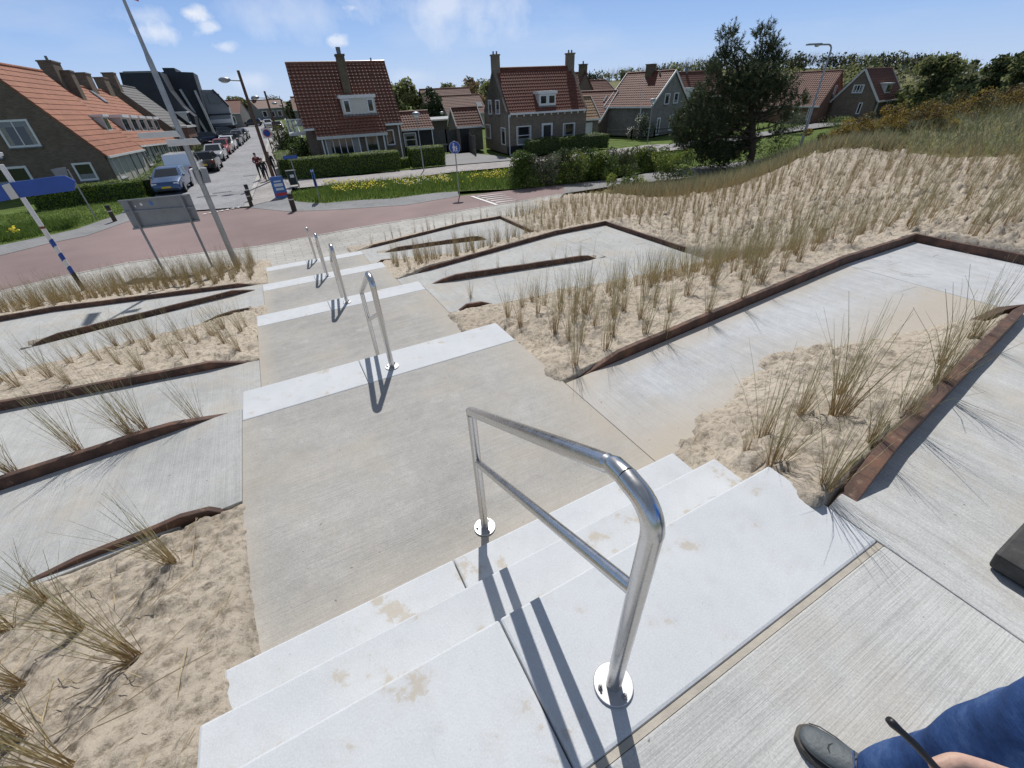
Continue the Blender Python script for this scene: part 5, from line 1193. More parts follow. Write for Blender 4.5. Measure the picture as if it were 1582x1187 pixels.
# --- bigger gabled house
E_ = house('big_gabled_house', 'larger gabled house with square chimney and white verge boards beside pine', (38.53, 40.24), 14.6, 7.42, 5.94, -.18, 2.67, 'y', 'grey_brick', 'red_pantile', .25, .12, (.24, .33, .035), boards='white_paint')
opening(E_, 'front', (1026, 160.5), (1034.5, 145.5), 1, 1); opening(E_, 'front', (1040, 159), (1048, 144.5), 1, 1)
opening(E_, 'front', (1013, 207), (1019, 184), 1, 1, 'white_paint', 'dark_door', 'door', .14, False); opening(E_, 'front', (1032, 201), (1043, 178), 2, 1)
q = E_.slope(1003, 117); chimney(E_, q[0]+.15, q[1], q[2]-.4, E_.hr+.65, .8, .8, 'mossy_brick', 0)
q = E_.slope(1019, 116); MB().tube([tuple(q), tuple(q+np.array([0, 0, .35]))], .09, 8).obj('vent_pipe', 'lead', E_.t)
E2 = house('dormer_house', 'brown roofed house with white three-pane dormer behind the pine', (51.43, 48.38), -10.5, 7.5, 5.4, .2, 2.67, 'x', 'brown_brick', 'brown_tile', .25, .1, (.24, .33, .03))
dormer(E2, (1059, 152), (1071, 138), 3); chimney(E2, 2.0, 2.7, E2.hr-.3, E2.hr+.5, .3, .3, 'lead', 0)
# --- houses right of the pine
F_ = house('brick_house', 'red brick house with pale red roof behind the tall right lamp', (62.19, 42.48), -77, 5.55, 8.0, -1.21, 2.08, 'x', 'red_brick', 'pale_red_tile', .25, .08, (.24, .33, .04))
opening(F_, 'right', (1287, 145), (1293, 133), 1, 1); opening(F_, 'right', (1276, 182), (1287, 162), 2, 2); opening(F_, 'front', (1247, 184), (1252, 164), 1, 1)
F2 = house('low_annex', 'low red roofed annex half hidden by the pine branches', (62.6, 47.6), -77, 4.9, 5.5, -1.8, .6, 'x', 'red_brick', 'pale_red_tile', .2, .08, (.24, .33, .04))
opening(F2, 'front', (1199, 176), (1205, 169), 1, 1)
I_ = house('right_gabled_house', 'brown gabled house with small white dormer above the gorse at right', (66.64, 37.38), -83, 4.63, 7.67, -.77, 2.1, 'y', 'brown_brick', 'brown_tile', .25, .1, (.24, .33, .03), boards='off_white_board')
opening(I_, 'front', (1317, 143), (1335, 132), 3, 1); opening(I_, 'front', (1323, 175), (1332, 160), 1, 1); opening(I_, 'right', (1350, 174), (1357, 158), 1, 1); opening(I_, 'right', (1367, 168), (1377, 156), 2, 1)
MB().box(-2.2, .05, .4, 4.5, 0, 2.6).obj('link_block', 'brown_brick', I_.t); MB().box(-2.3, .05, .3, 4.6, 2.6, 2.75).obj('flat_roof', 'off_white_board', I_.t)
H_ = I_
cs, u, z = H_.c, H_.u, np.array([0, 0, 1.])
# dormer on its right-hand slope
def rs(a, b): return H_.plane(a, b, tuple(cs*(H_.Lc+.25)+z*(H_.he-.25*H_.sl)), tuple(np.array([H_.sl, 0, 1.])/math.hypot(H_.sl, 1)))
A = rs(1369, 144)
dm = MB().prism([(A[0]+.05, A[1]-.7, A[2]-.1), (A[0]+.05, A[1]-.7, A[2]+.95), (A[0]-.95, A[1]-.7, A[2]+.95)], (0, 1.6, 0)).obj('dormer', 'off_white_board', H_.t)
MB().box(A[0]-.95, A[0]+.2, A[1]-.8, A[1]+1.0, A[2]+.95, A[2]+1.05).obj('dormer_roof', 'white_paint', dm); MB().box(A[0]+.06, A[0]+.09, A[1]-.5, A[1]+.7, A[2]+.15, A[2]+.85).obj('pane', 'window_glass', dm)
# --- roofs farther back
K1 = house('brown_roof_house', 'low brown roofed house behind the fence with one skylight', (27.2, 72.0), -4, 6.6, 7, -1.0, 1.15, 'x', 'pale_render', 'brown_tile', .25, .1, (.3, .36, .03)); skylight(K1, (738, 166), (742, 159))
K2 = house('rear_brown_roof_house', 'second brown roofed house peeping over the first behind the fence', (28, 84.0), -4, 9, 6, .2, 2.2, 'x', 'red_brick', 'brown_tile', .2, .1, (.3, .36, .03))
K3 = house('chimney_gable_house', 'dark gable with a chimney just right of the two-chimney house', (38.81, 55.03), 4.9, 3.4, 8.0, 1.0, 3.13, 'y', 'brown_brick', 'brown_tile', .2, .08, (.3, .36, .03)); chimney(K3, K3.w/2, .5, K3.hr-.4, K3.hr+.8, .8, .8, 'mossy_brick', 1)
K4 = house('white_verge_house', 'brown roof with white verge boards between gables farther back', (46.6, 61.5), 10, 5.6, 5, .6, 2.3, 'x', 'brown_brick', 'brown_tile', .2, .08, (.3, .36, .03), boards='off_white_board')
K5 = house('flat_roof_shed', 'low flat-roofed white trimmed shed behind the timber fence', (15.8, 53.0), -4, 6.5, 4, -.75, -.6, 'x', 'grey_timber', 'lead', .2, .1, fine=False, ridgecap=False)

# --- terrace on the left
T1 = house('terrace_end_house', 'end terrace house at left with orange tiled roof and dark brick gable', (G(185, 288, ZS)[0]-7.9*math.cos(R(-6)), G(185, 288, ZS)[1]-7.9*math.sin(R(-6))), -6, 7.9, 8.2, -.96, 4.36, 'y', 'brown_brick', 'orange_tile', .2, .06, (.33, .40, .012), gutter='white_paint', tilt=1.6)
opening(T1, 'front', (20, 226), (38, 187), 2, 1, fw=.12) if False else None
def rect_front(H, pts, **k):
    A = [H.front(*p) for p in pts]; x0 = (A[0][0]+A[3][0])/2; x1 = (A[1][0]+A[2][0])/2; z0 = (A[0][2]+A[1][2])/2; z1 = (A[2][2]+A[3][2])/2
    return opening_at(H.t, np.array([0, 0, 0.]), np.array([1., 0, 0]), np.array([0, -1., 0]), x0, x1, z0, z1, **k)
rect_front(T1, [(19, 226), (60, 223), (40, 188), (-8, 189)], nx=2, fw=.12)
rect_front(T1, [(0, 297), (52, 281), (37, 260), (-20, 264)], nx=1, fw=.14)
rect_front(T1, [(128, 277), (151, 275), (137, 254), (113, 255)], nx=1, fw=.12)
rect_front(T1, [(-75, 245), (3, 244), (-4, 236), (-80, 236)], nx=1, fw=.1)
def rslope(H):          # map pixels to the street-side slope of a ridge-y house
    p = H.c*(H.Lc+.2)+np.array([0, 0, H.he-.2*H.sl]); nn = np.array([H.sl, 0, 1.]); nn /= np.linalg.norm(nn)
    return (lambda a, b: H.plane(a, b, tuple(p), tuple(nn))), nn
def rdormer(H, bl, w_, h_, nwin=1, front='white_paint'):
    f, nn = rslope(H); A = f(*bl); x = A[0]-.02; y0 = A[1]; xb = x-h_/H.sl-.05; zb, zt = A[2], A[2]+h_
    d = MB().prism([(x, y0, zb-.12), (x, y0, zt), (xb, y0, zt)], (0, w_, 0)).obj('dormer', 'off_white_board', H.t)
    MB().box(xb-.05, x+.18, y0-.1, y0+w_+.1, zt, zt+.16).obj('dormer_roof', front, d)
    MB().box(x, x+.03, y0, y0+w_, zb-.05, zt).obj('front_board', front, d)
    for i in range(nwin):
        a, b = y0+w_*i/nwin+.1, y0+w_*(i+1)/nwin-.1
        MB().box(x+.03, x+.045, a, b, zb+.15, zt-.1).obj('pane', 'window_glass', d)
    MB().hexa([(x-.02, y0-.05, zb-.06), (x+.4, y0-.05, zb-.06-.4*H.sl), (x+.4, y0+w_+.05, zb-.06-.4*H.sl), (x-.02, y0+w_+.05, zb-.06), (x-.02, y0-.05, zb), (x+.4, y0-.05, zb-.4*H.sl), (x+.4, y0+w_+.05, zb-.4*H.sl), (x-.02, y0+w_+.05, zb)]).obj('apron', 'lead', d)
    return d
rdormer(T1, (168, 203), 1.0, 1.0, 1)
for y0, y1, z0, z1, mt, gl in ((1.0, 2.1, .5, 2.0, 'white_paint', 'window_glass'), (3.6, 4.6, .05, 2.05, 'off_white_board', 'window_glass'), (5.0, 6.6, .05, 2.05, 'blue_door', 'window_glass')):
    opening_at(T1.t, np.array([T1.w, 0, 0.]), np.array([0, 1., 0]), np.array([1., 0, 0]), y0, y1, z0, z1, 1, 1, mt, gl, 'window', .1, True)
MB().box(T1.w, T1.w+.03, .3, 8.0, 0, 2.1).obj('wall_panel', 'pale_render', T1.t)
ex, ey = T1.wl((1, 0, 0)), T1.wl((0, 1, 0))
q = T1.o+ey*8.3-ex*.2
T2 = house('terrace_house', 'orange roofed terrace house with a row of white topped dormers and solar panel', (q[0], q[1]), -5, 7.9, 14.5, -.96, 3.6, 'y', 'grey_brick', 'orange_tile', .2, .05, (.33, .40, .012), gutter='white_paint', tilt=2.6)
f2, n2 = rslope(T2)
for i in range(5): rdormer(T2, (200+i*1, 207-i*.2), .1, .1) if False else None
for k in range(5):
    xk = T2.Lc*.5+T2.Lc*.5*.80; A = np.array([xk, 2.0+k*2.5, T2.he+(T2.Lc-xk)*T2.sl]); x = A[0]; h_ = 1.05; w_ = 1.6; xb = x-h_/T2.sl; zb = A[2]; zt = zb+h_
    d = MB().prism([(x, A[1], zb-.12), (x, A[1], zt), (xb, A[1], zt)], (0, w_, 0)).obj('dormer', 'pale_render', T2.t)
    MB().box(xb, x+.25, A[1]-.1, A[1]+w_+.1, zt, zt+.22).obj('dormer_roof', 'white_paint', d); MB().box(x, x+.03, A[1], A[1]+w_, zb-.1, zt).obj('front_board', 'white_paint', d)
    for a_ in (.15, .85): MB().box(x+.03, x+.05, A[1]+a_, A[1]+a_+.6, zb+.1, zt-.1).obj('pane', 'window_glass', d)
A = f2(224, 168); u_, s_ = np.array([0, 1., 0]), np.array([-1, 0, T2.sl])/math.hypot(1, T2.sl)
so_ = MB().cbox(A+n2*.12+u_*.9, u_*2.2, s_*1.1, n2*.04).obj('solar_panel', 'solar_blue', T2.t)
A = f2(152, 151); sk_ = MB().cbox(A+n2*.08, u_*.4, s_*.6, n2*.06).obj('skylight', 'lead', T2.t); MB().cbox(A+n2*.15, u_*.33, s_*.52, n2*.015).obj('pane', 'blind_glass', sk_)
chimney(T2, T2.w/2, 2.6, T2.hr-.8, T2.hr+1.35, .9, 1.7, 'brown_brick', 1, .1, .35); chimney(T2, T2.w/2+.75, 2.9, T2.hr-1.9, T2.hr+.75, .7, .8, 'brown_brick', 0); chimney(T2, T2.w/2, 8.9, T2.hr-.6, T2.hr+1.1, .8, 1.4, 'brown_brick', 0); chimney(T2, T2.w/2, 13.4, T2.hr-.6, T2.hr+1.1, .8, 1.4, 'brown_brick', 0)
for y in (1, 4.4, 8, 11.4):
    opening_at(T2.t, np.array([T2.w, 0, 0.]), np.array([0, 1., 0]), np.array([1., 0, 0]), y, y+1.5, .5, 2.0, 2, 1, 'white_paint', 'window_glass', 'window', .1); opening_at(T2.t, np.array([T2.w, 0, 0.]), np.array([0, 1., 0]), np.array([1., 0, 0]), y+2.0, y+2.8, .05, 2.05, 1, 1, 'white_paint', 'dark_door', 'door', .08, False)
q = T2.o+T2.wl((0, 15.5, 0))
T3 = house('slate_roof_house', 'grey slate roofed house with dark gable and tall chimney on the street', (q[0], q[1]), -4, 7.9, 9.5, -.6, 3.7, 'y', 'brown_brick', 'slate_tile', .2, .05, (.33, .40, .012), tilt=1.5)
chimney(T3, T3.w/2+.2, .6, T3.hr-1.2, T3.hr+.9, 1.0, 1.0, 'brown_brick', 0); rdormer(T3, (293, 190), 2.4, 1.2, 2)
MB().box(T3.w, T3.w+1.2, 0.5, 6, 0, 2.6).obj('bay_window', 'red_brick', T3.t); MB().box(T3.w-.1, T3.w+1.4, .3, 6.2, 2.6, 2.8).obj('bay_roof', 'off_white_board', T3.t)
# modern dark block and grey block further down: real volumes behind each other
def block(name, label, poly_px, y, depth, mat, z0=ZS):
    Q = [PL(u, v, (0, y, 0), (0, 1, 0)) for u, v in poly_px]; o = np.array([Q[0][0], y, ZS]); t = thing(name, label, 'building', tuple(o))
    Q = [q-o for q in Q]; MB().prism([tuple(q) for q in Q], (0, depth, 0)).obj('wall', mat, t); return t, o
t, o = block('dark_building', 'tall dark clad modern building rising behind the orange terrace roofs', [(214, 217), (184, 112), (246, 111), (262, 140), (282, 165), (300, 180), (308, 217)], 84, 9, 'navy_cladding')
f = lambda u, v, y: tuple(PL(u, v, (0, y, 0), (0, 1, 0))-o)
MB().box(*(sorted((f(190, 112, 84)[0], f(244, 112, 84)[0]))), -.05, .6, f(215, 113, 84)[2], f(215, 110, 84)[2]).obj('roof_edge', 'lead', t)
t, o = block('stepped_dark_building', 'stepped dark building with rooftop box and sloping pale trim', [(330, 212), (310, 150), (298, 112), (272, 111), (269, 105), (250, 105), (253, 111), (248, 112), (268, 150), (300, 212)], 92, 9, 'navy_cladding')
f = lambda u, v, y: tuple(PL(u, v, (0, y, 0), (0, 1, 0))-o)
for a, b in (((278, 138), (324, 212)), ((301, 140), (334, 212))): MB().bar(np.array(f(*a, 91.8)), np.array(f(*b, 91.8)), .3, .5, up=(0, 1, 0)).obj('sloping_trim', 'off_white_board', t)
for (u, v) in ((285, 170), (296, 188)):
    q = f(u, v, 91.9); MB().box(q[0]-.9, q[0]+.9, q[1]-.1, q[1], q[2]-.5, q[2]+.6).obj('window', 'window_glass', t)
t, o = block('grey_shop_building', 'light grey gabled shop building with white signboard at the street bend', [(318, 212), (300, 150), (310, 139), (328, 139), (353, 165), (364, 210)], 98, 12, 'grey_render')
f = lambda u, v, y: tuple(PL(u, v, (0, y, 0), (0, 1, 0))-o)
MB().bar(np.array(f(328, 138.5, 97.9)), np.array(f(354, 165, 97.9)), .25, .3, up=(0, 1, 0)).obj('roof_edge', 'navy_cladding', t)
a, b = f(326, 191, 97.9), f(359, 186, 97.9); MB().box(a[0], b[0], a[1]-.2, a[1], a[2]-.05, b[2]+.25).obj('signboard', 'sign_white', t)
q = f(331, 152, 97.9); MB().box(q[0]-.9, q[0]+.9, q[1]-.06, q[1]+.05, q[2]-.7, q[2]+.6).obj('window', 'window_glass', t)
a, b = f(322, 178, 97.9), f(357, 176, 97.9); MB().box(a[0], b[0], a[1]-.08, a[1], a[2]-.1, a[2]+.1).obj('storey_band', 'navy_cladding', t)
q = f(343, 200, 97.9); MB().box(q[0]-2.2, q[0]+2.2, q[1]-.08, q[1], 0, q[2]+.5).obj('shop_window', 'window_glass', t)
# far street houses
for i, (x, y, a, w_, d_, ze, zr, wl_, rf, lb) in enumerate([(9.5, 120, -6, 9, 9, -.3, 2.0, 'grey_brick', 'brown_tile', 'distant grey brick house with brown roof down the street, right side'), (-9, 128, -10, 8, 10, -.4, 1.9, 'grey_brick', 'red_pantile', 'distant grey house with red roof at the left of the street end'),
        (3.5, 165, 20, 9, 8, -.2, 1.7, 'grey_brick', 'brown_tile', 'distant red roofed house closing the end of the street'), (16, 150, 0, 10, 9, -.2, 2.0, 'red_brick', 'brown_tile', 'distant brick house behind the balcony of the glossy roofed house'), (-4, 172, 10, 7, 8, -.2, 1.9, 'grey_render', 'slate_tile', 'distant grey house with slate roof by the trees at street end')]):
    Hx = house('distant_house', lb, (x, y), a, w_, d_, ze, zr, 'x', wl_, rf, .2, .1, (.4, .5, .03), fine=False, group='small houses down the street')
    for k in range(3): opening_at(Hx.t, np.array([0, 0, 0.]), np.array([1., 0, 0]), np.array([0, -1., 0]), 1+k*2.2, 2.2+k*2.2, .8, 2.1, 1, 1, 'white_paint', 'window_glass', 'window', .12)
    chimney(Hx, 1.5, d_/2, Hx.hr-.3, Hx.hr+1.0, .7, .7, 'mossy_brick', 0)
# fences
def fence(label, pts, h, mat, board=True, name='timber_fence', cat='fence', rails=0):
    P = [np.array(p) for p in pts]; t = thing(name, label, cat, tuple(P[0])); o = P[0]
    for i in range(len(P)-1):
        a, b = P[i]-o, P[i+1]-o; L = np.linalg.norm(b-a); n = max(1, int(L/1.8)); u = (b-a)/L
        for k in range(n+1): q = a+(b-a)*k/n; MB().box(q[0]-.06, q[0]+.06, q[1]-.06, q[1]+.06, 0, h+.08).obj('post', mat, t)
        if board:
            m = MB(); nb = int(L/.16)
            for k in range(nb): q = a+u*(k+.5)*L/nb; m.cbox(q+np.array([0, 0, h/2-.02*math.sin(k*2.3)]), u*.075, np.array([-u[1], u[0], 0])*.012, (0, 0, h/2-.03))
            m.obj('boarding', mat, t)
        for r_ in range(rails): MB().bar(a+np.array([0, 0, h*(.45+.45*r_)]), b+np.array([0, 0, h*(.45+.45*r_)]), .05, .12).obj('rail', mat, t)
    return t
fence('dark weathered close-boarded fence between black annex and two-chimney house', [P3(660, 239), P3(692, 236), P3(722, 231)], 1.9, 'grey_timber')
fence('grey weathered side fence running beside the two-chimney house', [P3(722, 231), P3(735, 240)], 1.5, 'grey_timber', name='side_fence')
fence('low rustic post-and-rail fence in front of the gabled houses', [P3(938, 214), P3(975, 215), P3(1010, 213), P3(1045, 210)], .85, 'grey_timber', False, 'rail_fence', rails=2)

# ================================================================== cars
def car(paint, label, x, y, rz, L=4.2, W=1.75, Ht=1.48, kind='hatch'):
    t = thing('parked_car' if kind != 'van' else 'parked_van', label, 'car' if kind != 'van' else 'van', (x, y, ZS+.03), rz, 'vehicles parked along the side street')
    hw = W/2
    # stations front (+y) to rear: y, bottom, top, half width
    if kind == 'van': st = [(L/2, .35, .62, .80), (L/2-.08, .25, .86, .90), (L/2-.75, .22, 1.05, .97), (L/2-1.0, .22, 1.08, 1), (-L/2+.1, .22, 1.1, 1), (-L/2, .3, 1.08, .97)]
    elif kind == 'sedan': st = [(L/2, .35, .58, .78), (L/2-.12, .24, .72, .90), (L/2-.9, .2, .86, .98), (L/2-1.35, .2, .93, 1), (-L/2+1.0, .2, .96, 1), (-L/2+.2, .24, .93, .95), (-L/2, .36, .86, .86)]
    else: st = [(L/2, .35, .60, .80), (L/2-.1, .24, .76, .91), (L/2-.75, .2, .90, .98), (L/2-1.05, .2, .96, 1), (-L/2+.6, .2, .99, 1), (-L/2+.1, .24, .98, .97), (-L/2, .36, .94, .90)]
    m = MB(); V = []; k = 8
    for (yy, zb, zt, f) in st:
        h = hw*f; V += [(-h*.86, yy, zb), (h*.86, yy, zb), (h*.99, yy, zb+.14), (h, yy, (zb+zt)/2), (h*.96, yy, zt-.05), (h*.86, yy, zt), (-h*.86, yy, zt), (-h*.96, yy, zt-.05), (-h, yy, (zb+zt)/2), (-h*.99, yy, zb+.14)]
    k = 10; F = []
    for i in range(len(st)-1):
        for j in range(k): F.append((i*k+j, i*k+(j+1) % k, (i+1)*k+(j+1) % k, (i+1)*k+j))
    F += [tuple(range(k-1, -1, -1)), tuple(range((len(st)-1)*k, len(st)*k))]
    m.add(V, F)
    zc = .93 if kind != 'van' else 1.05
    if kind == 'van': g = [(L/2-.95, L/2-1.55), (-L/2+.04, -L/2+.14)]
    elif kind == 'sedan': g = [(L/2-1.2, L/2-2.0), (-L/2+.55, -L/2+1.25)]
    else: g = [(L/2-1.1, L/2-1.95), (-L/2+.12, -L/2+.5)]
    yf, yft = g[0]; yr, yrt = g[1]; h0, h1 = hw*.94, hw*.78 if kind != 'van' else hw*.88; zt = Ht
    ym, = [(yft+yrt)/2]
    m.add([(-h0, yr, zc), (h0, yr, zc), (h0, yf, zc), (-h0, yf, zc), (-h1, yrt, zt-.03), (h1, yrt, zt-.03), (h1, yft, zt-.05), (-h1, yft, zt-.05), (-h1*.9, ym, zt), (h1*.9, ym, zt)],
          [(0, 1, 5, 4), (2, 3, 7, 6), (1, 2, 6, 9, 5), (3, 0, 4, 8, 7), (4, 5, 9, 8), (8, 9, 6, 7)])
    body = m.obj('body', paint, t, bevel=.03)
    for p in body.data.polygons: p.use_smooth = True
    body.data.set_sharp_from_angle(angle=R(32))
    def lerp(a, b, q): return tuple(a[i]+(b[i]-a[i])*q for i in range(3))
    def quad(name, A, B_, C_, D_, mat, par, nn, off=.012):
        P = [np.array(q)+np.array(nn)*off for q in (A, B_, C_, D_)]; return MB().prism(P, np.array(nn)*.01).obj(name, mat, par)
    a0, a1, b0, b1 = (-h0, yf, zc), (h0, yf, zc), (-h1, yft, zt-.05), (h1, yft, zt-.05)
    nf = (0, .6, .8) if kind != 'van' else (0, .8, .6)
    def inset(A, B_, C_, D_, s=.08, sb=.06): 
        return lerp(lerp(A, B_, s), lerp(D_, C_, s), sb), lerp(lerp(B_, A, s), lerp(C_, D_, s), sb), lerp(lerp(C_, D_, s), lerp(B_, A, s), sb), lerp(lerp(D_, C_, s), lerp(A, B_, s), sb)
    quad('windscreen', *inset(a0, a1, b1, b0), 'car_glass', t, nf)
    r0, r1, s0, s1 = (-h0, yr, zc), (h0, yr, zc), (-h1, yrt, zt-.03), (h1, yrt, zt-.03)
    if kind != 'van': quad('rear_window', *inset(r0, r1, s1, s0), 'car_glass', t, (0, -.8, .6))
    for sgn in (-1, 1):
        nn = (sgn*.97, 0, .2)
        A, B_, C_, D_ = (sgn*h0, yf, zc), (sgn*h0, yr, zc), (sgn*h1, yrt, zt-.03), (sgn*h1, yft, zt-.05)
        A, B_, C_, D_ = inset(A, B_, C_, D_, .06, .1)
        spl = .5 if kind != 'van' else .28
        quad('side_window', A, lerp(A, B_, spl-.02), lerp(D_, C_, spl-.02), D_, 'car_glass', t, nn)
        if kind != 'van': quad('side_window', lerp(A, B_, spl+.02), B_, C_, lerp(D_, C_, spl+.02), 'car_glass', t, nn)
        MB().ball((sgn*(hw+.06), yf-.25, zc+.02), .09, 8, 6, 1, .6, .8).obj('mirror', paint, t, smooth=True)
        for yw in (L/2-.78, -L/2+.75):
            prof = [(.2, -.1), (.29, -.1), (.31, -.06), (.31, .06), (.29, .1), (.2, .1)]
            wv = MB().lathe(prof, 18); wv.v = [(sgn*(hw-.09)+z_, yw+x_, .31+y_) for x_, y_, z_ in wv.v]; wh = wv.obj('wheel', 'tyre', t, auto=40)
            rv = MB().lathe([(.04, 0), (.2, .0), (.2, .02), (.04, .05)], 14); rv.v = [(sgn*(hw+.01+z_*.4), yw+x_, .31+y_) for x_, y_, z_ in rv.v]; rv.obj('rim', 'rim', wh)
        MB().box(*sorted((sgn*hw*.52, sgn*hw*.86)), L/2-.12, L/2-.02, .58, .70).obj('headlight', 'head_clear', t, bevel=.02)
        MB().box(*sorted((sgn*hw*.66, sgn*hw*.93)), -L/2-.02, -L/2+.1, .72 if kind != 'van' else .6, .88 if kind != 'van' else 1.0).obj('tail_light', 'tail_red', t, bevel=.01)
    MB().box(-.26, .26, L/2-.04, L/2+.02, .40, .51).obj('number_plate', 'plate_yellow', t); MB().box(-.26, .26, -L/2-.025, -L/2+.03, .55, .66).obj('number_plate', 'plate_yellow', t)
    MB().box(-hw*.6, hw*.6, L/2-.05, L/2+.012, .27, .38).obj('grille', 'black_plastic', t)
    return t
q = P3(265, 297); car('paint_blue', 'blue car parked facing the viewer beside the left hedge', -5.85, 38.8, math.pi+R(-4), 4.1, 1.78, 1.40)
car('paint_white', 'white panel van seen from behind, parked beyond the blue car', -5.35, 44.3, R(-5), 4.4, 1.85, 1.88, 'van')
car('paint_black', 'black hatchback seen from behind, parked beyond the white van', -4.25, 48.9, R(-4), 4.2, 1.78, 1.5)
car('paint_silver', 'silver car facing the viewer between black hatchback and red car', -3.95, 57.0, math.pi+R(-5), 4.2, 1.75, 1.45, 'sedan')
car('paint_red', 'red car parked just behind the silver one', -3.5, 63.5, math.pi+R(-6), 4.0, 1.7, 1.5)
car('paint_white', 'white hatchback squeezed behind the red car', -3.1, 68.5, math.pi+R(-6), 4.0, 1.7, 1.48)
car('paint_navy', 'dark navy car with glinting windows in the far parked row', -2.5, 74.5, R(-6), 4.3, 1.78, 1.5)
car('paint_grey', 'grey hatchback in the far parked row behind the navy car', -2.0, 80.5, math.pi+R(-6), 4.1, 1.75, 1.5)
car('paint_black', 'last black car of the kerbside row before the bend', -1.5, 86.5, R(-6), 4.2, 1.75, 1.5)
car('paint_black', 'large black estate parked side-on in front of the grey shop', -6.6, 71, R(-62), 4.7, 1.85, 1.55)
car('paint_navy', 'dark blue estate parked at an angle beside the shop', -5.8, 82, R(-62), 4.6, 1.8, 1.5)
car('paint_grey', 'dark grey car parked at an angle below the signboard', -4.2, 96, R(-50), 4.4, 1.8, 1.5)
car('paint_black', 'distant dark car standing crosswise at the street end', 0.6, 128, R(80), 4.3, 1.75, 1.5)
car('paint_silver', 'distant pale car approaching at the far end of the street', 3.6, 118, math.pi, 4.2, 1.75, 1.5)
car('paint_black', 'distant black car on the right side near the far lamps', 4.6, 106, R(0), 4.2, 1.75, 1.5)
# ================================================================== vegetation
def leaves(r, centres, radii, n, size, weights=None, squash=.8, shell=.55, aspect=1.0):
    c = np.array(centres, float); rad = np.array(radii, float); rad = rad if rad.ndim == 2 else np.stack([rad, rad, rad*squash], 1)
    vol = rad.prod(1)**(2/3.); pick = r.choice(len(c), n, p=vol/vol.sum())
    d = r.normal(size=(n, 3)); d /= np.linalg.norm(d, axis=1)[:, None]; q = shell+(1-shell)*r.random(n)**.7
    q = q*(.78+.5*fbm(d[:, 0]*2.3+pick*3.1, d[:, 1]*2.3+d[:, 2]*2.1, 4, 3))
    P = c[pick]+d*rad[pick]*q[:, None]
    a = r.normal(size=(n, 3))+d*.6; a /= np.linalg.norm(a, axis=1)[:, None]; b = np.cross(a, r.normal(size=(n, 3))); b /= np.linalg.norm(b, axis=1)[:, None]; e = np.cross(a, b)
    s = (size*r.uniform(.5, 1.3, n))[:, None]
    V = np.stack([P-b*s*.5*aspect, P-e*s*.28, P+b*s*.5*aspect, P+e*s*.28], 1).reshape(-1, 3)
    return V, np.arange(4*n).reshape(-1, 4)
def limbs(m, r, base, tips, r0, sag=.1):
    base = np.array(base, float)
    for t in tips:
        t = np.array(t, float); k = np.array([base[0], base[1], base[2]+(t[2]-base[2])*r.uniform(.15, .5)])
        mid = (k+t)/2+r.normal(0, .08, 3)*np.linalg.norm(t-k); rr = r0*r.uniform(.25, .5)
        m.tube([k, mid, t], [rr, rr*.65, rr*.2], 6)
def bush(name, label, cat, base, clusters, n, size, mats, wts, group=None, stems=5, stemr=.03, seed=1, stem_mat='bark', foliage='foliage', stem='stem', aspect=1.0, shell=.55, squash=.8, trunk_h=0):
    """clusters in metres relative to the base"""
    r = np.random.default_rng(seed); t = thing(name, label, cat, tuple(base), group=group)
    c = [q[:3] for q in clusters]; rad = [q[3] if len(q) == 4 else q[3:6] for q in clusters]
    V, F = leaves(r, c, rad, n, size, squash=squash, aspect=aspect, shell=shell)
    ci = V.reshape(-1, 4, 3).mean(1); pn = fbm(ci[:, 0]*1.3+seed, ci[:, 1]*1.3+ci[:, 2]*1.1, 6, 3)
    mi = np.searchsorted(np.cumsum(wts)[:-1], np.clip(.5*r.random(n)+ (pn-.5)*1.9+.25, 0, .999))
    fast_obj(foliage, V, F, mats, t, mi)
    m = MB(); hi = max(q[2] for q in c)
    if trunk_h: m.tube([(0, 0, -.2), (0, 0, trunk_h*.5), (.05, .03, trunk_h), (0, 0, hi)], [stemr*1.3, stemr, stemr*.85, stemr*.3], 8)
    tips = [np.array(c[i])+r.normal(0, .1, 3) for i in r.choice(len(c), min(len(c), stems), replace=False)]
    limbs(m, r, (0, 0, trunk_h*.7 if trunk_h else -.1), tips, stemr)
    m.obj(stem, stem_mat, t)
    return t
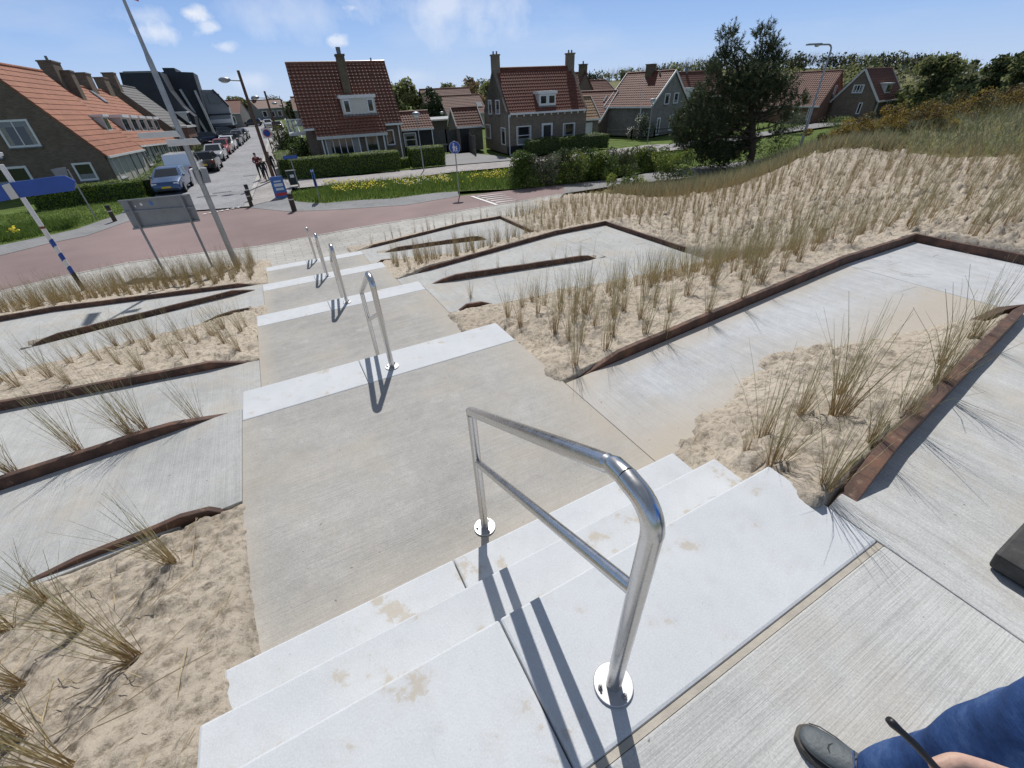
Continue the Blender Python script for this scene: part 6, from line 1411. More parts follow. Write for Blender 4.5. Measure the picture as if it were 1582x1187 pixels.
def hedge(label, pts, wd, h, mats, wts, seed, n=5000, leaf=.075, round_=.08, lump=.05, zb=ZS, name='hedge', cat='hedge'):
    """clipped hedge along pts: dense core box and a coat of leaves"""
    r = np.random.default_rng(seed); P = [np.array(p[:2], float) for p in pts]; t = thing(name, label, cat, (P[0][0], P[0][1], zb)); o = P[0]
    core = MB(); VV, FF, NN = [], [], []; Ls = [np.linalg.norm(P[i+1]-P[i]) for i in range(len(P)-1)]
    for i, L in enumerate(Ls):
        a, b = P[i]-o, P[i+1]-o; u = (b-a)/L; nn = np.array([-u[1], u[0]])
        core.cbox(((a+b)/2).tolist()+[h/2-.03], (u*(L/2-.04)).tolist()+[0], (nn*(wd/2-.07)).tolist()+[0], (0, 0, h/2-.05))
        k = int(n*L/sum(Ls)); A = np.array([L*h, L*h, L*wd, wd*h, wd*h]); f = r.choice(5, k, p=A/A.sum()); s, q = r.random(k)*L, r.random(k)
        x = np.where(f < 3, s, np.where(f == 3, 0, L)); y = np.where(f == 0, -wd/2, np.where(f == 1, wd/2, (q-.5)*wd if False else (r.random(k)-.5)*wd)); z = np.where(f == 2, h, q*h)
        nx = np.where(f == 3, -1, np.where(f == 4, 1, 0.)); ny = np.where(f == 0, -1, np.where(f == 1, 1, 0.)); nz = np.where(f == 2, 1., 0)
        off = (fbm(x*1.5+seed, z*1.5+y, 2, 3)-.5)*2*lump+r.normal(0, .018, k); x = x+nx*off; y = y+ny*off; z = z+nz*off
        X = a[0]+u[0]*x+nn[0]*y; Y = a[1]+u[1]*x+nn[1]*y
        N = np.stack([u[0]*nx+nn[0]*ny, u[1]*nx+nn[1]*ny, nz], 1)+r.normal(0, .33, (k, 3)); N /= np.linalg.norm(N, axis=1)[:, None]
        B_ = np.cross(N, r.normal(size=(k, 3))); B_ /= np.linalg.norm(B_, axis=1)[:, None]; E_2 = np.cross(N, B_); sz = (leaf*r.uniform(.6, 1.4, k))[:, None]; C_ = np.stack([X, Y, z], 1)
        VV.append(np.stack([C_-B_*sz*.5, C_-E_2*sz*.4, C_+B_*sz*.5, C_+E_2*sz*.4], 1).reshape(-1, 3))
    V = np.concatenate(VV); k = len(V)//4
    fast_obj('foliage', V, np.arange(4*k).reshape(-1, 4), mats, t, r.choice(len(mats), k, p=wts)); core.obj('branches', mats[-1], t)
    return t
yl = ['yew_leaf', 'hedge_leaf', 'dark_leaf']
hedge('long clipped yew hedge in front of the glossy red-tiled house', [(1.75, 38.3), (9.6, 37.2)], 1.2, 1.32, yl, [.6, .3, .1], 1, 9000)
hedge('clipped hedge wing running back along the street footpath', [(1.55, 38.95), (1.75, 45.5)], 1.2, 1.3, yl, [.6, .3, .1], 2, 4500)
hedge('low clipped hedge gap piece between the long hedge and the short one', [(9.75, 37.35), (10.4, 37.25)], .7, .75, yl, [.6, .3, .1], 3, 900)
hedge('short square clipped hedge in front of the black annex', [(10.5, 37.2), (13.25, 37.0)], 1.1, 1.4, yl, [.6, .3, .1], 4, 3600)
hedge('rounded clipped hedge along the left terrace garden beside blue car', [P3(60, 325), P3(150, 312), P3(228, 303)], 1.1, 1.0, yl, [.65, .3, .05], 5, 6500, lump=.14)
hedge('clipped hedge leading from the blue car towards the white van', [P3(234, 301), P3(252, 284), P3(268, 268)], 1.1, .95, yl, [.65, .3, .05], 6, 5000, lump=.12)
hedge('lumpy green hedge in front of the two-chimney house', [P3(815, 240), P3(880, 233), P3(934, 228)], 1.3, 1.15, ['hedge_leaf', 'bush_leaf', 'dark_leaf'], [.5, .4, .1], 7, 7500, .09, lump=.22)
# loose mixed shrubs along the far side of the road
def ush(label, u0, u1, vb, vt, mats, wts, seed, n=6500, group='mixed shrubs along the road', depth=1.0, leaf=.11):
    a, b = np.array(P3(u0, vb)), np.array(P3(u1, vb)); c = (a+b)/2; L = np.linalg.norm((b-a)[:2]); h = ZAT(vt, c[0], c[1])-ZS; r = np.random.default_rng(seed); cl = []; u = (b-a)/L
    k = max(3, int(L*2.2))
    for i in range(k):
        s = (i+.5)/k-.5
        for z in (.3, .62, .86): cl.append((u[0]*L*s+r.normal(0, .12), u[1]*L*s+depth*.5+r.normal(0, .25), h*z*r.uniform(.86, 1.04), max(.3, .36*h*(1.1-z*.35))*r.uniform(.8, 1.15)))
    return bush('shrub', label, 'shrub', (c[0], c[1], ZS), cl, n, leaf, mats, wts, group, stems=8, stemr=.035, seed=seed)
ush('dark leafy shrub beside yellow flowers at the left end of the shrub row', 800, 826, 291, 238, ['bush_leaf', 'hedge_leaf', 'dark_leaf'], [.4, .4, .2], 31)
ush('open grey green shrub second in the row along the road', 826, 862, 288, 240, ['grey_leaf', 'sage_leaf', 'twig'], [.4, .4, .2], 32, 4200)
ush('broad shrub with lime green top in the middle of the row', 860, 902, 284, 234, ['lime_leaf', 'bush_leaf', 'dark_leaf'], [.25, .4, .35], 33, 7500)
ush('dense dark shrub with lime top beside the broad lime one', 902, 948, 278, 233, ['lime_leaf', 'hedge_leaf', 'dark_leaf'], [.22, .36, .42], 34, 7500)
ush('brownish twiggy shrub between two green ones along the road', 946, 985, 271, 231, ['grey_leaf', 'bush_leaf', 'twig'], [.45, .35, .2], 35, 4500)
ush('leafy green shrub left of the pine along the road', 984, 1030, 264, 226, ['lime_leaf', 'bush_leaf', 'hedge_leaf'], [.3, .45, .25], 36, 6000)
ush('bright bramble bush at the foot of the pine', 1020, 1075, 282, 238, ['lime_leaf', 'bush_leaf', 'hedge_leaf'], [.4, .45, .15], 37, 3200)
ush('low bramble sprawling over the road edge', 950, 1010, 299, 275, ['lime_leaf', 'bush_leaf', 'hedge_leaf'], [.4, .4, .2], 38, 1800)
# pine
pb = G(1160, 244, -2.5); pt = thing('pine_tree', 'big dark two-topped pine tree standing at the edge of the dune', 'pine tree', tuple(pb)); pv = np.array([pb[0], pb[1], 0]); pv /= np.linalg.norm(pv); pr_ = np.array([pv[1], -pv[0], 0])
def pin(u, v, dep): return PL(u, v, pb+pv*dep, pv)-pb
PC = [(1125, 58, 15), (1128, 80, 20), (1117, 92, 14), (1178, 56, 15), (1196, 72, 15), (1178, 84, 16), (1150, 108, 26), (1185, 102, 22), (1100, 112, 16), (1108, 138, 28), (1085, 165, 26), (1062, 178, 20), (1052, 202, 18), (1075, 206, 28), (1100, 192, 34), (1130, 162, 34), (1160, 146, 30), (1196, 138, 20), (1218, 128, 10), (1140, 203, 34), (1172, 186, 24), (1090, 230, 26), (1062, 226, 16), (1120, 232, 24), (1203, 165, 14), (1216, 186, 9), (1230, 150, 7), (1160, 222, 14), (1196, 208, 11), (1210, 150, 12), (1075, 240, 24), (1110, 245, 22), (1140, 235, 22), (1226, 168, 9), (1046, 188, 11), (1238, 160, 6), (1078, 148, 10), (1205, 95, 8), (1055, 215, 16), (1095, 215, 30), (1125, 195, 30), (1150, 175, 30), (1070, 190, 22), (1170, 125, 26), (1140, 135, 26), (1185, 150, 22)]
r = np.random.default_rng(5); V, F, mi, tips = [], [], [], []
pxm = np.linalg.norm(pin(1200, 150, 0)-pin(1190, 150, 0))/10
for (u, v, s) in PC:
    dep = r.uniform(-1.4, 1.4)*(.4 if v < 100 else 1); c = pin(u, v, dep); R_ = s*pxm*(1.0 if v > 112 else .88); tips.append(c); thin = v > 180 and u > 1155 or u > 1200
    nt_ = int((24 if thin else 92 if v > 112 else 80)*(R_/.9)**1.6)+14
    for _ in range(nt_):
        d = r.normal(size=3); d /= np.linalg.norm(d); p = c+d*R_*r.uniform(.3, 1.05)*np.array([1, 1, .85]); ax = d*.7+np.array([0, 0, .75])+r.normal(0, .25, 3); ax /= np.linalg.norm(ax)
        L = r.uniform(.32, .55); pale = int(r.random() < .42)
        for k in range(26):
            q = r.random(); b0 = p+ax*L*q; dd = r.normal(size=3); dd -= ax*(dd@ax); dd = dd/np.linalg.norm(dd)*.85+ax*.75; ln = r.uniform(.12, .2); sd = np.cross(dd, r.normal(size=3)); sd *= .018/np.linalg.norm(sd)
            o = len(V); V += [b0-sd, b0+sd, b0+dd*ln]; F.append((o, o+1, o+2)); mi.append(pale)
fast_obj('crown', V, F, ['pine_needle', 'pine_needle_pale'], pt, mi)
m = MB(); T0 = pin(1163, 200, 0); T1_ = pin(1158, 150, 0); m.tube([(0, 0, -.6), (.02, 0, .3), tuple(T0), tuple(T1_)], [.24, .2, .17, .13], 10)
for q in ((1128, 70), (1178, 62)): m.tube([tuple(T1_), tuple(pin((1158+q[0])/2, 118, 0)), tuple(pin(*q, 0))], [.12, .08, .03], 8)
for c in tips:
    k = T0*.3 if c[2] < T0[2] else (T0+T1_)/2; k = np.array([T0[0]*min(1, c[2]/max(.1, T0[2])), T0[1]*min(1, c[2]/max(.1, T0[2])), max(.6, c[2]*.72)]); m.tube([k, (k+c)/2+r.normal(0, .1, 3), c], [.06, .045, .015], 6)
m.obj('trunk', 'bark', pt)
# broad shrubs under and beside the pine
ush('tangled scrub under the pine branches', 1085, 1150, 262, 222, ['bush_leaf', 'dark_leaf', 'lime_leaf'], [.4, .4, .2], 39, 3600, 'scrub around the pine')
ush('low scrub right of the pine beside the tall lamp', 1160, 1228, 244, 208, ['bush_leaf', 'dark_leaf', 'grey_leaf'], [.35, .4, .25], 40, 2400, 'scrub around the pine')
# gorse
def gorse(label, u, v, w_, h, seed, z=None, col_=('gorse_flower', 'gorse_brown', 'dark_leaf')):
    p = G(u, v, -.8); 
    for _ in range(8): p = G(u, v, float(tps(p[0], p[1])))
    if math.hypot(p[0], p[1]) > 34 or p[1] < 0: d = ray(u, v); p = CAM+d*(30/math.hypot(d[0], d[1]))
    r = np.random.default_rng(seed); cl = []
    for i in range(16): cl.append((r.normal(0, w_*.3), r.normal(0, w_*.25), h*r.uniform(.2, .6), r.uniform(.25, .42)*h))
    bush('gorse_bush', label, 'gorse', (p[0], p[1], float(tps(p[0], p[1]))), cl, 5200, .075, list(col_), [.36, .36, .28], 'gorse bushes on the dune', seed=seed, stems=8, stem='branches')
gorse('orange brown gorse bush at the left end, beside the lamp', 1305, 216, 2.4, .6, 61)
gorse('wide golden gorse bush below the gabled house at right', 1347, 209, 3.8, .8, 62)
gorse('golden gorse bush in front of the right gabled house', 1397, 201, 3.8, .85, 63)
gorse('brownish gorse bush between the two golden masses', 1442, 194, 3.2, 1.0, 64, None, ('gorse_brown', 'gorse_flower', 'dark_leaf'))
gorse('bright golden gorse bush near right edge below dark trees', 1512, 188, 3.4, 1.2, 65)
gorse('golden gorse bush cut by the right picture edge', 1568, 189, 3.4, 1.2, 66, None, ('gorse_flower', 'gorse_brown', 'gorse_brown'))
# garden shrubs and evergreens
def gshrub(name, label, u, v, w_, h, mats, wts, seed, n=2600, leaf=.14, cat='shrub', group=None, z=ZS, cyl=False):
    p = P3(u, v, z); r = np.random.default_rng(seed); cl = []
    for i in range(18):
        q = r.random(); cl.append((r.normal(0, w_*.22)*(1.1-q*.6), r.normal(0, w_*.22)*(1.1-q*.6), h*(.15+.75*q), w_*.33*(1.1-.5*q) if not cyl else w_*.42*(1.15-.75*q)))
    return bush(name, label, cat, p, cl, n, leaf, mats, wts, group, seed=seed, stems=6)
gshrub('shrub', 'tall dark evergreen shrub left of the glossy-roofed house', 456, 252, 3.0, 2.9, ['bush_leaf', 'dark_leaf', 'dark_leaf'], [.25, .5, .25], 71, 9000)
gshrub('shrub', 'second dark evergreen under the white balcony', 476, 256, 2.6, 2.1, ['dark_leaf', 'hedge_leaf', 'dark_leaf'], [.5, .3, .2], 72, 3600)
gshrub('cypress', 'dark narrow cypress behind the flat-roofed shed', 672, 201, 3.4, 5.9, ['dark_leaf', 'dark_leaf', 'pine_needle'], [.5, .3, .2], 73, 6500, .28, 'cypress', cyl=True)
gshrub('shrub', 'round white flowering shrub at the foot of the flagpole', 991, 214, 2.2, 2.3, ['sage_leaf', 'dark_leaf', 'petal_white'], [.45, .5, .05], 74)
gshrub('shrub', 'grey green shrub in front of the red brick house', 1222, 205, 3.0, 1.8, ['sage_leaf', 'dark_leaf', 'grey_leaf'], [.4, .4, .2], 75)
gshrub('shrub', 'small rounded shrub between the van and terrace wall', 262, 262, 2.0, 1.1, ['bush_leaf', 'hedge_leaf', 'dark_leaf'], [.5, .3, .2], 76, 1500)
gshrub('shrub', 'green garden shrub at kerb beside the black hatchback', 312, 246, 2.4, 1.2, ['bush_leaf', 'grey_leaf', 'dark_leaf'], [.4, .3, .3], 77, 1500)
gshrub('shrub', 'brown winter hedge plant near the slate roofed house', 300, 235, 3.6, 1.0, ['brown_leaf', 'bush_leaf', 'twig'], [.5, .2, .3], 78, 1500)
gshrub('shrub', 'pale leaved garden shrub beside the timber fence behind annex', 706, 182, 3.0, 1.8, ['sage_leaf', 'grey_leaf', 'bush_leaf'], [.4, .4, .2], 79, 1500, .2)
gshrub('shrub', 'low green shrubs in the front garden by the right brick house', 1295, 197, 3.0, .8, ['bush_leaf', 'lime_leaf', 'dark_leaf'], [.4, .3, .3], 80, 1500)
# trees
def tree(label, u, vb, vt, wpx, dist_z, mats, wts, seed, n=4200, leaf=.45, sparse=.5, group='trees behind the houses', low=.25, name='tree', dist=None):
    d = ray(u, vb); 
    if dist: hz_ = math.hypot(d[0], d[1]); p = CAM+d*(dist/hz_)
    else: p = G(u, vb, dist_z)
    px = np.linalg.norm(p-CAM)/FPX*.8; h = ZAT(vt, p[0], p[1])-p[2]; w_ = wpx*np.linalg.norm((p-CAM))/FPX/np.linalg.norm(ray(u, vb))*1.0
    w_ = wpx*((p-CAM)@_f)/FPX; r = np.random.default_rng(seed); cl = []
    for i in range(26):
        q = r.random(); rr = w_*.5*math.sin(math.pi*(.15+.8*q))**.7; a = r.uniform(0, 6.28); s = r.random()**.5
        cl.append((rr*s*.85*math.cos(a), rr*s*.85*math.sin(a), h*(low+(.95-low)*q), w_*r.uniform(.12, .22)))
    return bush(name, label, 'tree', p, cl, n, leaf, mats, wts, group, stems=14, stemr=max(.1, h*.018), seed=seed, foliage='crown', stem='trunk', trunk_h=h*.3, squash=.85, shell=sparse)
tree('feathery spring tree with greenish crown right of the glossy roof', 628, 200, 127, 62, None, ['spring_leaf', 'olive_leaf', 'dark_leaf'], [.5, .35, .15], 91, 5200, .5, .35, dist=92)
tree('darker tree at left of the feathery one behind glossy roof', 607, 200, 136, 40, None, ['olive_leaf', 'dark_leaf', 'spring_leaf'], [.4, .4, .2], 92, 3600, .5, .35, dist=86)
tree('pale green tree behind the cypress', 697, 190, 131, 45, None, ['spring_leaf', 'olive_leaf', 'grey_leaf'], [.5, .3, .2], 93, 3200, .6, .35, dist=115)
tree('reddish brown bare spring tree left of the two-chimney house', 731, 190, 121, 42, None, ['brown_leaf', 'olive_leaf', 'twig'], [.55, .25, .2], 94, 3400, .55, .3, dist=110)
tree('pale tree right of the reddish one behind chimney gable', 757, 190, 127, 34, None, ['spring_leaf', 'olive_leaf', 'grey_leaf'], [.5, .3, .2], 95, 2200, .6, .35, dist=120)
tree('big roundish tree at the left end of the street horizon', 378, 192, 152, 38, None, ['olive_leaf', 'dark_leaf', 'spring_leaf'], [.45, .25, .3], 96, 4200, .7, .4, 'trees at the end of the street', dist=175)
tree('bare branched tree at the street horizon beside the roof', 432, 190, 150, 34, None, ['twig', 'olive_leaf', 'brown_leaf'], [.5, .3, .2], 97, 2000, .5, .3, 'trees at the end of the street', dist=190)
tree('low dark tree on the street horizon between the others', 404, 192, 157, 34, None, ['dark_leaf', 'olive_leaf', 'twig'], [.4, .4, .2], 98, 2400, .7, .4, 'trees at the end of the street', dist=200)
tree('dark evergreen clump beside the far roofs left of the balcony', 458, 190, 157, 26, None, ['dark_leaf', 'dark_leaf', 'olive_leaf'], [.5, .2, .3], 99, 2200, .7, .4, 'trees at the end of the street', dist=150)
tree('olive green feathery tree right of the right gabled house', 1415, 185, 92, 82, None, ['olive_leaf', 'spring_leaf', 'dark_leaf'], [.45, .2, .35], 101, 7500, .42, .35, 'trees on the right', low=.1, dist=78)
tree('dark windswept tree at the right picture edge, tallest there', 1560, 190, 66, 90, None, ['dark_leaf', 'olive_leaf', 'grey_leaf'], [.5, .35, .15], 102, 8500, .36, .35, 'trees on the right', low=.1, dist=56)
tree('dark rounded tree left of the tallest one at right edge', 1510, 185, 92, 62, None, ['dark_leaf', 'olive_leaf', 'grey_leaf'], [.5, .3, .2], 103, 6500, .36, .35, 'trees on the right', low=.1, dist=60)
tree('dark low tree between olive tree and right edge trees', 1468, 185, 118, 60, None, ['dark_leaf', 'olive_leaf', 'grey_leaf'], [.55, .3, .15], 104, 5500, .4, .35, 'trees on the right', low=.1, dist=72)
tree('tall dark tree cut off by the right picture edge', 1612, 185, 72, 90, None, ['dark_leaf', 'olive_leaf', 'grey_leaf'], [.55, .3, .15], 105, 6500, .36, .35, 'trees on the right', low=.1, dist=50)
tree('lone small tree on the far right skyline', 1499, 112, 95, 14, None, ['dark_leaf', 'olive_leaf', 'grey_leaf'], [.6, .3, .1], 106, 900, .9, .4, 'trees on the right', low=.15, dist=210)
# wooded dunes behind the houses on the right
sk = [(700, 141), (780, 136), (860, 130), (930, 126), (1000, 120), (1060, 112), (1130, 106), (1200, 104), (1260, 106), (1330, 104), (1390, 106), (1440, 112), (1480, 112), (1540, 112), (1620, 112), (1720, 112)]
rows = []
for fr in (.62, .8, 1.0, 1.25):
    row = []
    for i, (u, v) in enumerate(sk):
        d = ray(u, v); hz_ = math.hypot(d[0], d[1]); D0 = 150-20*min(1, i/8); k = D0*fr/hz_; p = CAM+d*k
        zt = (CAM+d*(D0/hz_))[2]
        row.append((p[0], p[1], {.62: -3.35, .8: -3.3+(zt+3.3)*.45, 1.0: zt, 1.25: -3.3}[fr]))
    rows.append(row)
m = MB(); nn = len(sk); m.add([p for r_ in rows for p in r_], [(j*nn+i, j*nn+i+1, (j+1)*nn+i+1, (j+1)*nn+i) for j in range(3) for i in range(nn-1)]); hl = struct(m.obj('hills', 'turf', smooth=True))
r = np.random.default_rng(77); cl, rd, tw = [], [], MB()
for i in range(520):
    s = r.random()*(nn-1.001); i0 = int(s); q = s-i0; j = r.choice([0, 1, 2], p=[.25, .35, .4]); f = r.random()
    A = np.array(rows[j][i0])*(1-q)+np.array(rows[j][i0+1])*q; B2 = np.array(rows[min(j+1, 2)][i0])*(1-q)+np.array(rows[min(j+1, 2)][i0+1])*q; p = A*(1-f)+B2*f if j < 2 else A
    if i0 >= 11 and j == 2: continue
    R_ = r.uniform(.9, 2.1); cl.append(p+np.array([0, 0, R_*.45])); rd.append(R_)
V, F = leaves(r, cl, rd, 30000, .62, squash=.85, shell=.5)
ci = V.reshape(-1, 4, 3).mean(1); pn = fbm(ci[:, 0]*.12, ci[:, 1]*.12, 3, 3)+r.normal(0, .1, len(ci))
tag(fast_obj('dune_wood', V, F, ['dark_leaf', 'olive_leaf', 'spring_leaf', 'grey_leaf'], mi=np.clip((pn-.32)*9, 0, 3).astype(int)), 'green wood covering the dunes behind the houses', 'wood', kind='stuff')
TV, TF = [], []
for i in range(2600):       # bare upright twigs along the skyline
    s = (3+r.random()*8.4); i0 = int(s); q = s-i0; p = np.array(rows[2][i0])*(1-q)+np.array(rows[2][i0+1])*q+np.array([r.normal(0, 3), r.normal(0, 3), r.uniform(.2, 1.2)])
    h = r.uniform(1.0, 2.4)*(.5+fbm(np.array([s*2.0]), np.array([1.]), 3)[0]); t_ = p+np.array([r.normal(.35, .35), r.normal(0, .3), h]); w_ = .035; o = len(TV)
    TV += [p-np.array([w_, 0, 0]), p+np.array([w_, 0, 0]), t_]; TF.append((o, o+1, o+2))
tag(fast_obj('bare_twigs', TV, TF, 'twig'), 'bare upright branches along the wooded skyline', 'branches', kind='stuff')
# low far-off belt of trees closing the horizon
cl, rd = [], []
for i in range(260):
    u = r.uniform(-500, 1000); d = ray(u, 160); hz_ = math.hypot(d[0], d[1]); D0 = r.uniform(240, 330); p = CAM+d*(D0/hz_); R_ = r.uniform(2.0, 3.8); cl.append((p[0], p[1], -3.3+R_*r.uniform(.4, 1.1))); rd.append(R_)
V, F = leaves(r, cl, rd, 12000, 1.3, squash=.8); tag(fast_obj('distant_wood', V, F, ['olive_leaf', 'dark_leaf'], mi=r.integers(0, 2, len(F))), 'far belt of trees on the horizon', 'wood', kind='stuff')
# ================================================================== people
def skin_body(name, J, E, mats, matof, parent, sub=2, root='pelvis'):
    """J: joint -> (xyz, radius); one continuous surface grown over the skeleton"""
    names = list(J); me = bpy.data.meshes.new(name); me.from_pydata([J[n][0] for n in names], [(names.index(a), names.index(b)) for a, b in E], [])
    o = bpy.data.objects.new(name, me); col.objects.link(o); o.modifiers.new('skin', 'SKIN'); s = o.modifiers.new('sub', 'SUBSURF'); s.levels = s.render_levels = sub
    sv = me.skin_vertices[0].data
    for i, n in enumerate(names):
        rr = J[n][1]; sv[i].radius = rr if hasattr(rr, '__len__') else (rr, rr); sv[i].use_root = n == root; sv[i].use_loose = False
    dg = bpy.context.evaluated_depsgraph_get(); nm = bpy.data.meshes.new_from_object(o.evaluated_get(dg)); bpy.data.objects.remove(o)
    for m in mats: nm.materials.append(MATS[m])
    P = np.zeros(len(nm.vertices)*3, np.float32); nm.vertices.foreach_get('co', P); P = P.reshape(-1, 3)
    segs = [(np.array(J[a][0]), np.array(J[b][0]), matof(a, b)) for a, b in E]; mi = []
    for p in nm.polygons:
        c = P[list(p.vertices)].mean(0); best = (9e9, 0)
        for a, b, k in segs:
            t = np.clip((c-a)@(b-a)/max(1e-9, (b-a)@(b-a)), 0, 1); d = np.linalg.norm(c-(a+(b-a)*t)); best = min(best, (d, k))
        mi.append(best[1])
    nm.polygons.foreach_set('material_index', mi); nm.polygons.foreach_set('use_smooth', [True]*len(mi)); nm.update()
    ob = bpy.data.objects.new(name, nm); col.objects.link(ob); ob.parent = parent
    return ob
def walker(label, p, rz, top, legs, hair, sc=1.0, step=.16, phone=False):
    t = thing('person', label, 'person', tuple(p), rz, 'people walking up the side street'); t.scale = (sc,)*3
    J = dict(pelvis=((0, 0, .96), .125), spine=((0, 0, 1.12), .13), chest=((0, -.01, 1.34), .15), neck=((0, -.01, 1.5), .055), head=((0, -.02, 1.6), .085), crown=((0, -.01, 1.70), .075))
    E = [('pelvis', 'spine'), ('spine', 'chest'), ('chest', 'neck'), ('neck', 'head'), ('head', 'crown')]
    for s, k in ((-1, 'l'), (1, 'r')):
        st = step*s
        J.update({'hip'+k: ((s*.1, 0, .9), .095), 'knee'+k: ((s*.1, -.05-st*.4, .5), .065), 'ankle'+k: ((s*.1, -st, .09), .045), 'toe'+k: ((s*.115, -st-.16, .035), .038),
                  'sh'+k: ((s*.19, 0, 1.42), .065), 'elb'+k: ((s*.25, .05 if not phone else .0, 1.15), .05), 'wr'+k: ((s*.24, -.06, .92) if not phone else (s*.1, -.25, 1.12), .036), 'hand'+k: ((s*.235, -.09, .83) if not phone else (s*.03, -.3, 1.15), .035)})
        E += [('pelvis', 'hip'+k), ('hip'+k, 'knee'+k), ('knee'+k, 'ankle'+k), ('ankle'+k, 'toe'+k), ('chest', 'sh'+k), ('sh'+k, 'elb'+k), ('elb'+k, 'wr'+k), ('wr'+k, 'hand'+k)]
    def mo(a, b):
        if b.startswith(('neck', 'head', 'crown', 'hand')): return 2
        if b.startswith(('hip', 'knee', 'ankle')): return 1
        if b.startswith('toe'): return 3
        return 0
    skin_body('body', J, E, [top, legs, 'skin', 'black_plastic'], mo, t)
    MB().ball((0, .005, 1.68), .1, 12, 8, .95, 1.05, .85).obj('hair', hair, t, smooth=True)
    f = MB(); f.ball((0, -.108, 1.60), .018, 6, 5, .8, 1, 1.2)
    f.obj('nose', 'skin', t, smooth=True)
a = P3(406, 277, ZS+.03); walker('person in a dark red jacket and black trousers walking on street edge', a, R(8), 'cloth_red', 'cloth_dark', 'hair_dark', 1.0, .16, True)
b_ = P3(414, 279, ZS+.03); walker('smaller person in dark clothes between red jacket and lamp mast', b_, R(-5), 'cloth_dark', 'cloth_navy', 'hair_dark', .84, -.12)
c_ = P3(420, 277, ZS+.03); walker('person in a black coat walking behind the brown lamp mast', (c_[0]+.28, c_[1]+.6, c_[2]), R(3), 'cloth_dark', 'cloth_dark', 'hair_grey', 1.0, .14)

# --- person standing beside the viewer (left shoe, jeans and hand are in the picture)
t = thing('person', 'person in blue jeans, grey shoes and bright blue sleeve holding glasses at bottom right', 'person', (1.19, -.3, 0))
o = np.array([1.19, -.3, 0.])
L = lambda x, y, z: tuple(np.array([x, y, z])-o)
HD = .046*_d-.016*_r
Lh = lambda x, y, z: tuple(np.array([x, y, z])-o+HD)
J = dict(pelvis=(L(1.2, -.3, .97), .14), spine=(L(1.2, -.31, 1.13), .14), chest=(L(1.2, -.32, 1.36), .165), neck=(L(1.2, -.31, 1.52), .055), head=(L(1.2, -.28, 1.63), (.078, .095)), crown=(L(1.2, -.29, 1.74), (.068, .085)),
    hipl=(L(1.09, -.3, .90), .1), kneel=(L(1.07, -.26, .49), .068), anklel=(L(1.03, -.24, .10), .04), toel=(L(.99, -.12, .04), .026),
    hipr=(L(1.31, -.3, .90), .1), kneer=(L(1.34, -.5, .48), .068), ankler=(L(1.35, -.74, .10), .045), toer=(L(1.375, -.62, .04), .026),
    shl=(L(1.0, -.33, 1.44), .07), elbl=(L(.89, -.38, 1.14), .052), wrl=(Lh(.665, -.215, 1.03), (.036, .028)), palm0=(Lh(.62, -.185, 1.02), (.036, .024)), palm1=(Lh(.575, -.145, 1.012), (.042, .022)),
    shr=(L(1.4, -.33, 1.44), .07), elbr=(L(1.47, -.36, 1.15), .052), wrr=(L(1.46, -.28, .9), .034), handr=(L(1.455, -.25, .82), .036))
E = [('pelvis', 'spine'), ('spine', 'chest'), ('chest', 'neck'), ('neck', 'head'), ('head', 'crown'), ('pelvis', 'hipl'), ('hipl', 'kneel'), ('kneel', 'anklel'), ('anklel', 'toel'), ('pelvis', 'hipr'), ('hipr', 'kneer'), ('kneer', 'ankler'), ('ankler', 'toer'),
    ('chest', 'shl'), ('shl', 'elbl'), ('elbl', 'wrl'), ('wrl', 'palm0'), ('palm0', 'palm1'), ('chest', 'shr'), ('shr', 'elbr'), ('elbr', 'wrr'), ('wrr', 'handr')]
# five curled fingers: pinching the glasses
fing = dict(thumb=[(.598, -.128, 1.03), (.565, -.098, 1.037), (.532, -.088, 1.03)], index=[(.545, -.135, 1.02), (.515, -.112, 1.012), (.512, -.092, .995), (.524, -.085, .985)],
    middle=[(.548, -.15, 1.005), (.512, -.13, .995), (.507, -.112, .975), (.523, -.103, .965)], ring=[(.556, -.162, .992), (.523, -.147, .978), (.519, -.13, .96), (.535, -.12, .953)], little=[(.568, -.172, .985), (.541, -.162, .969), (.538, -.147, .955), (.551, -.139, .95)])
for k, pts in fing.items():
    pv_ = 'palm0' if k == 'thumb' else 'palm1'; pts = [tuple(np.array(p)+HD) for p in pts]
    for i, p in enumerate(pts):
        n_ = f'{k}{i}'; J[n_] = (L(*p), (.0105-.001*i) if k == 'thumb' else (.0085-.0006*i if k != 'little' else .008-.0005*i)); E.append((pv_, n_)); pv_ = n_
for k, dx in (('a', -.03), ('b', -.012), ('c', .006), ('d', .022)):
    J['f'+k] = (L(1.455+dx*.3, -.24+dx, .77), .0095); J['g'+k] = (L(1.452+dx*.3, -.235+dx*.9, .73), .0085); E += [('handr', 'f'+k), ('f'+k, 'g'+k)]
J['tb'] = (L(1.43, -.215, .815), .011); J['tc'] = (L(1.425, -.2, .78), .0095); E += [('handr', 'tb'), ('tb', 'tc')]
def mo(a, b):
    if b in ('spine', 'chest', 'shl', 'shr', 'elbl', 'elbr', 'wrl', 'wrr'): return 1
    if b.startswith(('hip', 'knee', 'ankle', 'toe')): return 2
    return 0
skin_body('body', J, E, ['skin', 'bright_blue_cloth', 'denim'], mo, t, 2)
